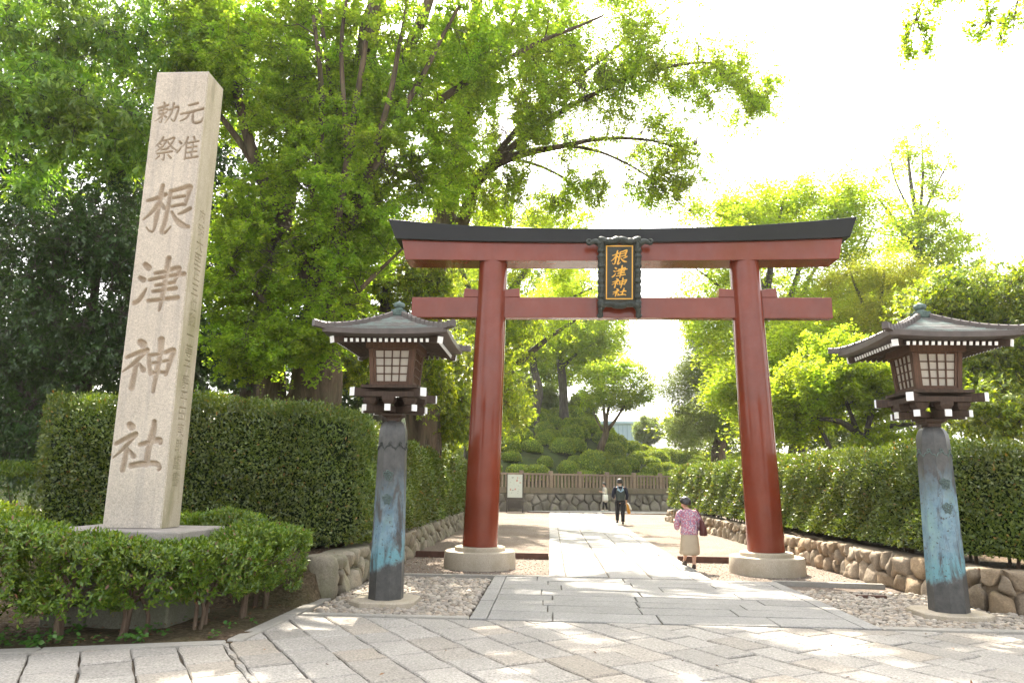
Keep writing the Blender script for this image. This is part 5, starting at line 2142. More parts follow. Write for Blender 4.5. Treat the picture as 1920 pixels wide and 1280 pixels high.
l5 = pxl(16.2, (640, 330, 0.17), (730, 260, 0.12, 0.3), (850, 170, 0.09, 0.6), (990, 90, 0.06, 0.8), (1130, 30, 0.03, 1.0))
l6 = pxl(16.3, (620, 450, 0.13), (690, 390, 0.09), (760, 330, 0.06, .5), (830, 300, 0.03, 1))
l7 = pxl(16.0, (596, 660, 0.13), (545, 640, 0.09, -0.7), (490, 560, 0.06, -1.2), (430, 500, 0.03, -1.6))
l8 = pxl(16.0, (520, 420, 0.13), (470, 300, 0.09, -.4), (400, 200, 0.06, -.8), (340, 130, 0.03, -1))
l9 = pxl(16.0, (610, 420, 0.12), (640, 300, 0.10, -.6), (620, 160, 0.07, -1.0), (600, 20, 0.04, -1.2))
T("ginkgo_a", "ginkgo_tree", "big multi-stemmed ginkgo with fresh green leaves behind the left hedge", b,
  [l1, l2, l3, l4, l5, l6, l7, l8, l9,
   pxl(15.9, (606, 600, 0.13), (632, 420, 0.10, -.9), (664, 220, 0.075, -1.2), (694, 20, 0.05, -1.3), (712, -120, 0.02, -1.3)),
   pxl(15.9, (618, 540, 0.12), (690, 340, 0.09, -.7), (782, 160, 0.065, -.8), (862, 10, 0.035, -.7)), pxl(15.9, (604, 570, 0.12), (588, 390, 0.09, -.9), (604, 200, 0.07, -1.2), (588, 30, 0.04, -1.4)),
   pxl(15.9, (640, 440, 0.10), (712, 250, 0.075, -1.0), (752, 70, 0.05, -1.2), (770, -60, 0.03, -1.2)), pxl(15.9, (640, 420, 0.09), (650, 270, 0.07, -1.1), (640, 100, 0.05, -1.4), (655, -40, 0.03, -1.5)),
   pxl(16.1, (606, 640, 0.09), (660, 560, 0.06, -.6), (720, 500, 0.04, -.8), (770, 450, 0.02, -.8))],
  [blob(640, 330, 15.4, 140, 190, 1.6, 300), blob(530, 180, 15.6, 170, 190, 2.0, 340), blob(760, 130, 16, 190, 170, 2.0, 270), blob(380, 60, 15.2, 90, 110, 1.0, 110), blob(560, 650, 14.9, 80, 45, .7, 60), blob(720, 250, 15.8, 120, 120, 1.2, 110), blob(500, 380, 15.2, 90, 110, 1.0, 90), blob(475, 500, 14.9, 95, 150, 1.2, 190),
   blob(560, 20, 16, 220, 120, 2.0, 160), blob(900, 70, 16.6, 190, 130, 2.0, 150), blob(470, 630, 14.6, 75, 70, 0.8, 70), blob(640, 560, 15.0, 60, 110, 0.8, 90),
   blob(800, 300, 16.3, 110, 110, 1.5, 120), blob(640, -170, 17, 230, 150, 2.5, 50), blob(880, -140, 17.5, 220, 140, 2.5, 30), blob(420, 120, 15.4, 110, 150, 1.5, 130),
   blob(700, 430, 15.8, 70, 110, 1.0, 90)],
  MAT["ginkgo"], MAT["bark"], seed=3, k_twigs=5, twig=0.60, spurs=6, per=7, L=0.060, ratio=1.1, sig=0.065, droop=0.28, gaps=0.08, gscale=0.5, bark_n=14, sunny=True)

b = at(795, 760, 21)
b[2] = 0.4
m1 = [((b[0], 21, 0.3), 0.60)] + pxl(21, (800, 640, 0.46), (815, 500, 0.40), (838, 390, 0.35), (862, 250, 0.28), (880, 110, 0.22), (900, -40, 0.15), (915, -200, 0.07))
m2 = pxl(20.8, (822, 490, 0.26), (868, 410, 0.22), (892, 345, 0.20), (930, 305, 0.16, -.1), (1010, 283, 0.10, -.3), (1120, 262, 0.06, -.5), (1210, 262, 0.04, -.6), (1310, 290, 0.02, -.7))
m3 = pxl(20.7, (920, 312, 0.13), (1000, 245, 0.10, -.2), (1110, 178, 0.07, -.6), (1240, 128, 0.05, -.9), (1350, 120, 0.03, -1.1), (1430, 150, 0.015, -1.2))
m4 = pxl(20.7, (905, 330, 0.12), (980, 230, 0.09, .3), (1080, 150, 0.06, .5), (1180, 70, 0.04, .6), (1260, 10, 0.02, .6))
m5 = pxl(20.8, (1060, 272, 0.06), (1140, 290, 0.04, -.2), (1220, 335, 0.028, -.4), (1290, 395, 0.014, -.6))
m6 = pxl(20.9, (866, 260, 0.14), (900, 160, 0.10, -.5), (960, 40, 0.07, -.9), (1010, -90, 0.04, -1.2))
m7 = pxl(20.9, (900, 340, 0.09), (960, 300, 0.06, .5), (1050, 330, 0.04, .9), (1120, 390, 0.02, 1.1))
T("ginkgo_b", "ginkgo_tree", "ginkgo with long limbs sweeping right above the gate", b, [m1, m2, m3, m4, m5, m6, m7],
  [blob(1000, 140, 20, 190, 120, 2.6, 330), blob(1190, 115, 19.8, 170, 85, 1.8, 220), blob(1350, 155, 19.6, 100, 65, 1.4, 100), blob(1420, 170, 19.5, 45, 40, 0.8, 36), blob(1180, 240, 20.2, 150, 55, 1.4, 120), blob(1300, 270, 20.2, 60, 40, 0.8, 26),
   blob(950, 290, 20.2, 110, 70, 1.6, 110), blob(1270, 330, 20.0, 80, 60, 1.0, 60), blob(1180, 340, 20.2, 70, 55, 1.0, 50), blob(1330, 400, 19.8, 30, 30, .6, 14), blob(1060, -60, 19.5, 220, 110, 2.6, 70), blob(1040, 20, 20, 180, 90, 2.4, 130),
   blob(1090, 340, 20.5, 90, 60, 1.0, 60), blob(1220, -40, 19.5, 150, 80, 2.0, 40), blob(860, 330, 20.6, 60, 90, 1.0, 60), blob(860, 150, 20, 90, 120, 1.8, 130), blob(960, 220, 20.5, 110, 80, 1.4, 130), blob(1060, 230, 20.3, 90, 50, 1.2, 70), blob(960, 370, 20.8, 110, 50, 1.2, 100)],
  MAT["ginkgo_light"], MAT["bark"], seed=14, k_twigs=6, twig=1.05, spurs=7, per=4, L=0.056, ratio=1.1, sig=0.06, droop=0.5, gaps=0.04, gscale=0.6, bark_n=12, sunny=True)

# dark evergreens at the far left
b = np.array([-9.6, 17.5, 0.45])
T("young", "evergreen_tree", "tall evergreen with bright drooping young leaves at the top left of the photo", b,
  [[((-9.6, 17.5, 0.3), 0.45)] + [((-9.7, 17.3, 3.5), 0.33), ((-9.9, 16.8, 7.0), 0.24), ((-10.0, 16.3, 11.0), 0.12)],
   [((-9.7, 17.3, 3.5), 0.2), ((-9.0, 15.8, 6.0), 0.12), ((-8.3, 14.6, 8.0), 0.06)], [((-9.8, 17, 5), 0.2), ((-11, 15.5, 7.5), 0.12), ((-11.6, 14.5, 9), 0.05)]],
  [blob(90, 60, 13.8, 230, 120, 1.5, 250), blob(60, 200, 13.1, 130, 120, 1.0, 170), blob(215, 240, 13.4, 110, 95, 0.9, 140), blob(310, 80, 15, 110, 130, 1.6, 110), blob(60, 320, 13.4, 80, 50, .6, 36),
   blob(150, -150, 16.5, 300, 160, 2.0, 40)],
  MAT["young"], MAT["bark_grey"], seed=23, k_twigs=6, twig=0.42, spurs=12, L=0.15, ratio=0.30, wpos=0.5, droop=0.5, mode="whorl", gaps=0.10, gscale=0.7)
b = np.array([-10.2, 15.2, 0.45])
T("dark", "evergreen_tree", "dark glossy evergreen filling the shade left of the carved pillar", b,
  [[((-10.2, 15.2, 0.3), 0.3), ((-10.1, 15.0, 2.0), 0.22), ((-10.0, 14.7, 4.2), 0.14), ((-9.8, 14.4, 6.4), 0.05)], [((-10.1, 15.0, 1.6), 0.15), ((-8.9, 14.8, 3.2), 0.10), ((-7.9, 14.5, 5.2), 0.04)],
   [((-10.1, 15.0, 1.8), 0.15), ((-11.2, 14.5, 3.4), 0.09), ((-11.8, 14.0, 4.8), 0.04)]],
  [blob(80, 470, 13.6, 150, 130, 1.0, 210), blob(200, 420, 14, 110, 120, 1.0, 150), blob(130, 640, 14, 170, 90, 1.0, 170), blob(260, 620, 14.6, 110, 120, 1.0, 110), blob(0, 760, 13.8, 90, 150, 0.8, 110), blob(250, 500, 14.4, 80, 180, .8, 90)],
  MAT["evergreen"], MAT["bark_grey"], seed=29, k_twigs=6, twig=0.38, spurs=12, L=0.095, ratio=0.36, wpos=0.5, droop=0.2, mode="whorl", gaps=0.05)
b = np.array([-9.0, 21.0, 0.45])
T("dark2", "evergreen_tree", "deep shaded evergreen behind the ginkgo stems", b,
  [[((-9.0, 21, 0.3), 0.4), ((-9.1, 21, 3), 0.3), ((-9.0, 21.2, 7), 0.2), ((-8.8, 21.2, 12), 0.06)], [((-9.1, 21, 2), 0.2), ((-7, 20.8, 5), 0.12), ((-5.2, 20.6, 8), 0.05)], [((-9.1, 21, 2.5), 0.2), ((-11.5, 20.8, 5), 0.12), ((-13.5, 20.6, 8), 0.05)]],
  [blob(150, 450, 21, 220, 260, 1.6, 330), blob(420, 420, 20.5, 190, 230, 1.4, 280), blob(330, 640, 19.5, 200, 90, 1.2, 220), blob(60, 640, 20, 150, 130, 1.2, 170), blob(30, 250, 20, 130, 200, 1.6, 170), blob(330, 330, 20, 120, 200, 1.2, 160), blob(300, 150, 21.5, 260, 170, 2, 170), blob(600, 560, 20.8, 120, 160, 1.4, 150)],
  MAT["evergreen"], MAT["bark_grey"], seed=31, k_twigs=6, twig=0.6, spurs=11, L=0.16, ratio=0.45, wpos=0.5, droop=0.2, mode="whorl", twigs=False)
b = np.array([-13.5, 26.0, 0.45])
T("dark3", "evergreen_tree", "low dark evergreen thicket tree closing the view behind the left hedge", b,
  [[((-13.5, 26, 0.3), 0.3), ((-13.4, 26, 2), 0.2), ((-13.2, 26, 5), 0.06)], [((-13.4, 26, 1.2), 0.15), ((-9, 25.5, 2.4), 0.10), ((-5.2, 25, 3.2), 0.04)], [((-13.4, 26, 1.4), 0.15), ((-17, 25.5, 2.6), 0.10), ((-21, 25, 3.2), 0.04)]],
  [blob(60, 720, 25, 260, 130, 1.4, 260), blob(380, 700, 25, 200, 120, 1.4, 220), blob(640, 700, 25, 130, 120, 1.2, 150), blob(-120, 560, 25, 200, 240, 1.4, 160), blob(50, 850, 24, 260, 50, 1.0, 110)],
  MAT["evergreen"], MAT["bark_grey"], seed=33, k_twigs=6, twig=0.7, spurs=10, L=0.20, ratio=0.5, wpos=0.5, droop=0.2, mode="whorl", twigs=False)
b = at(715, 760, 19)
b[2] = 0.45
T("mid", "evergreen_tree", "dark evergreen between the ginkgo trunk and the left pillar of the gate", b,
  [[(tuple(b - [0, 0, .2]), 0.3)] + pxl(19, (718, 690, 0.22), (722, 600, 0.16), (728, 500, 0.10), (735, 430, 0.04)), pxl(19, (718, 680, 0.12), (690, 600, 0.08), (670, 520, 0.04)), pxl(19, (718, 680, 0.12), (765, 620, 0.08), (790, 560, 0.04))],
  [blob(700, 520, 19, 90, 110, 1.2, 150), blob(770, 500, 19.4, 70, 90, 1.2, 90), blob(680, 660, 18.4, 70, 80, 1.0, 80), blob(790, 610, 19.2, 60, 60, 1.0, 70), blob(815, 700, 19.6, 35, 80, .7, 70), blob(820, 520, 19.4, 50, 60, .8, 60), blob(640, 680, 18.2, 40, 60, .8, 30)],
  MAT["camphor"], MAT["bark_grey"], seed=37, k_twigs=6, twig=0.42, spurs=12, L=0.11, ratio=0.42, wpos=0.5, droop=0.2, mode="whorl", gaps=0.08)
b = at(815, 800, 22)
b[2] = 0.45
T("bush", "evergreen_tree", "bright backlit evergreen bush between left lantern and gate pillar", b,
  [[(tuple(b - [0, 0, .2]), 0.2)] + pxl(22, (806, 800, 0.17), (822, 750, 0.15), (838, 700, 0.11), (845, 640, 0.04)), pxl(22, (812, 780, 0.10), (792, 720, 0.06), (788, 660, 0.03)), pxl(22, (825, 745, 0.08), (860, 720, 0.05), (875, 690, 0.02))],
  [blob(845, 690, 21.6, 55, 95, 1.0, 130), blob(800, 650, 22.5, 50, 60, 1.0, 60), blob(860, 780, 21.5, 55, 50, 1.0, 70), blob(930, 720, 24, 50, 90, 1.2, 90), blob(815, 800, 21.8, 35, 40, .7, 35)],
  MAT["camphor"], MAT["bark"], seed=41, k_twigs=6, twig=0.42, spurs=12, L=0.12, ratio=0.36, wpos=0.5, droop=0.3, mode="whorl", gaps=0.05)

b = at(880, 840, 30)
b[2] = 0.45
T("yard", "evergreen_tree", "leafy evergreen leaning over the gravel yard behind the left gate pillar", b,
  [[(tuple(b - [0, 0, .2]), 0.28)] + pxl(30, (882, 800, 0.22), (892, 720, 0.17), (905, 640, 0.11), (915, 570, 0.04)), pxl(30, (886, 770, 0.12), (930, 700, 0.08), (970, 650, 0.04)), pxl(30, (890, 740, 0.10), (860, 660, 0.06), (850, 600, 0.03))],
  [blob(930, 640, 30, 70, 70, 1.8, 150), blob(960, 750, 30, 38, 70, 1.4, 110), blob(890, 580, 30.5, 70, 60, 1.8, 110), blob(900, 740, 29.5, 60, 90, 1.4, 120), blob(990, 610, 30, 40, 40, 1.2, 40)],
  MAT["camphor"], MAT["bark_grey"], seed=43, k_twigs=5, twig=0.5, spurs=10, L=0.15, ratio=0.40, wpos=0.5, droop=0.3, mode="whorl", gaps=0.10, twigs=False, bark_n=8)

# trees on the hillside
FAR = dict(twigs=False, bark_n=8)
b = at(893, 860, 31)
b[2] = 0.45
T("hill0", "ginkgo_tree", "yellow-green backlit tree whose crown shows above and below the gate beams", b,
  [[(tuple(b - [0, 0, .3]), 0.36)] + pxl(31, (902, 760, 0.29), (918, 640, 0.23), (940, 500, 0.17), (960, 380, 0.12), (970, 320, 0.04)), pxl(31, (912, 740, 0.24), (960, 690, 0.18), (1020, 640, 0.12), (1080, 600, 0.05)),
   pxl(31, (925, 600, 0.2), (990, 500, 0.12), (1060, 420, 0.05)), pxl(31, (920, 620, 0.2), (870, 520, 0.12), (840, 420, 0.05)), pxl(31, (915, 700, 0.18), (990, 600, 0.10), (1110, 540, 0.04))],
  [blob(960, 410, 31, 110, 75, 2.2, 260), blob(1060, 440, 31, 90, 75, 2.2, 220), blob(980, 520, 31, 100, 60, 2.2, 180), blob(1080, 540, 31.4, 60, 60, 2.5, 110), blob(880, 480, 31, 80, 90, 2.2, 130), blob(980, 610, 31, 90, 50, 2.5, 120)],
  MAT["maple"], MAT["bark_grey"], seed=47, k_twigs=4, twig=0.9, spurs=5, per=4, L=0.10, ratio=0.8, sig=0.13, droop=0.45, gaps=0.12, gscale=0.4, sunny=True, **FAR)
b = at(1006, 800, 52)
b[2] = float(hill_z(b[0], 52))
T("hill1", "maple_tree", "slim leaning tree standing among the azalea mounds nearest the left pillar", b,
  [[(tuple(b - [0, 0, .5]), 0.36)] + pxl(52, (1006, 770, 0.31), (1010, 730, 0.29), (1002, 690, 0.26), (998, 640, 0.2), (1000, 590, 0.08)), pxl(52, (1002, 680, 0.16), (960, 640, 0.10), (930, 610, 0.04)), pxl(52, (999, 650, 0.16), (1030, 610, 0.08), (1060, 590, 0.03))],
  [blob(985, 650, 52, 70, 35, 3, 90), blob(1010, 600, 52, 80, 45, 3, 100), blob(960, 600, 52, 50, 50, 2.5, 50)],
  MAT["maple"], MAT["bark_grey"], seed=53, k_twigs=4, twig=1.1, spurs=5, per=4, L=0.17, ratio=0.8, sig=0.25, droop=0.2, mode="plate", gaps=0.12, gscale=0.5, **FAR)
b = at(1060, 800, 55)
b[2] = float(hill_z(b[0], 55))
T("hill2", "maple_tree", "straight trunked tree with spreading bright crown in the middle of the hillside", b,
  [[(tuple(b - [0, 0, .6]), 0.42)] + pxl(55, (1058, 770, 0.36), (1053, 700, 0.32), (1050, 640, 0.25), (1055, 580, 0.12), (1060, 540, 0.04)), pxl(55, (1053, 690, 0.16), (1085, 660, 0.10), (1120, 640, 0.04)), pxl(55, (1051, 650, 0.18), (1020, 620, 0.10), (1000, 600, 0.04)),
   pxl(55, (1052, 640, 0.15), (1100, 600, 0.10), (1150, 590, 0.03))],
  [blob(1080, 650, 55, 80, 30, 3.5, 110), blob(1110, 600, 55, 80, 50, 3.5, 130), blob(1050, 570, 55, 70, 50, 3.5, 90), blob(1150, 630, 56, 40, 50, 2.5, 80), blob(1120, 690, 56, 50, 25, 2.5, 50)],
  MAT["maple"], MAT["bark_grey"], seed=59, k_twigs=4, twig=1.1, spurs=5, per=4, L=0.17, ratio=0.8, sig=0.25, droop=0.2, mode="plate", gaps=0.12, gscale=0.5, **FAR)
b = at(1128, 842, 49)
b[2] = float(hill_z(b[0], 49))
T("hill3", "maple_tree", "small maple with forked stems and layered crown on the azalea slope", b,
  [[(tuple(b - [0, 0, .4]), 0.30)] + pxl(49, (1126, 838, 0.26), (1136, 810, 0.21), (1134, 780, 0.12), (1128, 740, 0.07), (1120, 700, 0.03)), pxl(49, (1138, 808, 0.15), (1155, 785, 0.10), (1172, 755, 0.06), (1185, 720, 0.03)), pxl(49, (1136, 805, 0.13), (1140, 770, 0.09), (1150, 730, 0.05), (1155, 690, 0.02)),
   pxl(49, (1136, 812, 0.10), (1120, 790, 0.06), (1112, 765, 0.02))],
  [blob(1160, 700, 49, 62, 34, 2.2, 110), blob(1150, 745, 49, 66, 24, 2.2, 70), blob(1195, 740, 49, 40, 32, 2.0, 50), blob(1115, 735, 49, 34, 32, 1.8, 40)],
  MAT["maple"], MAT["bark"], seed=61, k_twigs=4, twig=0.7, spurs=5, per=5, L=0.14, ratio=0.8, sig=0.15, droop=0.05, mode="plate", gaps=0.12, gscale=0.8, **FAR)


def conifer(label, u, v, Y, w, h, seed, n=150):
    b = at(u, v, Y)
    z = min(float(hill_z(b[0], Y)), b[2])
    b[2] = z
    hh = h / 1340 * Y
    ww = w / 1340 * Y / 2
    c = b + np.array([0, 0, (at(u, v, Y)[2] - z) + hh * 0.5])
    return T("con%d" % seed, "round_tree", label, b, [[(tuple(b - [0, 0, .4]), 0.2), (tuple(c - [0, 0, hh * 0.3]), 0.14), (tuple(c + [0, 0, hh * 0.3]), 0.04)]],
             [(c, (ww, ww, hh * 0.5), n), (c - [0, 0, hh * 0.22], (ww * 1.05, ww, hh * 0.30), n // 2)],
             MAT["blue_green"], MAT["bark_grey"], seed=seed, k_twigs=5, twig=0.5, spurs=5, per=5, L=0.16, ratio=0.5, sig=0.14, droop=0.0, **FAR)


conifer("rounded blue-green tree at the head of the slope left of the blue building", 1092, 785, 62, 52, 52, 71)
conifer("rounded blue-green tree at the right edge of the blue building", 1216, 830, 78, 52, 50, 72)
conifer("pale rounded tree behind the slim leaning tree on the hillside", 1028, 775, 60, 40, 50, 73)
conifer("small pale tree above the mounds beside the left pillar", 980, 760, 57, 40, 56, 74)

# right-hand side
b = at(1345, 880, 47)
b[2] = 0.4
T("rconifer", "conifer_tree", "grey-green conifer with leaning trunk beyond the woman's hedge", b,
  [[((b[0], 47, -0.5), 0.62)] + pxl(47, (1345, 868, 0.48), (1352, 830, 0.42), (1362, 790, 0.38), (1360, 740, 0.3), (1345, 680, 0.18), (1330, 630, 0.06)), pxl(47, (1358, 800, 0.18), (1310, 780, 0.12), (1265, 770, 0.05)), pxl(47, (1361, 760, 0.18), (1310, 720, 0.10), (1270, 690, 0.04)),
   pxl(47, (1362, 780, 0.16), (1395, 760, 0.10), (1420, 740, 0.04)), pxl(47, (1356, 720, 0.14), (1390, 690, 0.08), (1410, 660, 0.03))],
  [blob(1305, 800, 47, 60, 40, 2.6, 170), blob(1295, 720, 47, 55, 55, 2.6, 210), blob(1350, 690, 47, 70, 65, 2.8, 230), blob(1320, 640, 47, 60, 60, 2.4, 170), blob(1400, 740, 47, 45, 50, 2.4, 110), blob(1370, 790, 46.5, 50, 28, 2.2, 80)],
  MAT["blue_green"], MAT["bark"], seed=79, k_twigs=5, twig=1.0, spurs=5, per=4, L=0.14, ratio=0.45, sig=0.22, droop=0.12, mode="plate", gaps=0.10, gscale=0.4, **FAR)
b = np.array([at(1440, 880, 36)[0], 36, 0.4])
T("rmaple", "maple_tree", "large bright maple rising behind the right pillar of the gate", b,
  [[((b[0], 36, 0), 0.42)] + pxl(36, (1440, 800, 0.34), (1438, 700, 0.28), (1432, 620, 0.24), (1440, 530, 0.18), (1455, 440, 0.10), (1470, 370, 0.04)), [((b[0] + 1.3, 37, 0), 0.34)] + pxl(37, (1490, 800, 0.27), (1488, 690, 0.22), (1475, 600, 0.18), (1500, 500, 0.11), (1540, 420, 0.05)),
   pxl(36, (1434, 640, 0.18), (1390, 580, 0.12), (1340, 530, 0.08), (1300, 500, 0.03)), pxl(36, (1440, 560, 0.14), (1400, 480, 0.10), (1370, 420, 0.06), (1350, 380, 0.03)), pxl(37, (1485, 650, 0.16), (1550, 560, 0.11), (1610, 480, 0.07), (1640, 420, 0.03)),
   pxl(37, (1478, 610, 0.14), (1530, 500, 0.08), (1590, 400, 0.03))],
  [blob(1420, 390, 36, 75, 40, 3.0, 120), blob(1520, 385, 37, 90, 38, 3.2, 130), blob(1600, 390, 37, 60, 45, 3.0, 80), blob(1370, 440, 36, 60, 40, 3.0, 80), blob(1480, 460, 36, 130, 50, 3.2, 150), blob(1600, 470, 37, 80, 55, 3.2, 110), blob(1480, 560, 36, 100, 50, 2.8, 110),
   blob(1310, 560, 36.5, 60, 70, 2.4, 50), blob(1370, 650, 36, 60, 50, 2.4, 80), blob(1350, 520, 36.5, 60, 50, 2, 44), blob(1480, 670, 36, 80, 60, 2.4, 110), blob(1390, 720, 37, 50, 50, 2.0, 70), blob(1330, 400, 37, 60, 40, 2.5, 34), blob(1400, 600, 36, 60, 60, 2.5, 80), blob(1540, 620, 37, 80, 80, 2.5, 110), blob(1340, 610, 36.5, 60, 60, 2.2, 50), blob(1440, 780, 37, 80, 50, 2.4, 90)],
  MAT["maple"], MAT["bark_grey"], seed=83, k_twigs=4, twig=1.1, spurs=5, per=4, L=0.14, ratio=0.85, sig=0.20, droop=0.08, mode="plate", gaps=0.22, gscale=0.5, **FAR)
b = np.array([at(1722, 880, 44)[0], 44, 0.4])
T("rsparse", "tall_tree", "tall thinly leaved tree reaching into the white sky at right", b,
  [[((b[0], 44, 0), 0.4)] + pxl(44, (1726, 700, 0.33), (1724, 560, 0.26), (1722, 430, 0.17), (1706, 330, 0.10), (1700, 255, 0.03)), pxl(44, (1722, 480, 0.14), (1668, 400, 0.10), (1645, 370, 0.04)), pxl(44, (1722, 440, 0.12), (1730, 340, 0.08), (1728, 260, 0.03)), pxl(44, (1723, 420, 0.09), (1760, 340, 0.06), (1785, 290, 0.02)),
   pxl(44, (1722, 430, 0.09), (1680, 340, 0.05), (1668, 290, 0.02)), pxl(44, (1724, 500, 0.13), (1780, 450, 0.08), (1850, 440, 0.03))],
  [blob(1715, 285, 44, 65, 55, 2.4, 34), blob(1745, 350, 44, 60, 60, 2.4, 30), blob(1735, 440, 43.5, 80, 45, 2.6, 80), blob(1780, 490, 43.5, 70, 60, 2.6, 90), blob(1690, 430, 44, 50, 60, 2.4, 50), blob(1720, 550, 43.5, 70, 50, 2.4, 90)],
  MAT["maple"], MAT["bark_grey"], seed=89, k_twigs=4, twig=0.8, spurs=4, per=4, L=0.16, ratio=0.8, sig=0.18, droop=0.1, **FAR)
b = np.array([at(1630, 880, 30)[0], 30, 0.45])
T("rbronze", "spreading_tree", "bronze-green layered tree between the gate's right end and right lantern", b,
  [[((b[0], 30, 0.2), 0.26)] + pxl(30, (1632, 780, 0.2), (1640, 680, 0.15), (1650, 580, 0.10), (1660, 490, 0.04)), pxl(30, (1636, 720, 0.12), (1580, 650, 0.07), (1550, 610, 0.03)), pxl(30, (1642, 660, 0.10), (1690, 600, 0.06), (1720, 560, 0.03)), pxl(30, (1645, 620, 0.10), (1610, 550, 0.06), (1590, 500, 0.03))],
  [blob(1620, 520, 30, 80, 40, 2.0, 130), blob(1650, 590, 30, 80, 40, 2.0, 140), blob(1590, 620, 30, 60, 35, 2.0, 90), blob(1660, 660, 30, 60, 40, 2.0, 70), blob(1690, 530, 30, 45, 40, 1.6, 60)],
  MAT["bronze_leaf"], MAT["bark_grey"], seed=97, k_twigs=5, twig=0.7, spurs=5, per=5, L=0.09, ratio=0.5, sig=0.13, droop=0.05, mode="plate", gaps=0.08, gscale=0.5, **FAR)
b = np.array([at(1880, 880, 19.5)[0], 19.5, 0.5])
T("rcamphor", "evergreen_tree", "dense glossy evergreen with sunlit top behind the right lantern", b,
  [[((b[0], 19.5, 0.2), 0.3)] + pxl(19.5, (1876, 800, 0.24), (1866, 700, 0.18), (1850, 620, 0.12), (1840, 540, 0.05)), pxl(19.5, (1872, 760, 0.14), (1930, 680, 0.09), (1960, 590, 0.04)), pxl(19.5, (1868, 720, 0.12), (1800, 640, 0.08), (1750, 580, 0.03)), pxl(19.5, (1874, 780, 0.10), (1820, 740, 0.06), (1780, 700, 0.03))],
  [blob(1830, 560, 19.5, 110, 65, 1.5, 220), blob(1930, 580, 19.5, 90, 90, 1.6, 200), blob(1760, 580, 19.8, 70, 65, 1.2, 120), blob(1880, 680, 19, 100, 70, 1.4, 180), blob(1960, 720, 18.5, 90, 90, 1.4, 110), blob(1860, 770, 17.5, 100, 45, 1.0, 110), blob(1780, 700, 19.5, 60, 70, 1.2, 80)],
  MAT["camphor"], MAT["bark_grey"], seed=101, k_twigs=6, twig=0.42, spurs=12, L=0.115, ratio=0.40, wpos=0.5, droop=0.2, mode="whorl", gaps=0.05)
b = np.array([at(1500, 880, 31)[0], 31, 0.5])
T("rmaple2", "maple_tree", "light green maple close behind the hedge to the right of the right pillar", b,
  [[((b[0], 31, 0.3), 0.24)] + pxl(31, (1500, 840, 0.19), (1494, 770, 0.15), (1500, 700, 0.10), (1510, 630, 0.04)), pxl(31, (1496, 790, 0.12), (1440, 730, 0.08), (1390, 690, 0.03)), pxl(31, (1496, 760, 0.10), (1550, 690, 0.07), (1600, 640, 0.03))],
  [blob(1400, 700, 31, 60, 50, 1.8, 110), blob(1480, 650, 31, 80, 55, 2.0, 150), blob(1580, 640, 31, 80, 50, 2.0, 130), blob(1440, 780, 31, 50, 40, 1.6, 60), blob(1360, 740, 31.5, 40, 35, 1.4, 40)],
  MAT["maple"], MAT["bark_grey"], seed=85, k_twigs=4, twig=0.8, spurs=5, per=4, L=0.13, ratio=0.8, sig=0.16, droop=0.1, mode="plate", gaps=0.12, gscale=0.5, **FAR)
b = np.array([at(1628, 880, 24)[0], 24, 0.5])
T("rcherry", "cherry_tree", "low cherry tree with dark twisting limbs over the right hedge", b,
  [[((b[0], 24, 0.3), 0.20)] + pxl(24, (1630, 850, 0.17), (1612, 815, 0.12), (1575, 790, 0.09), (1535, 786, 0.06), (1510, 800, 0.03)), pxl(24, (1630, 850, 0.13), (1655, 815, 0.10), (1668, 798, 0.08), (1720, 795, 0.05), (1760, 790, 0.03)), pxl(24, (1625, 840, 0.12), (1628, 800, 0.09), (1645, 740, 0.06), (1650, 690, 0.03)),
   pxl(24, (1560, 850, 0.08), (1545, 815, 0.06), (1530, 790, 0.04), (1500, 760, 0.03), (1470, 720, 0.015)), pxl(24, (1610, 815, 0.08), (1590, 760, 0.06), (1570, 700, 0.03))],
  [blob(1520, 720, 24, 90, 45, 1.4, 140), blob(1610, 710, 24, 85, 55, 1.4, 150), blob(1450, 760, 25, 45, 60, 1.2, 70), blob(1690, 730, 24, 50, 60, 1.2, 70), blob(1590, 780, 24.3, 70, 30, 1.0, 50), blob(1500, 800, 24.5, 45, 30, 1.0, 34), blob(1560, 650, 24.5, 70, 35, 1.2, 60), blob(1660, 820, 23.5, 60, 22, 0.8, 36)],
  MAT["maple"], MAT["bark_grey"], seed=103, k_twigs=5, twig=0.45, spurs=4, per=4, L=0.12, ratio=0.62, wpos=0.5, sig=0.09, droop=0.15, gaps=0.06, gscale=0.7)
b = np.array([at(1560, 880, 60)[0], 60, 0.0])
T("rback", "background_tree", "hazy green tree far behind the right hedge", b,
  [[((b[0], 60, 0), 0.5)] + pxl(60, (1560, 800, 0.4), (1560, 650, 0.25), (1560, 520, 0.1)), pxl(60, (1560, 760, 0.3), (1640, 680, 0.2), (1720, 620, 0.08)), pxl(60, (1560, 760, 0.3), (1480, 700, 0.2), (1420, 650, 0.08))],
  [blob(1440, 720, 60, 90, 110, 4, 260), blob(1560, 640, 60, 110, 110, 4, 280), blob(1690, 690, 60, 120, 120, 4, 280), blob(1560, 800, 59, 180, 50, 4, 220), blob(1820, 700, 58, 120, 130, 4, 220), blob(1330, 800, 60, 90, 50, 4, 120), blob(1640, 560, 60, 110, 70, 4, 160), blob(1420, 560, 60, 80, 80, 4, 100)],
  MAT["camphor"], MAT["bark_grey"], seed=107, k_twigs=4, twig=1.3, spurs=5, per=5, L=0.26, ratio=0.6, sig=0.3, droop=0.1, gaps=0.05, gscale=0.25, **FAR)
b = np.array([-6.5, 66.0, float(hill_z(-6.5, 66))])
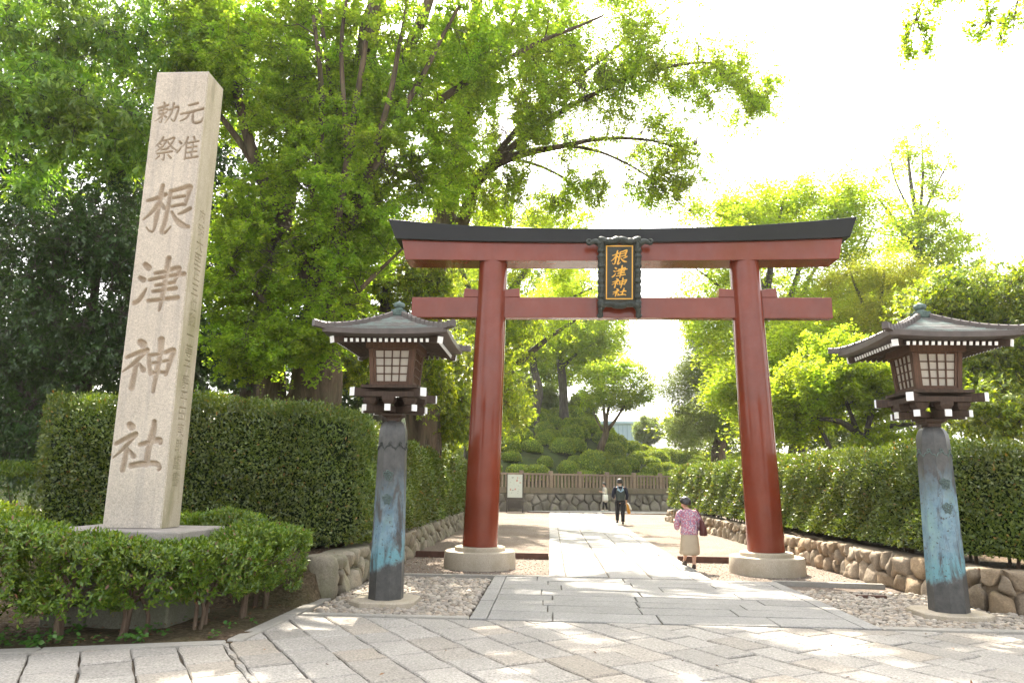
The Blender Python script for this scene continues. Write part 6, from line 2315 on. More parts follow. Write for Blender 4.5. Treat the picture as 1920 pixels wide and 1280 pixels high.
T("lback", "background_tree", "background tree on the hilltop left of the gate", b,
  [[((-6.5, 66, 5), 0.5), ((-6.5, 66, 14), 0.3), ((-6.4, 66, 22), 0.1)], [((-6.5, 66, 9), 0.3), ((-3.5, 66, 15), 0.1)]],
  [blob(900, 600, 66, 110, 110, 4, 160), blob(960, 480, 66, 110, 100, 4, 140), blob(960, 680, 64, 60, 60, 3, 110), blob(840, 480, 66, 110, 120, 4, 200), blob(1040, 680, 66, 70, 50, 3, 110), blob(1110, 640, 67, 60, 55, 3, 90), blob(1060, 560, 67, 70, 70, 3, 100)],
  MAT["maple"], MAT["bark_grey"], seed=109, k_twigs=4, twig=1.3, spurs=5, per=5, L=0.26, ratio=0.7, sig=0.3, droop=0.1, gaps=0.05, gscale=0.25, **FAR)
# ginkgo just outside the frame on the right: only its hanging sprays come into the picture
b = np.array([10.2, 12.8, 0.45])
T("overhang", "ginkgo_tree", "ginkgo whose leafy sprays hang into the top right corner", b,
  [[((10.2, 12.8, 0.2), 0.42), ((10.2, 12.7, 4), 0.34), ((10.0, 12.3, 7.5), 0.25), ((9.6, 11.5, 10.5), 0.15), ((9.2, 10.8, 13), 0.06)],
   [((10.1, 12.4, 6.6), 0.16), ((9.2, 11.0, 8.2), 0.10), tuple([tuple(at(1900, -60, 9.2)), 0.05]), tuple([tuple(at(1790, -60, 9.0)), 0.03]), tuple([tuple(at(1735, -10, 9.0)), 0.015]), tuple([tuple(at(1712, 60, 9.0)), 0.006])],
   [tuple([tuple(at(1860, -62, 9.1)), 0.02]), tuple([tuple(at(1850, 20, 9.0)), 0.012]), tuple([tuple(at(1862, 60, 9.0)), 0.006])],
   [tuple([tuple(at(1930, -55, 9.2)), 0.02]), tuple([tuple(at(1905, 10, 9.0)), 0.012]), tuple([tuple(at(1900, 60, 9.0)), 0.006])]],
  [blob(1722, 30, 9.0, 20, 60, 0.2, 9), blob(1750, -5, 9.1, 30, 30, 0.25, 8), blob(1790, -15, 9.0, 16, 30, 0.2, 6), blob(1855, 25, 9.0, 16, 45, 0.2, 7), blob(1900, 25, 9.0, 22, 50, 0.25, 9), blob(1810, -60, 9.2, 110, 20, 0.6, 26),
   blob(1708, 90, 9.0, 9, 45, 0.1, 7), blob(1735, 80, 9.0, 7, 60, 0.1, 8), blob(1695, 70, 9.0, 6, 30, 0.1, 6), blob(1830, 60, 9.0, 6, 40, 0.1, 6), blob(1880, 60, 9.0, 5, 30, 0.08, 4), blob(1980, -40, 9.4, 100, 90, 0.8, 60), ((9.4, 11.2, 11.5), (2.0, 2.0, 1.8), 120), ((10.8, 12.0, 9.5), (1.8, 1.8, 2.0), 90)],
  MAT["ginkgo_light"], MAT["bark"], seed=113, k_twigs=3, twig=0.16, spurs=4, per=3, L=0.042, ratio=1.0, sig=0.06, droop=0.5)

# pale building beyond the slope
bb = at(1172, 815, 105)
bld = thing("building", "pale blue building with vertical ribbed cladding beyond the azalea slope", "building", (bb[0], 105, bb[2] - 6))
w = 95 / 1340 * 105 / 2
mb = MB()
mb.box(-w, w, 0, 9, 0, 7.6)
wl = mb.build("wall", MAT["cladding"], bld)
for i in range(12):
    mb = MB()
    x = -w + 0.2 + i * (2 * w - 0.4) / 11
    mb.box(x - 0.05, x + 0.05, -0.12, -0.002, 0.2, 7.4)
    mb.build("rib", MAT["cladding_rib"], wl)
mb = MB()
mb.box(-w - 0.3, w + 0.3, -0.4, 9.3, 7.603, 7.95)
mb.build("roof", MAT["cladding"], bld)
print("LEAVES", sum(LEAFCOUNT.values()), LEAFCOUNT)

# ------------------------------------------------------------------ people
MAT["skin"] = plain("skin", (0.56, 0.33, 0.235), 0.55, 0.4, 0.06, 10)
MAT["hair_dark"] = plain("dark_hair", (0.018, 0.015, 0.014), 0.4, 0.5, 0.3, 30, 0.3)
MAT["hair_grey"] = plain("greying_hair", (0.03, 0.027, 0.025), 0.4, 0.5, 0.6, 22, 0.4)
MAT["navy"] = plain("navy_cloth", (0.016, 0.019, 0.035), 0.85, 0.2, 0.2, 9, 0.2)
MAT["black_cloth"] = plain("black_cloth", (0.014, 0.014, 0.016), 0.85, 0.2, 0.2, 9, 0.2)
MAT["skirt"] = plain("beige_skirt", (0.40, 0.33, 0.24), 0.9, 0.2, 0.08, 6, 0.2)
MAT["cream"] = plain("cream_cloth", (0.58, 0.52, 0.43), 0.9, 0.2, 0.06, 8, 0.2)
MAT["greyknit"] = plain("grey_knit", (0.36, 0.34, 0.31), 0.9, 0.2, 0.1, 14, 0.2)
MAT["maroon"] = plain("maroon_bag", (0.085, 0.025, 0.022), 0.6, 0.4, 0.15, 8, 0.1)
MAT["pack"] = plain("grey_green_pack", (0.045, 0.058, 0.055), 0.8, 0.3, 0.2, 12, 0.2)
MAT["packblue"] = plain("pale_blue_flap", (0.25, 0.36, 0.45), 0.7, 0.3, 0.1, 12)
MAT["shoe"] = plain("brown_shoe", (0.055, 0.035, 0.027), 0.5, 0.4, 0.2, 12)
MAT["white_cloth"] = plain("white_cloth", (0.75, 0.74, 0.71), 0.85, 0.2, 0.05, 8)
MAT["orange"] = plain("orange_bag", (0.62, 0.30, 0.05), 0.7, 0.3, 0.08, 8)
t = NT("floral_blouse")
_v = t.coord()
_vo = t.n("TexVoronoi", {"Vector": _v, "Scale": 42.0})
_h = t.n("SeparateColor", {0: _vo.outputs["Color"]}).outputs[0]
_c = t.ramp(_h, [(0.0, (0.42, 0.15, 0.21)), (0.3, (0.46, 0.32, 0.35)), (0.5, (0.24, 0.20, 0.30)), (0.7, (0.55, 0.43, 0.45)), (0.85, (0.38, 0.13, 0.21))], "CONSTANT")
t.principled(_c, 0.85, None, 0.2)
MAT["floral"] = t.m


def skin_body(name, verts, edges, mat, parent, sub=2):
    """one continuous surface grown round a skeleton; verts: {key: (x, y, z, r)}, the first one is the root"""
    keys = list(verts)
    me = bpy.data.meshes.new(name)
    me.from_pydata([verts[k][:3] for k in keys], [(keys.index(a), keys.index(b)) for a, b in edges], [])
    o = bpy.data.objects.new(name, me)
    COL.objects.link(o)
    o.modifiers.new("skin", "SKIN").use_smooth_shade = True
    me.skin_vertices  # layer comes with the modifier
    if not me.skin_vertices:
        bm = bmesh.new()
        bm.from_mesh(me)
        bm.verts.layers.skin.verify()
        bm.to_mesh(me)
        bm.free()
    sv = me.skin_vertices[0].data
    for i, k in enumerate(keys):
        r = verts[k][3]
        sv[i].radius = r if isinstance(r, tuple) else (r, r)
        sv[i].use_root = i == 0
    s = o.modifiers.new("sub", "SUBSURF")
    s.levels = s.render_levels = sub
    dg = bpy.context.evaluated_depsgraph_get()
    m2 = bpy.data.meshes.new_from_object(o.evaluated_get(dg))
    bpy.data.objects.remove(o)
    m2.name = name
    m2.materials.clear()
    m2.materials.append(mat)
    m2.polygons.foreach_set("use_smooth", [True] * len(m2.polygons))
    return link(bpy.data.objects.new(name, m2), parent)


def hand(verts, edges, wrist, side, d, n, up, key, curl=0.35, s=1.0):
    """palm, four unequal bent fingers and a thumb from the side of the palm; d = along the hand, n = palm side"""
    d, n, up = Vector(d).normalized(), Vector(n).normalized(), Vector(up).normalized()
    w = Vector(verts[wrist][:3])
    pc = w + d * 0.050 * s
    verts[key + "p"] = (*pc, (0.030 * s, 0.017 * s))
    edges.append((wrist, key + "p"))
    for i, (o, L) in enumerate(((-0.026, 0.066), (-0.009, 0.076), (0.009, 0.072), (0.025, 0.056))):
        b = pc + d * 0.032 * s + up * o * s
        p1 = b + (d * 0.9 + n * curl) * L * 0.5 * s
        p2 = p1 + (d * 0.6 + n * (curl + 0.5)) * L * 0.5 * s
        for q, (p, r) in enumerate(((b, 0.0095), (p1, 0.0085), (p2, 0.007))):
            verts["%sf%d%d" % (key, i, q)] = (*p, r * s)
        edges += [(key + "p", "%sf%d0" % (key, i)), ("%sf%d0" % (key, i), "%sf%d1" % (key, i)), ("%sf%d1" % (key, i), "%sf%d2" % (key, i))]
    b = pc - up * 0.030 * s - d * 0.012 * s
    p1 = b - up * 0.022 * s + d * 0.026 * s + n * 0.012 * s
    p2 = p1 + d * 0.026 * s + n * 0.012 * s
    for q, (p, r) in enumerate(((b, 0.011), (p1, 0.0095), (p2, 0.008))):
        verts["%st%d" % (key, q)] = (*p, r * s)
    edges += [(key + "p", key + "t0"), (key + "t0", key + "t1"), (key + "t1", key + "t2")]


def loft(rings, n=24, cap=True):
    """rings: (cx, cy, cz, rx, ry[, fold]) from bottom to top"""
    mb = MB()
    v, f = [], []
    for i, rg_ in enumerate(rings):
        cx, cy, cz, rx, ry = rg_[:5]
        fo = rg_[5] if len(rg_) > 5 else 0
        for k in range(n):
            a = 2 * math.pi * k / n
            w = 1 + fo * math.sin(a * 5 + i * 0.4) + fo * 0.6 * math.sin(a * 8 + 1)
            v.append((cx + rx * w * math.cos(a), cy + ry * w * math.sin(a), cz))
    for i in range(len(rings) - 1):
        for k in range(n):
            j = (k + 1) % n
            f.append((i * n + k, i * n + j, (i + 1) * n + j, (i + 1) * n + k))
    if cap:
        f.append(tuple(range((len(rings) - 1) * n, len(rings) * n)))
        f.append(tuple(range(n - 1, -1, -1)))
    return mb.add(v, f)


def head_parts(verts, edges, c, face, r, neck):
    """skull, jaw, nose and ears on the neck; face = unit direction looked at"""
    c, fd = Vector(c), Vector(face).normalized()
    sd = fd.cross(Vector((0, 0, 1))).normalized()
    up = sd.cross(fd).normalized()
    P = lambda f_, s_, u_: tuple(c + fd * f_ * r + sd * s_ * r + up * u_ * r)
    verts["skull"] = (*P(-0.05, 0, 0.18), (r * 0.80, r * 0.92))
    verts["crown"] = (*P(-0.08, 0, 0.55), (r * 0.55, r * 0.66))
    verts["jaw"] = (*P(0.18, 0, -0.55), (r * 0.56, r * 0.58))
    verts["chin"] = (*P(0.42, 0, -0.92), (r * 0.30, r * 0.26))
    verts["nose0"] = (*P(0.72, 0, -0.10), r * 0.16)
    verts["nose1"] = (*P(1.02, 0, -0.26), r * 0.12)
    for s in (-1, 1):
        verts["ear%d" % s] = (*P(-0.02, s * 0.92, -0.12), (r * 0.16, r * 0.2))
        edges.append(("skull", "ear%d" % s))
    edges += [(neck, "jaw"), ("jaw", "skull"), ("skull", "crown"), ("jaw", "chin"), ("skull", "nose0"), ("nose0", "nose1")]
    return P


def face_bits(P, r, parent):
    for s in (-1, 1):
        mb = MB()
        mb.lathe([(0.001, -0.09 * r), (0.10 * r, 0), (0.001, 0.09 * r)], 8)
        mb.build("eye", MAT["hair_dark"], parent, loc=P(0.80, s * 0.34, 0.05))
    mb = MB()
    a, b = P(0.74, -0.22, -0.62), P(0.74, 0.22, -0.62)
    mb.tube([a, P(0.80, 0, -0.62), b], [0.05 * r, 0.08 * r, 0.05 * r], 6)
    mb.build("mouth", MAT["maroon"], parent)


def hair_cap(P, r, mat, parent, low=-0.55, bun=False, seed=1, back=1.0):
    mb = MB()
    v, f = [], []
    nu, nv = 22, 11
    for j in range(nv + 1):
        th = j / nv
        for i in range(nu):
            ph = 2 * math.pi * i / nu           # 0 = face
            front = 0.5 + 0.5 * math.cos(ph)
            lo = low * (1 - front) ** 0.7 + 0.55 * front ** 1.5
            el = lo + (1.0 - lo) * th
            el = max(-1, min(1, el))
            rr = math.sqrt(max(0, 1 - (el * 0.92) ** 2)) if th < 1 else 0.0
            wob = 1 + 0.035 * math.sin(ph * 7 + seed) + 0.03 * math.sin(ph * 3 + j)
            fx = math.cos(ph) * rr * 1.00 * wob
            if fx < 0:
                fx *= back
            v.append(P(fx - 0.06, math.sin(ph) * rr * 0.98 * wob, el * 1.05 + 0.16))
    for j in range(nv):
        for i in range(nu):
            k = (i + 1) % nu
            f.append((j * nu + i, j * nu + k, (j + 1) * nu + k, (j + 1) * nu + i))
    mb.add(v, f)
    o = mb.build("hair", mat, parent, smooth=True)
    m = o.modifiers.new("thick", "SOLIDIFY")
    m.thickness = 0.12 * r
    m.offset = -1
    return o


def shoe(p, d, mat, parent, s=1.0):
    d = Vector(d).normalized()
    a = math.atan2(d.y, d.x)
    mb = loft([(0.05 * s, 0, 0.0, 0.125 * s, 0.040 * s), (0.05 * s, 0, 0.02 * s, 0.13 * s, 0.045 * s), (0.03 * s, 0, 0.05 * s, 0.105 * s, 0.040 * s), (-0.02 * s, 0, 0.08 * s, 0.05 * s, 0.036 * s)], 18)
    mb.xform(Matrix.Translation(Vector(p)) @ Matrix.Rotation(a, 4, "Z"))
    return mb.build("shoe", mat, parent, smooth=True)


# --- the stooping woman by the right pillar
wp = thing("person", "elderly woman in a floral blouse and beige skirt stepping off the path, head bowed", "person", (2.76, 14.76, 0.0))
wp.scale = (0.90, 0.92, 1.0)
V_ = {"pelvis": (0.02, 0.0, 0.68, 0.125), "waist": (0.02, 0.02, 0.82, 0.115), "chest": (0.02, 0.07, 0.98, 0.125), "neckb": (0.0, 0.12, 1.10, 0.055), "neck": (-0.02, 0.15, 1.15, 0.045)}
E_ = [("pelvis", "waist"), ("waist", "chest"), ("chest", "neckb"), ("neckb", "neck")]
Pw = head_parts(V_, E_, (-0.045, 0.185, 1.235), (-0.80, 0.55, -0.30), 0.105, "neck")
for s, el, wr in ((-1, (-0.24, 0.09, 0.80), (-0.27, 0.30, 0.88)), (1, (0.24, 0.05, 0.80), (0.22, 0.24, 0.84))):
    k = "L" if s < 0 else "R"
    V_["sh" + k] = (s * 0.155, 0.09, 1.06, 0.052)
    V_["el" + k] = (*el, 0.040)
    V_["wr" + k] = (*wr, 0.026)
    E_ += [("chest", "sh" + k), ("sh" + k, "el" + k), ("el" + k, "wr" + k)]
    hand(V_, E_, "wr" + k, s, (0.0 - s * 0.1, 0.9, 0.25), (-s * 0.6, 0, -0.7), (s * 0.3, 0, 0.9), "h" + k, 0.4, 0.95)
for k, hip, kn, an, to in (("R", (0.08, 0.0, 0.62), (0.085, 0.03, 0.36), (0.075, -0.02, 0.085), (0.075, 0.10, 0.035)), ("L", (-0.06, 0.02, 0.62), (-0.06, 0.20, 0.38), (-0.05, 0.36, 0.16), (-0.06, 0.47, 0.085))):
    V_["hp" + k] = (*hip, 0.085)
    V_["kn" + k] = (*kn, 0.058)
    V_["cf" + k] = (kn[0] * .5 + an[0] * .5, kn[1] * .5 + an[1] * .5 - 0.015, kn[2] * .55 + an[2] * .45, 0.053)
    V_["an" + k] = (*an, 0.034)
    V_["to" + k] = (*to, 0.030)
    E_ += [("pelvis", "hp" + k), ("hp" + k, "kn" + k), ("kn" + k, "cf" + k), ("cf" + k, "an" + k), ("an" + k, "to" + k)]
wb = skin_body("body", V_, E_, MAT["skin"], wp)
face_bits(Pw, 0.105, wp)
hair_cap(Pw, 0.105, MAT["hair_grey"], wp, low=-0.75, back=1.15)
loft([(0.0, 0.03, 0.60, 0.205, 0.165, 0.03), (0.0, 0.03, 0.70, 0.195, 0.155, 0.02), (0.01, 0.04, 0.82, 0.180, 0.145, 0.015), (0.01, 0.065, 0.95, 0.190, 0.145, 0.01), (0.005, 0.085, 1.05, 0.190, 0.125, 0.005),
      (0.0, 0.10, 1.105, 0.135, 0.095), (-0.005, 0.12, 1.135, 0.065, 0.06)], 32).build("blouse", MAT["floral"], wp, smooth=True, sub=1)
for s, el in ((-1, (-0.245, 0.10, 0.80)), (1, (0.245, 0.06, 0.80))):
    mb = MB()
    c = catmull([(s * 0.12, 0.085, 1.085), (s * 0.185, 0.09, 1.02), (el[0], el[1], 0.86), (el[0] - s * 0.0, el[1] + 0.05, 0.775), (el[0] - s * 0.005, el[1] + 0.10, 0.80)], 0.04)
    mb.tube(c, np.interp(np.linspace(0, 1, len(c)), [0, 0.2, 0.6, 1], [0.05, 0.078, 0.070, 0.062]), 14)
    mb.build("sleeve", MAT["floral"], wp, smooth=True)
loft([(-0.005, 0.06, 0.235, 0.225, 0.22, 0.05), (0.0, 0.05, 0.30, 0.220, 0.21, 0.045), (0.0, 0.035, 0.45, 0.208, 0.185, 0.03), (0.0, 0.03, 0.62, 0.185, 0.15, 0.01), (0.0, 0.03, 0.70, 0.165, 0.135)], 36).build("skirt", MAT["skirt"], wp, smooth=True, sub=1)
shoe((0.075, -0.03, 0.0), (0.0, 1, 0), MAT["shoe"], wp, 0.95)
shoe((-0.052, 0.34, 0.03), (-0.15, 1, 0), MAT["shoe"], wp, 0.95)
bagw = thing("shoulder_bag", "maroon shoulder bag hanging at the stooping woman's right side", "bag", (2.76, 14.76, 0.0))
bagw.scale = (0.90, 0.92, 1.0)
mb = loft([(0.295, -0.01, 0.625, 0.070, 0.12), (0.30, -0.01, 0.65, 0.085, 0.14), (0.29, -0.01, 0.78, 0.075, 0.135), (0.265, -0.005, 0.90, 0.045, 0.12), (0.255, 0, 0.93, 0.03, 0.11)], 20)
mb.build("bag_body", MAT["maroon"], bagw, smooth=True)
mb = MB()
for yy in (-0.06, 0.10):
    c = catmull([(0.26, yy, 0.92), (0.235, yy * 0.9 + 0.01, 1.02), (0.165, 0.05 + yy * 0.5, 1.125), (0.14, 0.085 + yy * 0.3, 1.135)], 0.03)
    mb.tube(c, 0.012, 6)
    mb.build("strap", MAT["maroon"], bagw, smooth=True)
    mb = MB()

# --- the man with the backpack
mp = thing("person", "man in a navy jacket and black trousers walking away up the path", "person", (2.80, 29.4, 0.02))
V_ = {"pelvis": (0, 0, 0.93, 0.13), "waist": (0, 0.0, 1.08, 0.125), "chest": (0, 0.0, 1.30, 0.14), "neckb": (0, 0.0, 1.45, 0.062), "neck": (0, 0.015, 1.52, 0.052)}
E_ = [("pelvis", "waist"), ("waist", "chest"), ("chest", "neckb"), ("neckb", "neck")]
Pm = head_parts(V_, E_, (0.0, 0.04, 1.625), (0.10, 1, -0.12), 0.115, "neck")
for s, el, wr in ((-1, (-0.27, 0.03, 1.12), (-0.22, 0.22, 1.00)), (1, (0.27, -0.02, 1.13), (0.245, 0.05, 0.885))):
    k = "L" if s < 0 else "R"
    V_["sh" + k] = (s * 0.19, 0, 1.41, 0.062)
    V_["el" + k] = (*el, 0.046)
    V_["wr" + k] = (*wr, 0.030)
    E_ += [("chest", "sh" + k), ("sh" + k, "el" + k), ("el" + k, "wr" + k)]
    hand(V_, E_, "wr" + k, s, (0, 0.25, -0.95) if s > 0 else (0.2, 0.9, 0.2), (-s, 0.1, 0), (0, 0.95, 0.2) if s > 0 else (0, 0, 1), "h" + k, 0.55 if s > 0 else 0.35)
for k, hip, kn, an, to in (("R", (0.09, 0, 0.86), (0.10, 0.02, 0.50), (0.09, -0.06, 0.095), (0.10, 0.08, 0.04)), ("L", (-0.09, 0, 0.86), (-0.10, 0.17, 0.52), (-0.10, 0.24, 0.13), (-0.11, 0.37, 0.08))):
    V_["hp" + k] = (*hip, 0.095)
    V_["kn" + k] = (*kn, 0.064)
    V_["an" + k] = (*an, 0.040)
    V_["to" + k] = (*to, 0.034)
    E_ += [("pelvis", "hp" + k), ("hp" + k, "kn" + k), ("kn" + k, "an" + k), ("an" + k, "to" + k)]
skin_body("body", V_, E_, MAT["skin"], mp)
face_bits(Pm, 0.115, mp)
hair_cap(Pm, 0.115, MAT["hair_dark"], mp, low=-0.62)
loft([(0, 0, 0.90, 0.185, 0.145, 0.02), (0, 0, 1.05, 0.180, 0.14, 0.015), (0, 0, 1.25, 0.205, 0.145, 0.01), (0, 0, 1.38, 0.215, 0.125), (0, 0, 1.44, 0.15, 0.10), (0, 0, 1.475, 0.085, 0.075)], 28).build("jacket", MAT["navy"], mp, smooth=True, sub=1)
loft([(0, 0.005, 1.462, 0.070, 0.066), (0, 0.01, 1.50, 0.062, 0.062)], 20).build("collar", MAT["white_cloth"], mp, smooth=True)
for s, el, wr in ((-1, (-0.275, 0.03, 1.12), (-0.23, 0.18, 1.03)), (1, (0.275, -0.02, 1.13), (0.255, 0.03, 0.95))):
    mb = MB()
    c = catmull([(s * 0.15, 0, 1.42), (s * 0.215, 0, 1.35), el, wr], 0.05)
    mb.tube(c, np.interp(np.linspace(0, 1, len(c)), [0, 0.25, 0.6, 1], [0.06, 0.082, 0.066, 0.050]), 14)
    mb.build("sleeve", MAT["navy"], mp, smooth=True)
mb = MB()
for s, pts in ((1, [(0.085, 0, 0.93), (0.10, 0.0, 0.80), (0.10, 0.02, 0.50), (0.092, -0.05, 0.10)]), (-1, [(-0.085, 0, 0.93), (-0.10, 0.03, 0.80), (-0.10, 0.17, 0.52), (-0.10, 0.235, 0.14)])):
    c = catmull(pts, 0.06)
    mb.tube(c, np.interp(np.linspace(0, 1, len(c)), [0, 0.2, 0.55, 1], [0.10, 0.112, 0.085, 0.068]), 16)
st = len(mb.v)
m2 = loft([(0, 0, 0.82, 0.16, 0.13), (0, 0, 0.90, 0.185, 0.14), (0, 0, 0.99, 0.175, 0.135)], 24)
mb.add(m2.v, m2.f)
mb.build("trousers", MAT["black_cloth"], mp, smooth=True)
shoe((0.09, -0.08, 0.0), (0.05, 1, 0), MAT["black_cloth"], mp)
shoe((-0.10, 0.22, 0.035), (-0.1, 1, 0), MAT["black_cloth"], mp)
bk = thing("backpack", "grey-green backpack with a pale blue flap on the walking man's back", "backpack", (2.80, 29.4, 0.02))
loft([(0, -0.20, 0.93, 0.145, 0.07), (0, -0.215, 0.96, 0.16, 0.088), (0, -0.215, 1.20, 0.158, 0.085), (0, -0.205, 1.32, 0.145, 0.072), (0, -0.19, 1.37, 0.11, 0.05)], 24).build("pack_body", MAT["pack"], bk, smooth=True)
mb = MB()
mb.add([(-0.13, -0.295, 1.33), (-0.06, -0.302, 1.27), (0.0, -0.306, 1.24), (0.06, -0.302, 1.27), (0.13, -0.295, 1.33), (0.10, -0.27, 1.385), (0, -0.26, 1.33), (-0.10, -0.27, 1.385),
        (-0.13, -0.26, 1.33), (-0.06, -0.27, 1.27), (0.0, -0.27, 1.24), (0.06, -0.27, 1.27), (0.13, -0.26, 1.33), (0.10, -0.24, 1.385), (0, -0.23, 1.33), (-0.10, -0.24, 1.385)],
       [(0, 1, 2, 6, 7), (2, 3, 4, 5, 6)] + [(i, (i + 1) % 8, (i + 1) % 8 + 8, i + 8)[::-1] for i in range(8)])
mb.build("flap", MAT["packblue"], bk)
for s in (-1, 1):
    mb = MB()
    mb.tube(catmull([(s * 0.09, -0.18, 1.36), (s * 0.10, -0.10, 1.455), (s * 0.11, 0.0, 1.47), (s * 0.12, 0.12, 1.40), (s * 0.13, 0.13, 1.2)], 0.04), 0.016, 6)
    mb.build("strap", MAT["packblue"], bk, smooth=True)
mb = MB()
mb.box(-0.006, 0.006, -0.312, -0.298, 0.98, 1.22)
mb.build("zip", MAT["black_cloth"], bk)
cb = thing("carrier_bag", "orange and white carrier bag in the walking man's right hand", "bag", (2.80, 29.4, 0.02))
mb = loft([(0.36, 0.09, 0.40, 0.045, 0.05), (0.345, 0.09, 0.46, 0.075, 0.09), (0.31, 0.09, 0.66, 0.055, 0.10), (0.285, 0.09, 0.78, 0.03, 0.09)], 16)
mb.build("bag_body", MAT["orange"], cb, smooth=True)
mb = loft([(0.43, 0.07, 0.55, 0.035, 0.05), (0.41, 0.07, 0.60, 0.05, 0.07), (0.36, 0.07, 0.74, 0.04, 0.06), (0.30, 0.08, 0.83, 0.02, 0.04)], 14)
mb.build("white_wrap", MAT["white_cloth"], cb, smooth=True)
mb = MB()
mb.tube(catmull([(0.285, 0.16, 0.77), (0.262, 0.11, 0.815), (0.285, 0.03, 0.77)], 0.02), 0.008, 6)
mb.build("handle", MAT["orange"], cb, smooth=True)

# --- the woman by the boulder wall
fp = thing("person", "woman in a pale tunic and black leggings facing left by the boulder wall", "person", (3.14, 42.3, 0.02))
V_ = {"pelvis": (0.03, 0, 0.86, 0.12), "waist": (0.02, 0, 1.00, 0.11), "chest": (0.02, 0.0, 1.19, 0.12), "neckb": (0.0, 0, 1.34, 0.05), "neck": (-0.015, 0, 1.39, 0.044)}
E_ = [("pelvis", "waist"), ("waist", "chest"), ("chest", "neckb"), ("neckb", "neck")]
Pf = head_parts(V_, E_, (-0.03, 0, 1.495), (-1, 0.10, -0.10), 0.105, "neck")
for s, el, wr in ((-1, (0.05, -0.22, 1.02), (-0.17, -0.16, 1.08)), (1, (0.0, 0.21, 1.02), (-0.20, 0.10, 1.10))):
    k = "L" if s < 0 else "R"
    V_["sh" + k] = (0.01, s * 0.16, 1.30, 0.05)
    V_["el" + k] = (*el, 0.038)
    V_["wr" + k] = (*wr, 0.025)
    E_ += [("chest", "sh" + k), ("sh" + k, "el" + k), ("el" + k, "wr" + k)]
    hand(V_, E_, "wr" + k, s, (-0.9, 0.1, 0.3), (0, -s, -0.2), (0, 0, 1), "h" + k, 0.4, 0.95)
for k, hip, kn, an, to in (("R", (0.04, 0.08, 0.80), (0.07, 0.08, 0.46), (0.14, 0.08, 0.09), (0.03, 0.09, 0.035)), ("L", (0.04, -0.08, 0.80), (-0.06, -0.08, 0.46), (-0.10, -0.08, 0.09), (-0.21, -0.08, 0.035))):
    V_["hp" + k] = (*hip, 0.085)
    V_["kn" + k] = (*kn, 0.058)
    V_["an" + k] = (*an, 0.036)
    V_["to" + k] = (*to, 0.030)
    E_ += [("pelvis", "hp" + k), ("hp" + k, "kn" + k), ("kn" + k, "an" + k), ("an" + k, "to" + k)]
skin_body("body", V_, E_, MAT["skin"], fp)
face_bits(Pf, 0.105, fp)
hair_cap(Pf, 0.105, MAT["hair_dark"], fp, low=-0.7, back=1.1)
loft([(0.03, 0, 0.48, 0.17, 0.19, 0.03), (0.03, 0, 0.62, 0.185, 0.20, 0.03), (0.03, 0, 0.85, 0.155, 0.18, 0.015), (0.03, 0, 1.0, 0.135, 0.165)], 28).build("skirt", MAT["cream"], fp, smooth=True, sub=1)
loft([(0.03, 0, 0.90, 0.15, 0.185, 0.02), (0.025, 0, 1.05, 0.145, 0.18, 0.01), (0.02, 0, 1.22, 0.145, 0.185), (0.01, 0, 1.32, 0.105, 0.14), (0.0, 0, 1.365, 0.06, 0.065)], 28).build("top", MAT["greyknit"], fp, smooth=True, sub=1)
for pts in ([(0.01, -0.13, 1.30), (0.04, -0.19, 1.22), (0.055, -0.23, 1.03), (-0.10, -0.18, 1.07)], [(0.01, 0.13, 1.30), (0.02, 0.19, 1.22), (0.0, 0.22, 1.03), (-0.13, 0.13, 1.085)]):
    c = catmull(pts, 0.05)
    mb = MB()
    mb.tube(c, np.interp(np.linspace(0, 1, len(c)), [0, 0.3, 1], [0.05, 0.066, 0.042]), 12)
    mb.build("sleeve", MAT["cream"], fp, smooth=True)
for pts in ([(0.04, 0.08, 0.78), (0.07, 0.08, 0.46), (0.135, 0.08, 0.10)], [(0.04, -0.08, 0.78), (-0.06, -0.08, 0.46), (-0.10, -0.08, 0.10)]):
    c = catmull(pts, 0.06)
    mb = MB()
    mb.tube(c, np.interp(np.linspace(0, 1, len(c)), [0, 0.5, 1], [0.09, 0.066, 0.045]), 12)
    mb.build("legging", MAT["black_cloth"], fp, smooth=True)
shoe((0.14, 0.08, 0.0), (-1, 0.05, 0), MAT["white_cloth"], fp, 0.9)
shoe((-0.10, -0.08, 0.0), (-1, 0, 0), MAT["white_cloth"], fp, 0.9)
tb = thing("tote_bag", "white tote bag on the arm of the woman by the boulder wall", "bag", (3.14, 42.3, 0.02))
loft([(0.04, -0.28, 0.60, 0.12, 0.035), (0.04, -0.285, 0.63, 0.13, 0.045), (0.04, -0.28, 0.86, 0.13, 0.045), (0.04, -0.275, 0.93, 0.125, 0.02)], 18).build("bag_body", MAT["white_cloth"], tb, smooth=True)
mb = MB()
mb.tube(catmull([(-0.05, -0.275, 0.92), (0.03, -0.255, 1.075), (0.11, -0.275, 0.92)], 0.03), 0.010, 6)
mb.build("handle", MAT["white_cloth"], tb, smooth=True)

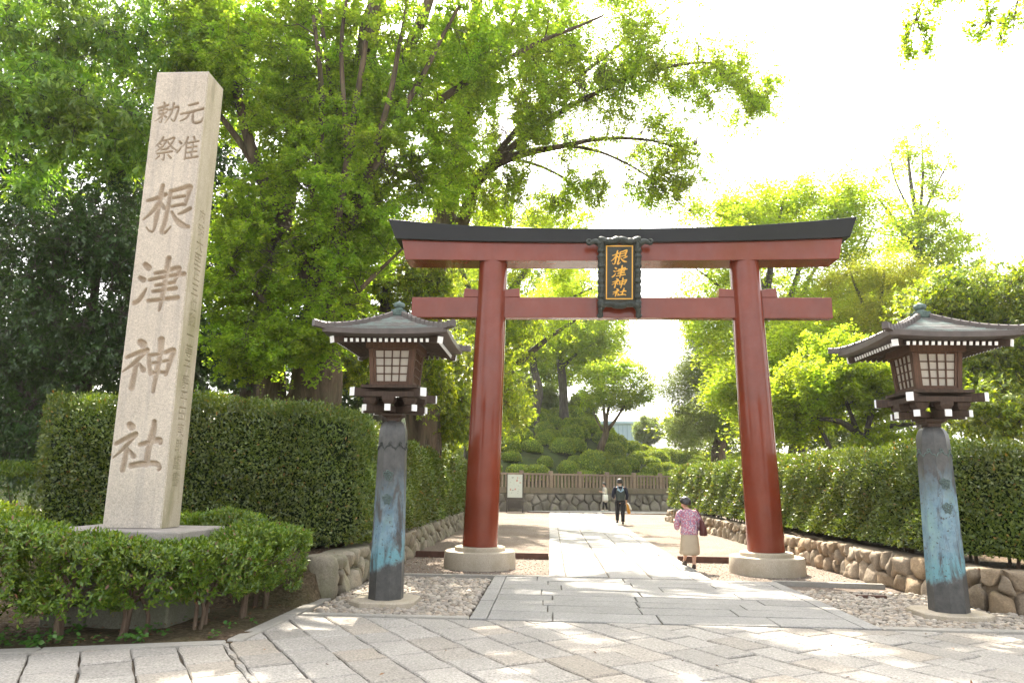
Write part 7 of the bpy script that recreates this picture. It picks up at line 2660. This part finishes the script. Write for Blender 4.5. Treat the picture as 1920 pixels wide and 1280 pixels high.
# ------------------------------------------------------------------ daylight
SUN_EL, SUN_AZ = 52.0, -7.0       # azimuth from +Y, negative = towards -X
world = bpy.data.worlds.new("World")
scene.world = world
world.use_nodes = True
wt = world.node_tree
wt.nodes.clear()
sky = wt.nodes.new("ShaderNodeTexSky")
sky.sky_type = "NISHITA"
sky.sun_disc = False
sky.sun_elevation = rad(SUN_EL)
sky.sun_rotation = rad(SUN_AZ)
sky.altitude = 0
sky.air_density = 1.0
sky.dust_density = 4.0
sky.ozone_density = 1.0
bg = wt.nodes.new("ShaderNodeBackground")
bg.inputs[1].default_value = 0.15
wo = wt.nodes.new("ShaderNodeOutputWorld")
hs = wt.nodes.new("ShaderNodeHueSaturation")     # a hazy white spring sky
hs.inputs["Saturation"].default_value = 0.3
wt.links.new(sky.outputs[0], hs.inputs["Color"])
tint = wt.nodes.new("ShaderNodeMixRGB")             # warm daylight balance, the same for sky and sun
tint.blend_type = "MULTIPLY"
tint.inputs[0].default_value = 1.0
tint.inputs[2].default_value = (1.0, 0.978, 0.935, 1)
wt.links.new(hs.outputs[0], tint.inputs[1])
wt.links.new(tint.outputs[0], bg.inputs[0])
wt.links.new(bg.outputs[0], wo.inputs[0])
sd = bpy.data.lights.new("sun", "SUN")
sd.energy = 3.8
sd.angle = rad(0.53)
sd.color = (1.0, 0.91, 0.77)
so = bpy.data.objects.new("sun", sd)
COL.objects.link(so)
_sv = Vector((math.sin(rad(SUN_AZ)) * math.cos(rad(SUN_EL)), math.cos(rad(SUN_AZ)) * math.cos(rad(SUN_EL)), math.sin(rad(SUN_EL))))
so.rotation_euler = _sv.to_track_quat("Z", "Y").to_euler()
so.location = (0, 0, 30)

vs = scene.view_settings
vs.view_transform = "Standard"
vs.look = "None"
vs.gamma = 1.0
vs.exposure = 2.4
cy = scene.cycles
cy.max_bounces = 8
cy.diffuse_bounces = 4
cy.glossy_bounces = 3
cy.transmission_bounces = 4
cy.transparent_max_bounces = 4
cy.caustics_reflective = False
cy.caustics_refractive = False
cy.use_denoising = True
cy.denoiser = "OPENIMAGEDENOISE"
cy.denoising_input_passes = "RGB_ALBEDO_NORMAL"
cy.denoising_prefilter = "NONE"
cy.sample_clamp_indirect = 8.0

# spring haze in the air
hm = bpy.data.materials.new("haze")
hm.use_nodes = True
hm.node_tree.nodes.clear()
_o = hm.node_tree.nodes.new("ShaderNodeOutputMaterial")
_p = hm.node_tree.nodes.new("ShaderNodeVolumePrincipled")
_p.inputs["Color"].default_value = (1.0, 1.0, 1.0, 1)
_p.inputs["Density"].default_value = 0.0003
_p.inputs["Anisotropy"].default_value = 0.35
hm.node_tree.links.new(_p.outputs[0], _o.inputs["Volume"])
mb = MB()
mb.box(-700, 700, -350, 950, -1.3, 32)
stuff(mb.build("haze", hm))
cy.volume_bounces = 0
